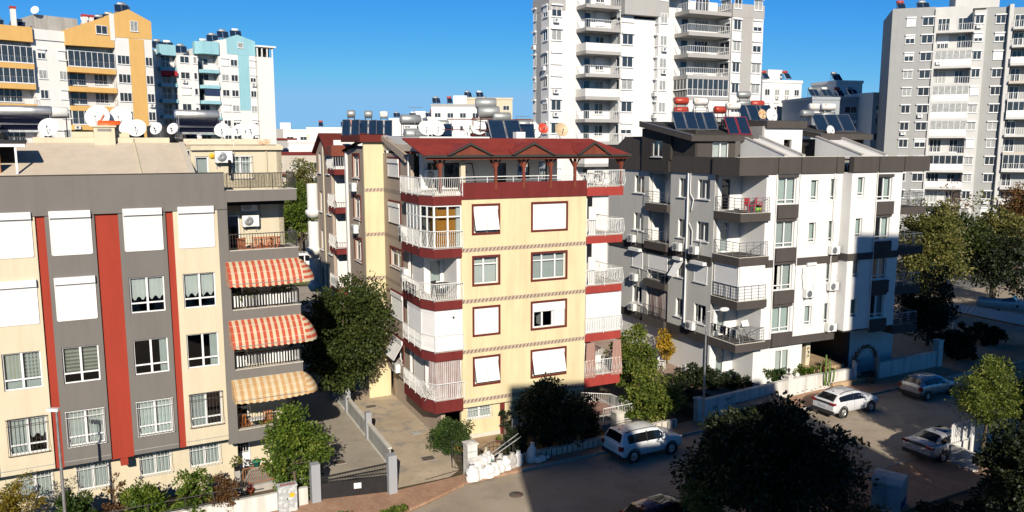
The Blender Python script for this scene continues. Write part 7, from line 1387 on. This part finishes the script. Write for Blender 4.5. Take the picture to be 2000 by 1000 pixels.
# ================================================================== vegetation
G_=lambda *s:list(s)
LM=dict(
 bright=leafmat('leaf_bright_green',[(.0,(.022,.045,.006)),(.35,(.06,.115,.012)),(.65,(.13,.19,.02)),(.95,(.24,.27,.045))],.3), dark=leafmat('leaf_dark_green',[(0,(.012,.020,.004)),(.4,(.035,.055,.010)),(.7,(.065,.09,.018)),(.97,(.12,.13,.04))],.2),
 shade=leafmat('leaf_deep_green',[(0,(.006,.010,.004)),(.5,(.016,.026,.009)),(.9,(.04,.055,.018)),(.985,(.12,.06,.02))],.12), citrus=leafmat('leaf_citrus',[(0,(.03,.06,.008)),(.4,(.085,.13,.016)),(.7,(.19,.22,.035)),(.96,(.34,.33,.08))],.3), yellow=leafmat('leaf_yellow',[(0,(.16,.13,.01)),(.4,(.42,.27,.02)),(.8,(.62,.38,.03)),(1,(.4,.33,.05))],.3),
 olive=leafmat('leaf_olive',[(0,(.04,.05,.012)),(.4,(.11,.12,.025)),(.7,(.20,.19,.05)),(.97,(.33,.28,.10))],.25), russet=leafmat('leaf_russet',[(0,(.04,.02,.008)),(.4,(.12,.055,.02)),(.7,(.19,.10,.035)),(.97,(.20,.17,.05))],.2), bush=leafmat('leaf_box_green',[(0,(.014,.03,.006)),(.5,(.035,.07,.012)),(.95,(.09,.14,.03))],.2), ochre=leafmat('leaf_ochre',[(0,(.08,.06,.008)),(.45,(.20,.15,.015)),(.8,(.30,.22,.03)),(1,(.16,.18,.04))],.28))
def leafmesh(name,pts,dirs,size,rs,mat,ar=.55,droop=.25):
    n=len(pts); s=size*rs.uniform(.6,1.35,(n,1)); d=dirs+rs.normal(0,.55,(n,3)); d[:,2]-=droop; d/=np.linalg.norm(d,axis=1,keepdims=True)+1e-9
    u=np.cross(d,rs.normal(0,1,(n,3))); u/=np.linalg.norm(u,axis=1,keepdims=True)+1e-9; nn=np.cross(d,u)
    V=np.empty((n,4,3)); V[:,0]=pts; V[:,1]=pts+d*s*.5+u*s*ar*.5+nn*s*.06; V[:,2]=pts+d*s; V[:,3]=pts+d*s*.5-u*s*ar*.5+nn*s*.06
    me=bpy.data.meshes.new(name); me.vertices.add(n*4); me.vertices.foreach_set('co',V.reshape(-1)); me.loops.add(n*4); me.loops.foreach_set('vertex_index',np.arange(n*4)); me.polygons.add(n); me.polygons.foreach_set('loop_start',np.arange(0,n*4,4)); me.polygons.foreach_set('loop_total',np.full(n,4)); me.update(calc_edges=True); me.materials.append(mat); return me
def tree(label,x,y,z0,z1,rx,mat,name='tree',cat='tree',ry=None,clumps=40,per=130,leaf=.16,trunk=None,tr=.10,seed=1,group=None,cr=.30,base=0,surf=.5,shape=1.0,droop=.25,lean=(0,0),top=0,ar=.55,limbs=14,barkm=None,extra=None):
    rs=np.random.RandomState(seed); ry=ry or rx; cz=(z0+z1)/2; rz=(z1-z0)/2
    t=thing(name,label,cat,(x,y,base),rs.uniform(0,6)*0,group)
    C=[]
    LB=rs.normal(0,1,(9,3)); LB/=np.linalg.norm(LB,axis=1,keepdims=True); LA=rs.uniform(-.30,.26,9)
    while len(C)<clumps:
        v=rs.normal(0,1,3); v/=np.linalg.norm(v); r=rs.uniform(0,1)**surf*(.92+sum(LA*np.maximum(0,LB@v)**3)); 
        p=np.array([v[0]*rx*r,v[1]*ry*r,v[2]*rz*r]); k=1-top*max(0,p[2]/rz); p[0]*=k; p[1]*=k
        p*=rs.uniform(.82,1.12); 
        if rs.uniform()<.14: p*=rs.uniform(1.08,1.26)
        C.append(p+np.array([lean[0]*(p[2]/rz),lean[1]*(p[2]/rz),cz-base]))
    C=np.array(C); P=[];D=[]
    for c in C:
        k=int(per*rs.uniform(.5,1.5)); R_=cr*min(rx,rz)*rs.uniform(.45,1.45); v=rs.normal(0,1,(k,3)); v/=np.linalg.norm(v,axis=1,keepdims=True); q=c+v*(R_*rs.uniform(.15,1,(k,1))**.6)*np.array([1,1,.75]); P.append(q); o=q-np.array([0,0,cz-base]); D.append(v*.7+.5*o/(np.linalg.norm(o,axis=1,keepdims=True)+1e-6))
    P=np.concatenate(P); D=np.concatenate(D); ok=P[:,2]>max(.03,0); P=P[ok];D=D[ok]
    link('crown',leafmesh('crown',P,D,leaf,rs,mat,ar,droop),t)
    m=MB(); th=trunk if trunk is not None else max(.3,(z0-base)+.35*(z1-z0)); top_=Vector((lean[0]*.2,lean[1]*.2,th)); mid=Vector((rs.uniform(-.08,.08)*th*.3,rs.uniform(-.05,.05)*th*.3,th*.5)); m.tube([(0,0,-.1),mid,top_],tr*1.15,8,tr*.75)
    for c in C[rs.permutation(len(C))[:limbs]]:
        c=Vector(c); mid=(top_*.5+c*.5)+Vector(rs.uniform(-.1,.1,3))*rx; a=top_ if c.z>top_.z*.7 else Vector((0,0,min(th*.6,c.z*.6))); m.tube([a,(a*.5+c*.5)+Vector(rs.uniform(-.08,.08,3))*rx,c],tr*.42,5,tr*.10)
    m.build('trunk',barkm or M['bark'],t)
    return t
tree('large dark green tree between the striped block and the driveway wall',-10.75,49.6,.9,8.9,3.15,LM['dark'],clumps=190,per=210,leaf=.21,trunk=2.6,tr=.17,seed=3,cr=.30,top=.15,surf=.45,group='trees in the gardens')
tree('bright yellow-green young tree in front of the awning balconies',-10.75,37.3,.25,4.5,1.6,LM['bright'],clumps=75,per=120,leaf=.17,trunk=1.4,tr=.07,seed=5,cr=.27,top=.42,surf=.42)
tree('dense rounded dark green shrub at the left corner of the yellow block',-3.35,42.3,-.35,1.85,1.1,LM['bush'],'shrub','shrub',clumps=80,per=160,leaf=.11,tr=.05,seed=6,cr=.28,surf=.3)
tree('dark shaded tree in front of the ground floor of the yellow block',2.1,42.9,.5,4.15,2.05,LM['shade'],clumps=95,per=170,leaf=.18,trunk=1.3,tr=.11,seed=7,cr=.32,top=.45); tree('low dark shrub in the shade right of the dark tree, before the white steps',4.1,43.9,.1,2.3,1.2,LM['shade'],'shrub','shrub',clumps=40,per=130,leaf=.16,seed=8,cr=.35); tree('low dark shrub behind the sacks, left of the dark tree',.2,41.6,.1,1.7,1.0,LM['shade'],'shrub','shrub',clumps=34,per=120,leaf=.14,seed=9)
tree('small dark plant climbing beside the red pilaster of the yellow block',-.4,44.6,.4,2.0,.35,LM['shade'],'climbing_plant','plant',clumps=14,per=60,leaf=.13,seed=10)
tree('tall bright citrus tree beside the right balconies of the yellow block',7.9,49.6,1.4,5.6,1.65,LM['citrus'],clumps=75,per=130,leaf=.17,trunk=1.6,tr=.08,seed=11,top=.3,surf=.45); tree('broad bright yellow-green citrus tree behind the tiled wall pillar',8.4,46.9,.3,3.4,1.75,LM['citrus'],clumps=75,per=120,leaf=.17,trunk=.9,tr=.08,seed=12,surf=.45)
tree('green shrub at the foot of the citrus trees',7.1,46.9,.1,1.4,.8,LM['bright'],'shrub','shrub',clumps=26,per=90,leaf=.13,seed=13); tree('golden yellow small tree against the grey side wall of the white block',11.7,58.2,1.0,3.3,.95,LM['yellow'],clumps=46,per=70,leaf=.14,trunk=1.0,tr=.05,seed=14,base=.5)
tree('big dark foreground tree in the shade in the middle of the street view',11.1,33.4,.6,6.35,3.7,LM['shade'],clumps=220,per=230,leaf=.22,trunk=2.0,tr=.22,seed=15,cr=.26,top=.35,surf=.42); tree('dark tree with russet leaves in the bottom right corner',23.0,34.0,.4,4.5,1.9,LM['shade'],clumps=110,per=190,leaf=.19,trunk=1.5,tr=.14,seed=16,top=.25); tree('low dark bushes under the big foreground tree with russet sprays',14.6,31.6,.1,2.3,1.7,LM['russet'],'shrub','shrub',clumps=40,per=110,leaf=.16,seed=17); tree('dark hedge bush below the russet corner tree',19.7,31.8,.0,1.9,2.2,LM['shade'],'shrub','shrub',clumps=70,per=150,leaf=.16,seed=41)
tree('ochre-tinged small bush at the left foot of the big dark tree',8.3,32.4,.2,2.9,1.0,LM['olive'],'shrub','shrub',clumps=36,per=90,leaf=.17,seed=18)
tree('sunlit feathery green tree behind the white picket fence',24.6,39.6,1.7,6.9,1.95,LM['citrus'],clumps=150,per=100,leaf=.14,trunk=2.6,tr=.10,seed=19,top=.5,surf=.5,cr=.24,ar=.4); tree('right-hand lower part tree of feathery green by the picket fence',27.0,40.4,2.2,5.2,1.3,LM['citrus'],clumps=60,per=90,leaf=.14,trunk=2.2,tr=.08,seed=20,top=.3,ar=.4)
GT='trees beyond the white block'
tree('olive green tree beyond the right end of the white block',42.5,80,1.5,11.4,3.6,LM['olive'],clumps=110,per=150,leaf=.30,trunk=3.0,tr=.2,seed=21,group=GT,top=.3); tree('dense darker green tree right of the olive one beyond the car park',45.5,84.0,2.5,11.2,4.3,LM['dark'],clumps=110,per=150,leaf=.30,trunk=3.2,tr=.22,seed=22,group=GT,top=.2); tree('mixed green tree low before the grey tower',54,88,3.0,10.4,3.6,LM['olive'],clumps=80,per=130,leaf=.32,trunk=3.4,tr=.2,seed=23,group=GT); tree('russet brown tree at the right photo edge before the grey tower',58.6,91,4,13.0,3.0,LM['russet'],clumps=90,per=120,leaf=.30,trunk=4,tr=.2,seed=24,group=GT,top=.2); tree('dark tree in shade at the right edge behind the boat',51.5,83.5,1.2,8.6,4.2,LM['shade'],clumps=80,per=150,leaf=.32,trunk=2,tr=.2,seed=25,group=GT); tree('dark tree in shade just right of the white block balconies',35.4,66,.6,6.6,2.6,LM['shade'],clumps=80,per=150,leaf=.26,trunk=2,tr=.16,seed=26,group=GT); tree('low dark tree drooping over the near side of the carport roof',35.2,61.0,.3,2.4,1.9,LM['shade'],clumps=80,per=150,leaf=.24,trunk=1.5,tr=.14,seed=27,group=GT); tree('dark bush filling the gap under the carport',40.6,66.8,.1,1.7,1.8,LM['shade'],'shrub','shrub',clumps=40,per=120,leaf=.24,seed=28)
tree('bare twiggy tree with a few russet leaves before the grey tower',51.5,93,6,13.2,2.6,LM['russet'],clumps=34,per=14,leaf=.26,trunk=5,tr=.16,seed=29,group=GT,limbs=34,barkm=M['twig'])
GG='trees between the two left blocks'
tree('olive tree seen between the striped and yellow blocks, upper one',-31.6,120,6.5,15.2,3.3,LM['olive'],clumps=70,per=120,leaf=.34,trunk=7,tr=.2,seed=30,group=GG); tree('green tree seen below the olive one between the left blocks',-29.8,111,2.6,12.0,2.6,LM['bright'],clumps=80,per=120,leaf=.32,trunk=3,tr=.2,seed=31,group=GG); tree('dark tree at the left of the gap between the left blocks',-33.4,112,2,9.5,2.4,LM['dark'],clumps=60,per=120,leaf=.32,trunk=3,tr=.2,seed=32,group=GG)
tree('low hedge behind the white van and yellow bin',-27,102.5,.1,1.8,3.4,LM['bush'],'shrub','shrub',ry=.8,clumps=50,per=90,leaf=.2,seed=33)
GB='shrubs along the front of the striped block'
tree('tall ochre shrub at the left by the lamp post',-20.3,30.6,.3,3.8,1.05,LM['ochre'],'shrub','shrub',clumps=60,per=90,leaf=.13,seed=34,group=GB,top=.4,ar=.35); tree('green shrub just right of the left lamp post',-18.6,32.0,.2,2.6,.95,LM['bush'],'shrub','shrub',clumps=50,per=90,leaf=.14,seed=35,group=GB); tree('bright green rounded shrub below the grey ground floor window',-16.3,33.4,.2,2.5,1.05,LM['bright'],'shrub','shrub',clumps=56,per=100,leaf=.15,seed=36,group=GB); tree('green shrub with russet stems near the entrance railing',-14.4,34.0,.2,2.5,1.0,LM['bright'],'shrub','shrub',clumps=46,per=80,leaf=.14,seed=37,group=GB); tree('russet shrub left of the entrance railing of the striped block',-13.2,34.3,.2,2.1,.75,LM['russet'],'shrub','shrub',clumps=40,per=80,leaf=.12,seed=38,group=GB,ar=.35); tree('thin russet twig plant between two green shrubs',-17.6,33.2,.2,2.9,.5,LM['russet'],'shrub','shrub',clumps=22,per=26,leaf=.12,seed=39,group=GB); tree('low dark shrub at the far left by the wall',-21.2,31.8,.2,2.9,.6,LM['bush'],'shrub','shrub',clumps=26,per=50,leaf=.12,seed=40,group=GB)
tree('yellow-green plant tops poking up at the bottom edge, left of centre',-5.2,33.0,.2,1.35,.62,LM['citrus'],'shrub','shrub',clumps=22,per=60,leaf=.16,seed=42); tree('small yellow-green sprig at the bottom edge below the gate',-7.4,33.2,.1,1.05,.45,LM['citrus'],'shrub','shrub',clumps=14,per=50,leaf=.14,seed=43)
tree('mixed green planting on top of the white wall left of the lantern pillar',18.3,53.2,.75,1.75,1.5,LM['bush'],'shrub','shrub',ry=.5,clumps=40,per=70,leaf=.13,seed=44,base=.5); tree('green planting right of the lantern pillar before the entrance steps',20.6,54.3,.75,1.7,1.2,LM['bright'],'shrub','shrub',ry=.45,clumps=36,per=60,leaf=.13,seed=45,base=.5); tree('sparse low plants at the right part of the sunlit wall',22.8,55.0,.6,1.2,1.0,LM['olive'],'shrub','shrub',ry=.4,clumps=20,per=40,leaf=.12,seed=46,base=.5)
tree('dark shaded shrubbery in the garden left of the street lamp',12.6,52.6,.4,2.0,2.1,LM['shade'],'shrub','shrub',ry=2.0,clumps=70,per=120,leaf=.16,seed=47,base=.2); tree('dark shrub in the shaded garden behind the paint-marked wall',15.0,52.2,.5,1.7,1.3,LM['shade'],'shrub','shrub',clumps=44,per=100,leaf=.15,seed=48,base=.3); tree('russet-leaved shrub in the shade by the lamp base',10.6,50.3,.2,1.9,1.2,LM['shade'],'shrub','shrub',clumps=40,per=90,leaf=.15,seed=49); tree('reddish shrub tips in front of the sunlit kerb by the big dark tree',15.6,35.4,.2,3.3,.9,LM['russet'],'shrub','shrub',clumps=30,per=50,leaf=.16,seed=50)
# columnar cactus, potted yucca, flowered arch
t=thing('cactus','tall green columnar cactus beside the entrance steps','cactus',(*W('C',.05,-1.0)[:2],.45)); m=MB()
for dx,dy,h in ((0,0,2.1),(.22,.1,1.5),(-.2,.05,1.3),(.1,-.18,1.75),(-.08,-.2,1.0),(.33,-.1,1.1)):
    pts=[(dx,dy,0),(dx*1.5,dy*1.5,.3),(dx*1.6,dy*1.6,h*.6),(dx*1.6,dy*1.6,h)]; m.tube(pts,.075,8,.055)
m.build('stems',plain('cactus_green',(.12,.20,.04),.6,0,.2),t)
def potplant(label,loc,mat,pot='terracotta',r=.2,h=.35,n=40,l=.55,spiky=True,leaf=.2):
    t=thing('potted_plant',label,'potted plant',loc); m=MB(); m.lathe([(.001,0),(r*.7,0),(r,h),(r*1.08,h),(r*1.08,h-.05),(r*.9,h-.04),(.001,h-.04)],(0,0,0),(0,0,1),14); m.build('pot',M[pot],t)
    rs=np.random.RandomState(n+int(l*100)); m=MB()
    if spiky:
        for k in range(n):
            a=rs.uniform(0,6.28); e=rs.uniform(.2,1.4); d=Vector((cos(a)*cos(e),sin(a)*cos(e),sin(e)))*l*rs.uniform(.6,1.1); s=Vector((-sin(a),cos(a),0))*.025; o=Vector((0,0,h)); m.add([o-s,o+s,o+d*.6+s+Vector((0,0,.03)),o+d],[(0,1,2),(0,2,3)])
        m.build('leaves',mat,t)
    else:
        P=rs.normal(0,1,(n*4,3)); P/=np.linalg.norm(P,axis=1,keepdims=True); D=P.copy(); P=P*rs.uniform(.3,1,(n*4,1))*l*.5+np.array([0,0,h+l*.3]); link('leaves',leafmesh('leaves',P,D,leaf,rs,mat),t)
    return t
potplant('spiky potted yucca in a terracotta pot by the entrance pillar',W('C',.95,-.05,1.0),LM['olive'],n=60,l=.8)
t=thing('flower_arch','dry flowering creeper trained over the garden gate as an arch','arch',(*Q(31.5,2.3)[:2],0),TA); rs=np.random.RandomState(5); P=[]
for k in range(420):
    a=rs.uniform(0,pi); r=1.12+rs.normal(0,.07); P.append((1.12-r*cos(a),rs.normal(0,.1),1.55+r*.95*sin(a)))
P+= [(rs.normal(0,.14),rs.normal(0,.14),rs.uniform(1.0,1.9)) for _ in range(160)]
P=np.array(P); link('creeper',leafmesh('creeper',P,rs.normal(0,1,P.shape),.13,rs,LM['russet']),t); m=MB()
for y in (-.1,.1): m.tube([(0,y,1.2)]+[(1.12-1.12*cos(a),y,1.55+1.06*sin(a)) for a in [pi*j/14 for j in range(15)]]+[(2.24,y,1.2)],.025,5)
m.build('arch_frame',M['twig'],t)
# balcony planting on the striped block and flower pots by its door
for lb,u,z,mt in [('green trailing plant box at the left of the third floor balcony, under the red awning',5.75,9.75,'bush'),('green trailing plant box at the right of the third floor balcony, under the red awning',7.35,9.85,'bush')]:
    t=thing('planter_box',lb,'planter',W('A',u,.22,z),ang('A')); m=MB(); m.box(-.45,.45,-.1,.1,-.18,.0); m.build('box',M['iron'],t); rs=np.random.RandomState(int(u*10)); P=np.stack([rs.uniform(-.5,.5,220),rs.normal(0,.1,220),rs.normal(.05,.09,220)],1); link('leaves',leafmesh('leaves',P,rs.normal(0,1,P.shape),.11,rs,LM['bright']),t)
potplant('grey-green potted plant on the post beside the ground floor door',W('A',4.75,-.25,1.15),LM['olive'],'plasticd',.17,.3,30,.5,False,.13); potplant('teal pot on the rail by the ground floor door',W('A',5.65,-.5,1.28),LM['bush'],'green',.2,.3,8,.2,False,.08); potplant('terracotta pot of red flowers at the foot of the ground floor rail',W('A',5.25,-.75,.05),leafmat('leaf_red_flower',[(0,(.05,.08,.02)),(.5,(.35,.02,.03)),(1,(.5,.05,.05))]),'terracotta',.18,.22,16,.3,False,.09)
solid_=MB(); solid_.box(-.12,.12,-.12,.12,0,1.15); tag(solid_.build('stone_post',M['conc'],loc=W('A',4.75,-.25,0),rz=ang('A')),'weathered stone post carrying the grey-green potted plant','post')
potplant('small green plant in a pot on the tan path below the barred window',W('B',-1.35,-.95,.1),LM['bright'],'terracotta',.1,.15,20,.4)
# things on the patio of the white block
t=thing('plastic_table','small table with a bright blue cloth on the white block patio','table',W('C',-6.2,1.6,.62),ang('C')); m=MB(); m.box(-.4,.4,-.3,.3,.68,.72); m.build('table_top',M['plasticw'],t); m=MB(); m.box(-.1,.42,-.32,.32,.721,.74); m.box(.405,.42,-.32,.32,.35,.72); m.build('blue_cloth',M['bluecloth'],t)
for sx in (-.35,.35):
    for sy in (-.25,.25): m=MB(); m.box(sx-.025,sx+.025,sy-.025,sy+.025,0,.68); m.build('leg',M['plasticw'],t)
for k,(u,v,lb) in enumerate([(-7.3,1.9,'white garden chair left of the blue cloth table'),(-8.6,6.2,'white garden chair by the yellow tree'),(-8.0,4.0,'white garden chair against the shaded grey side wall')]): patio_chair(lb,W('C',u,v,.62),ang('C')+.7*k,M['plasticw'],'white chairs on the patio')
t=thing('marble_slab','pale stone slab lying on the patio corner','slab',W('C',-5.6,-.8,.63),ang('C')+.2); m=MB(); m.box(-.9,.9,-.5,.5,0,.05); m.build('slab_top',M['tile'],t)
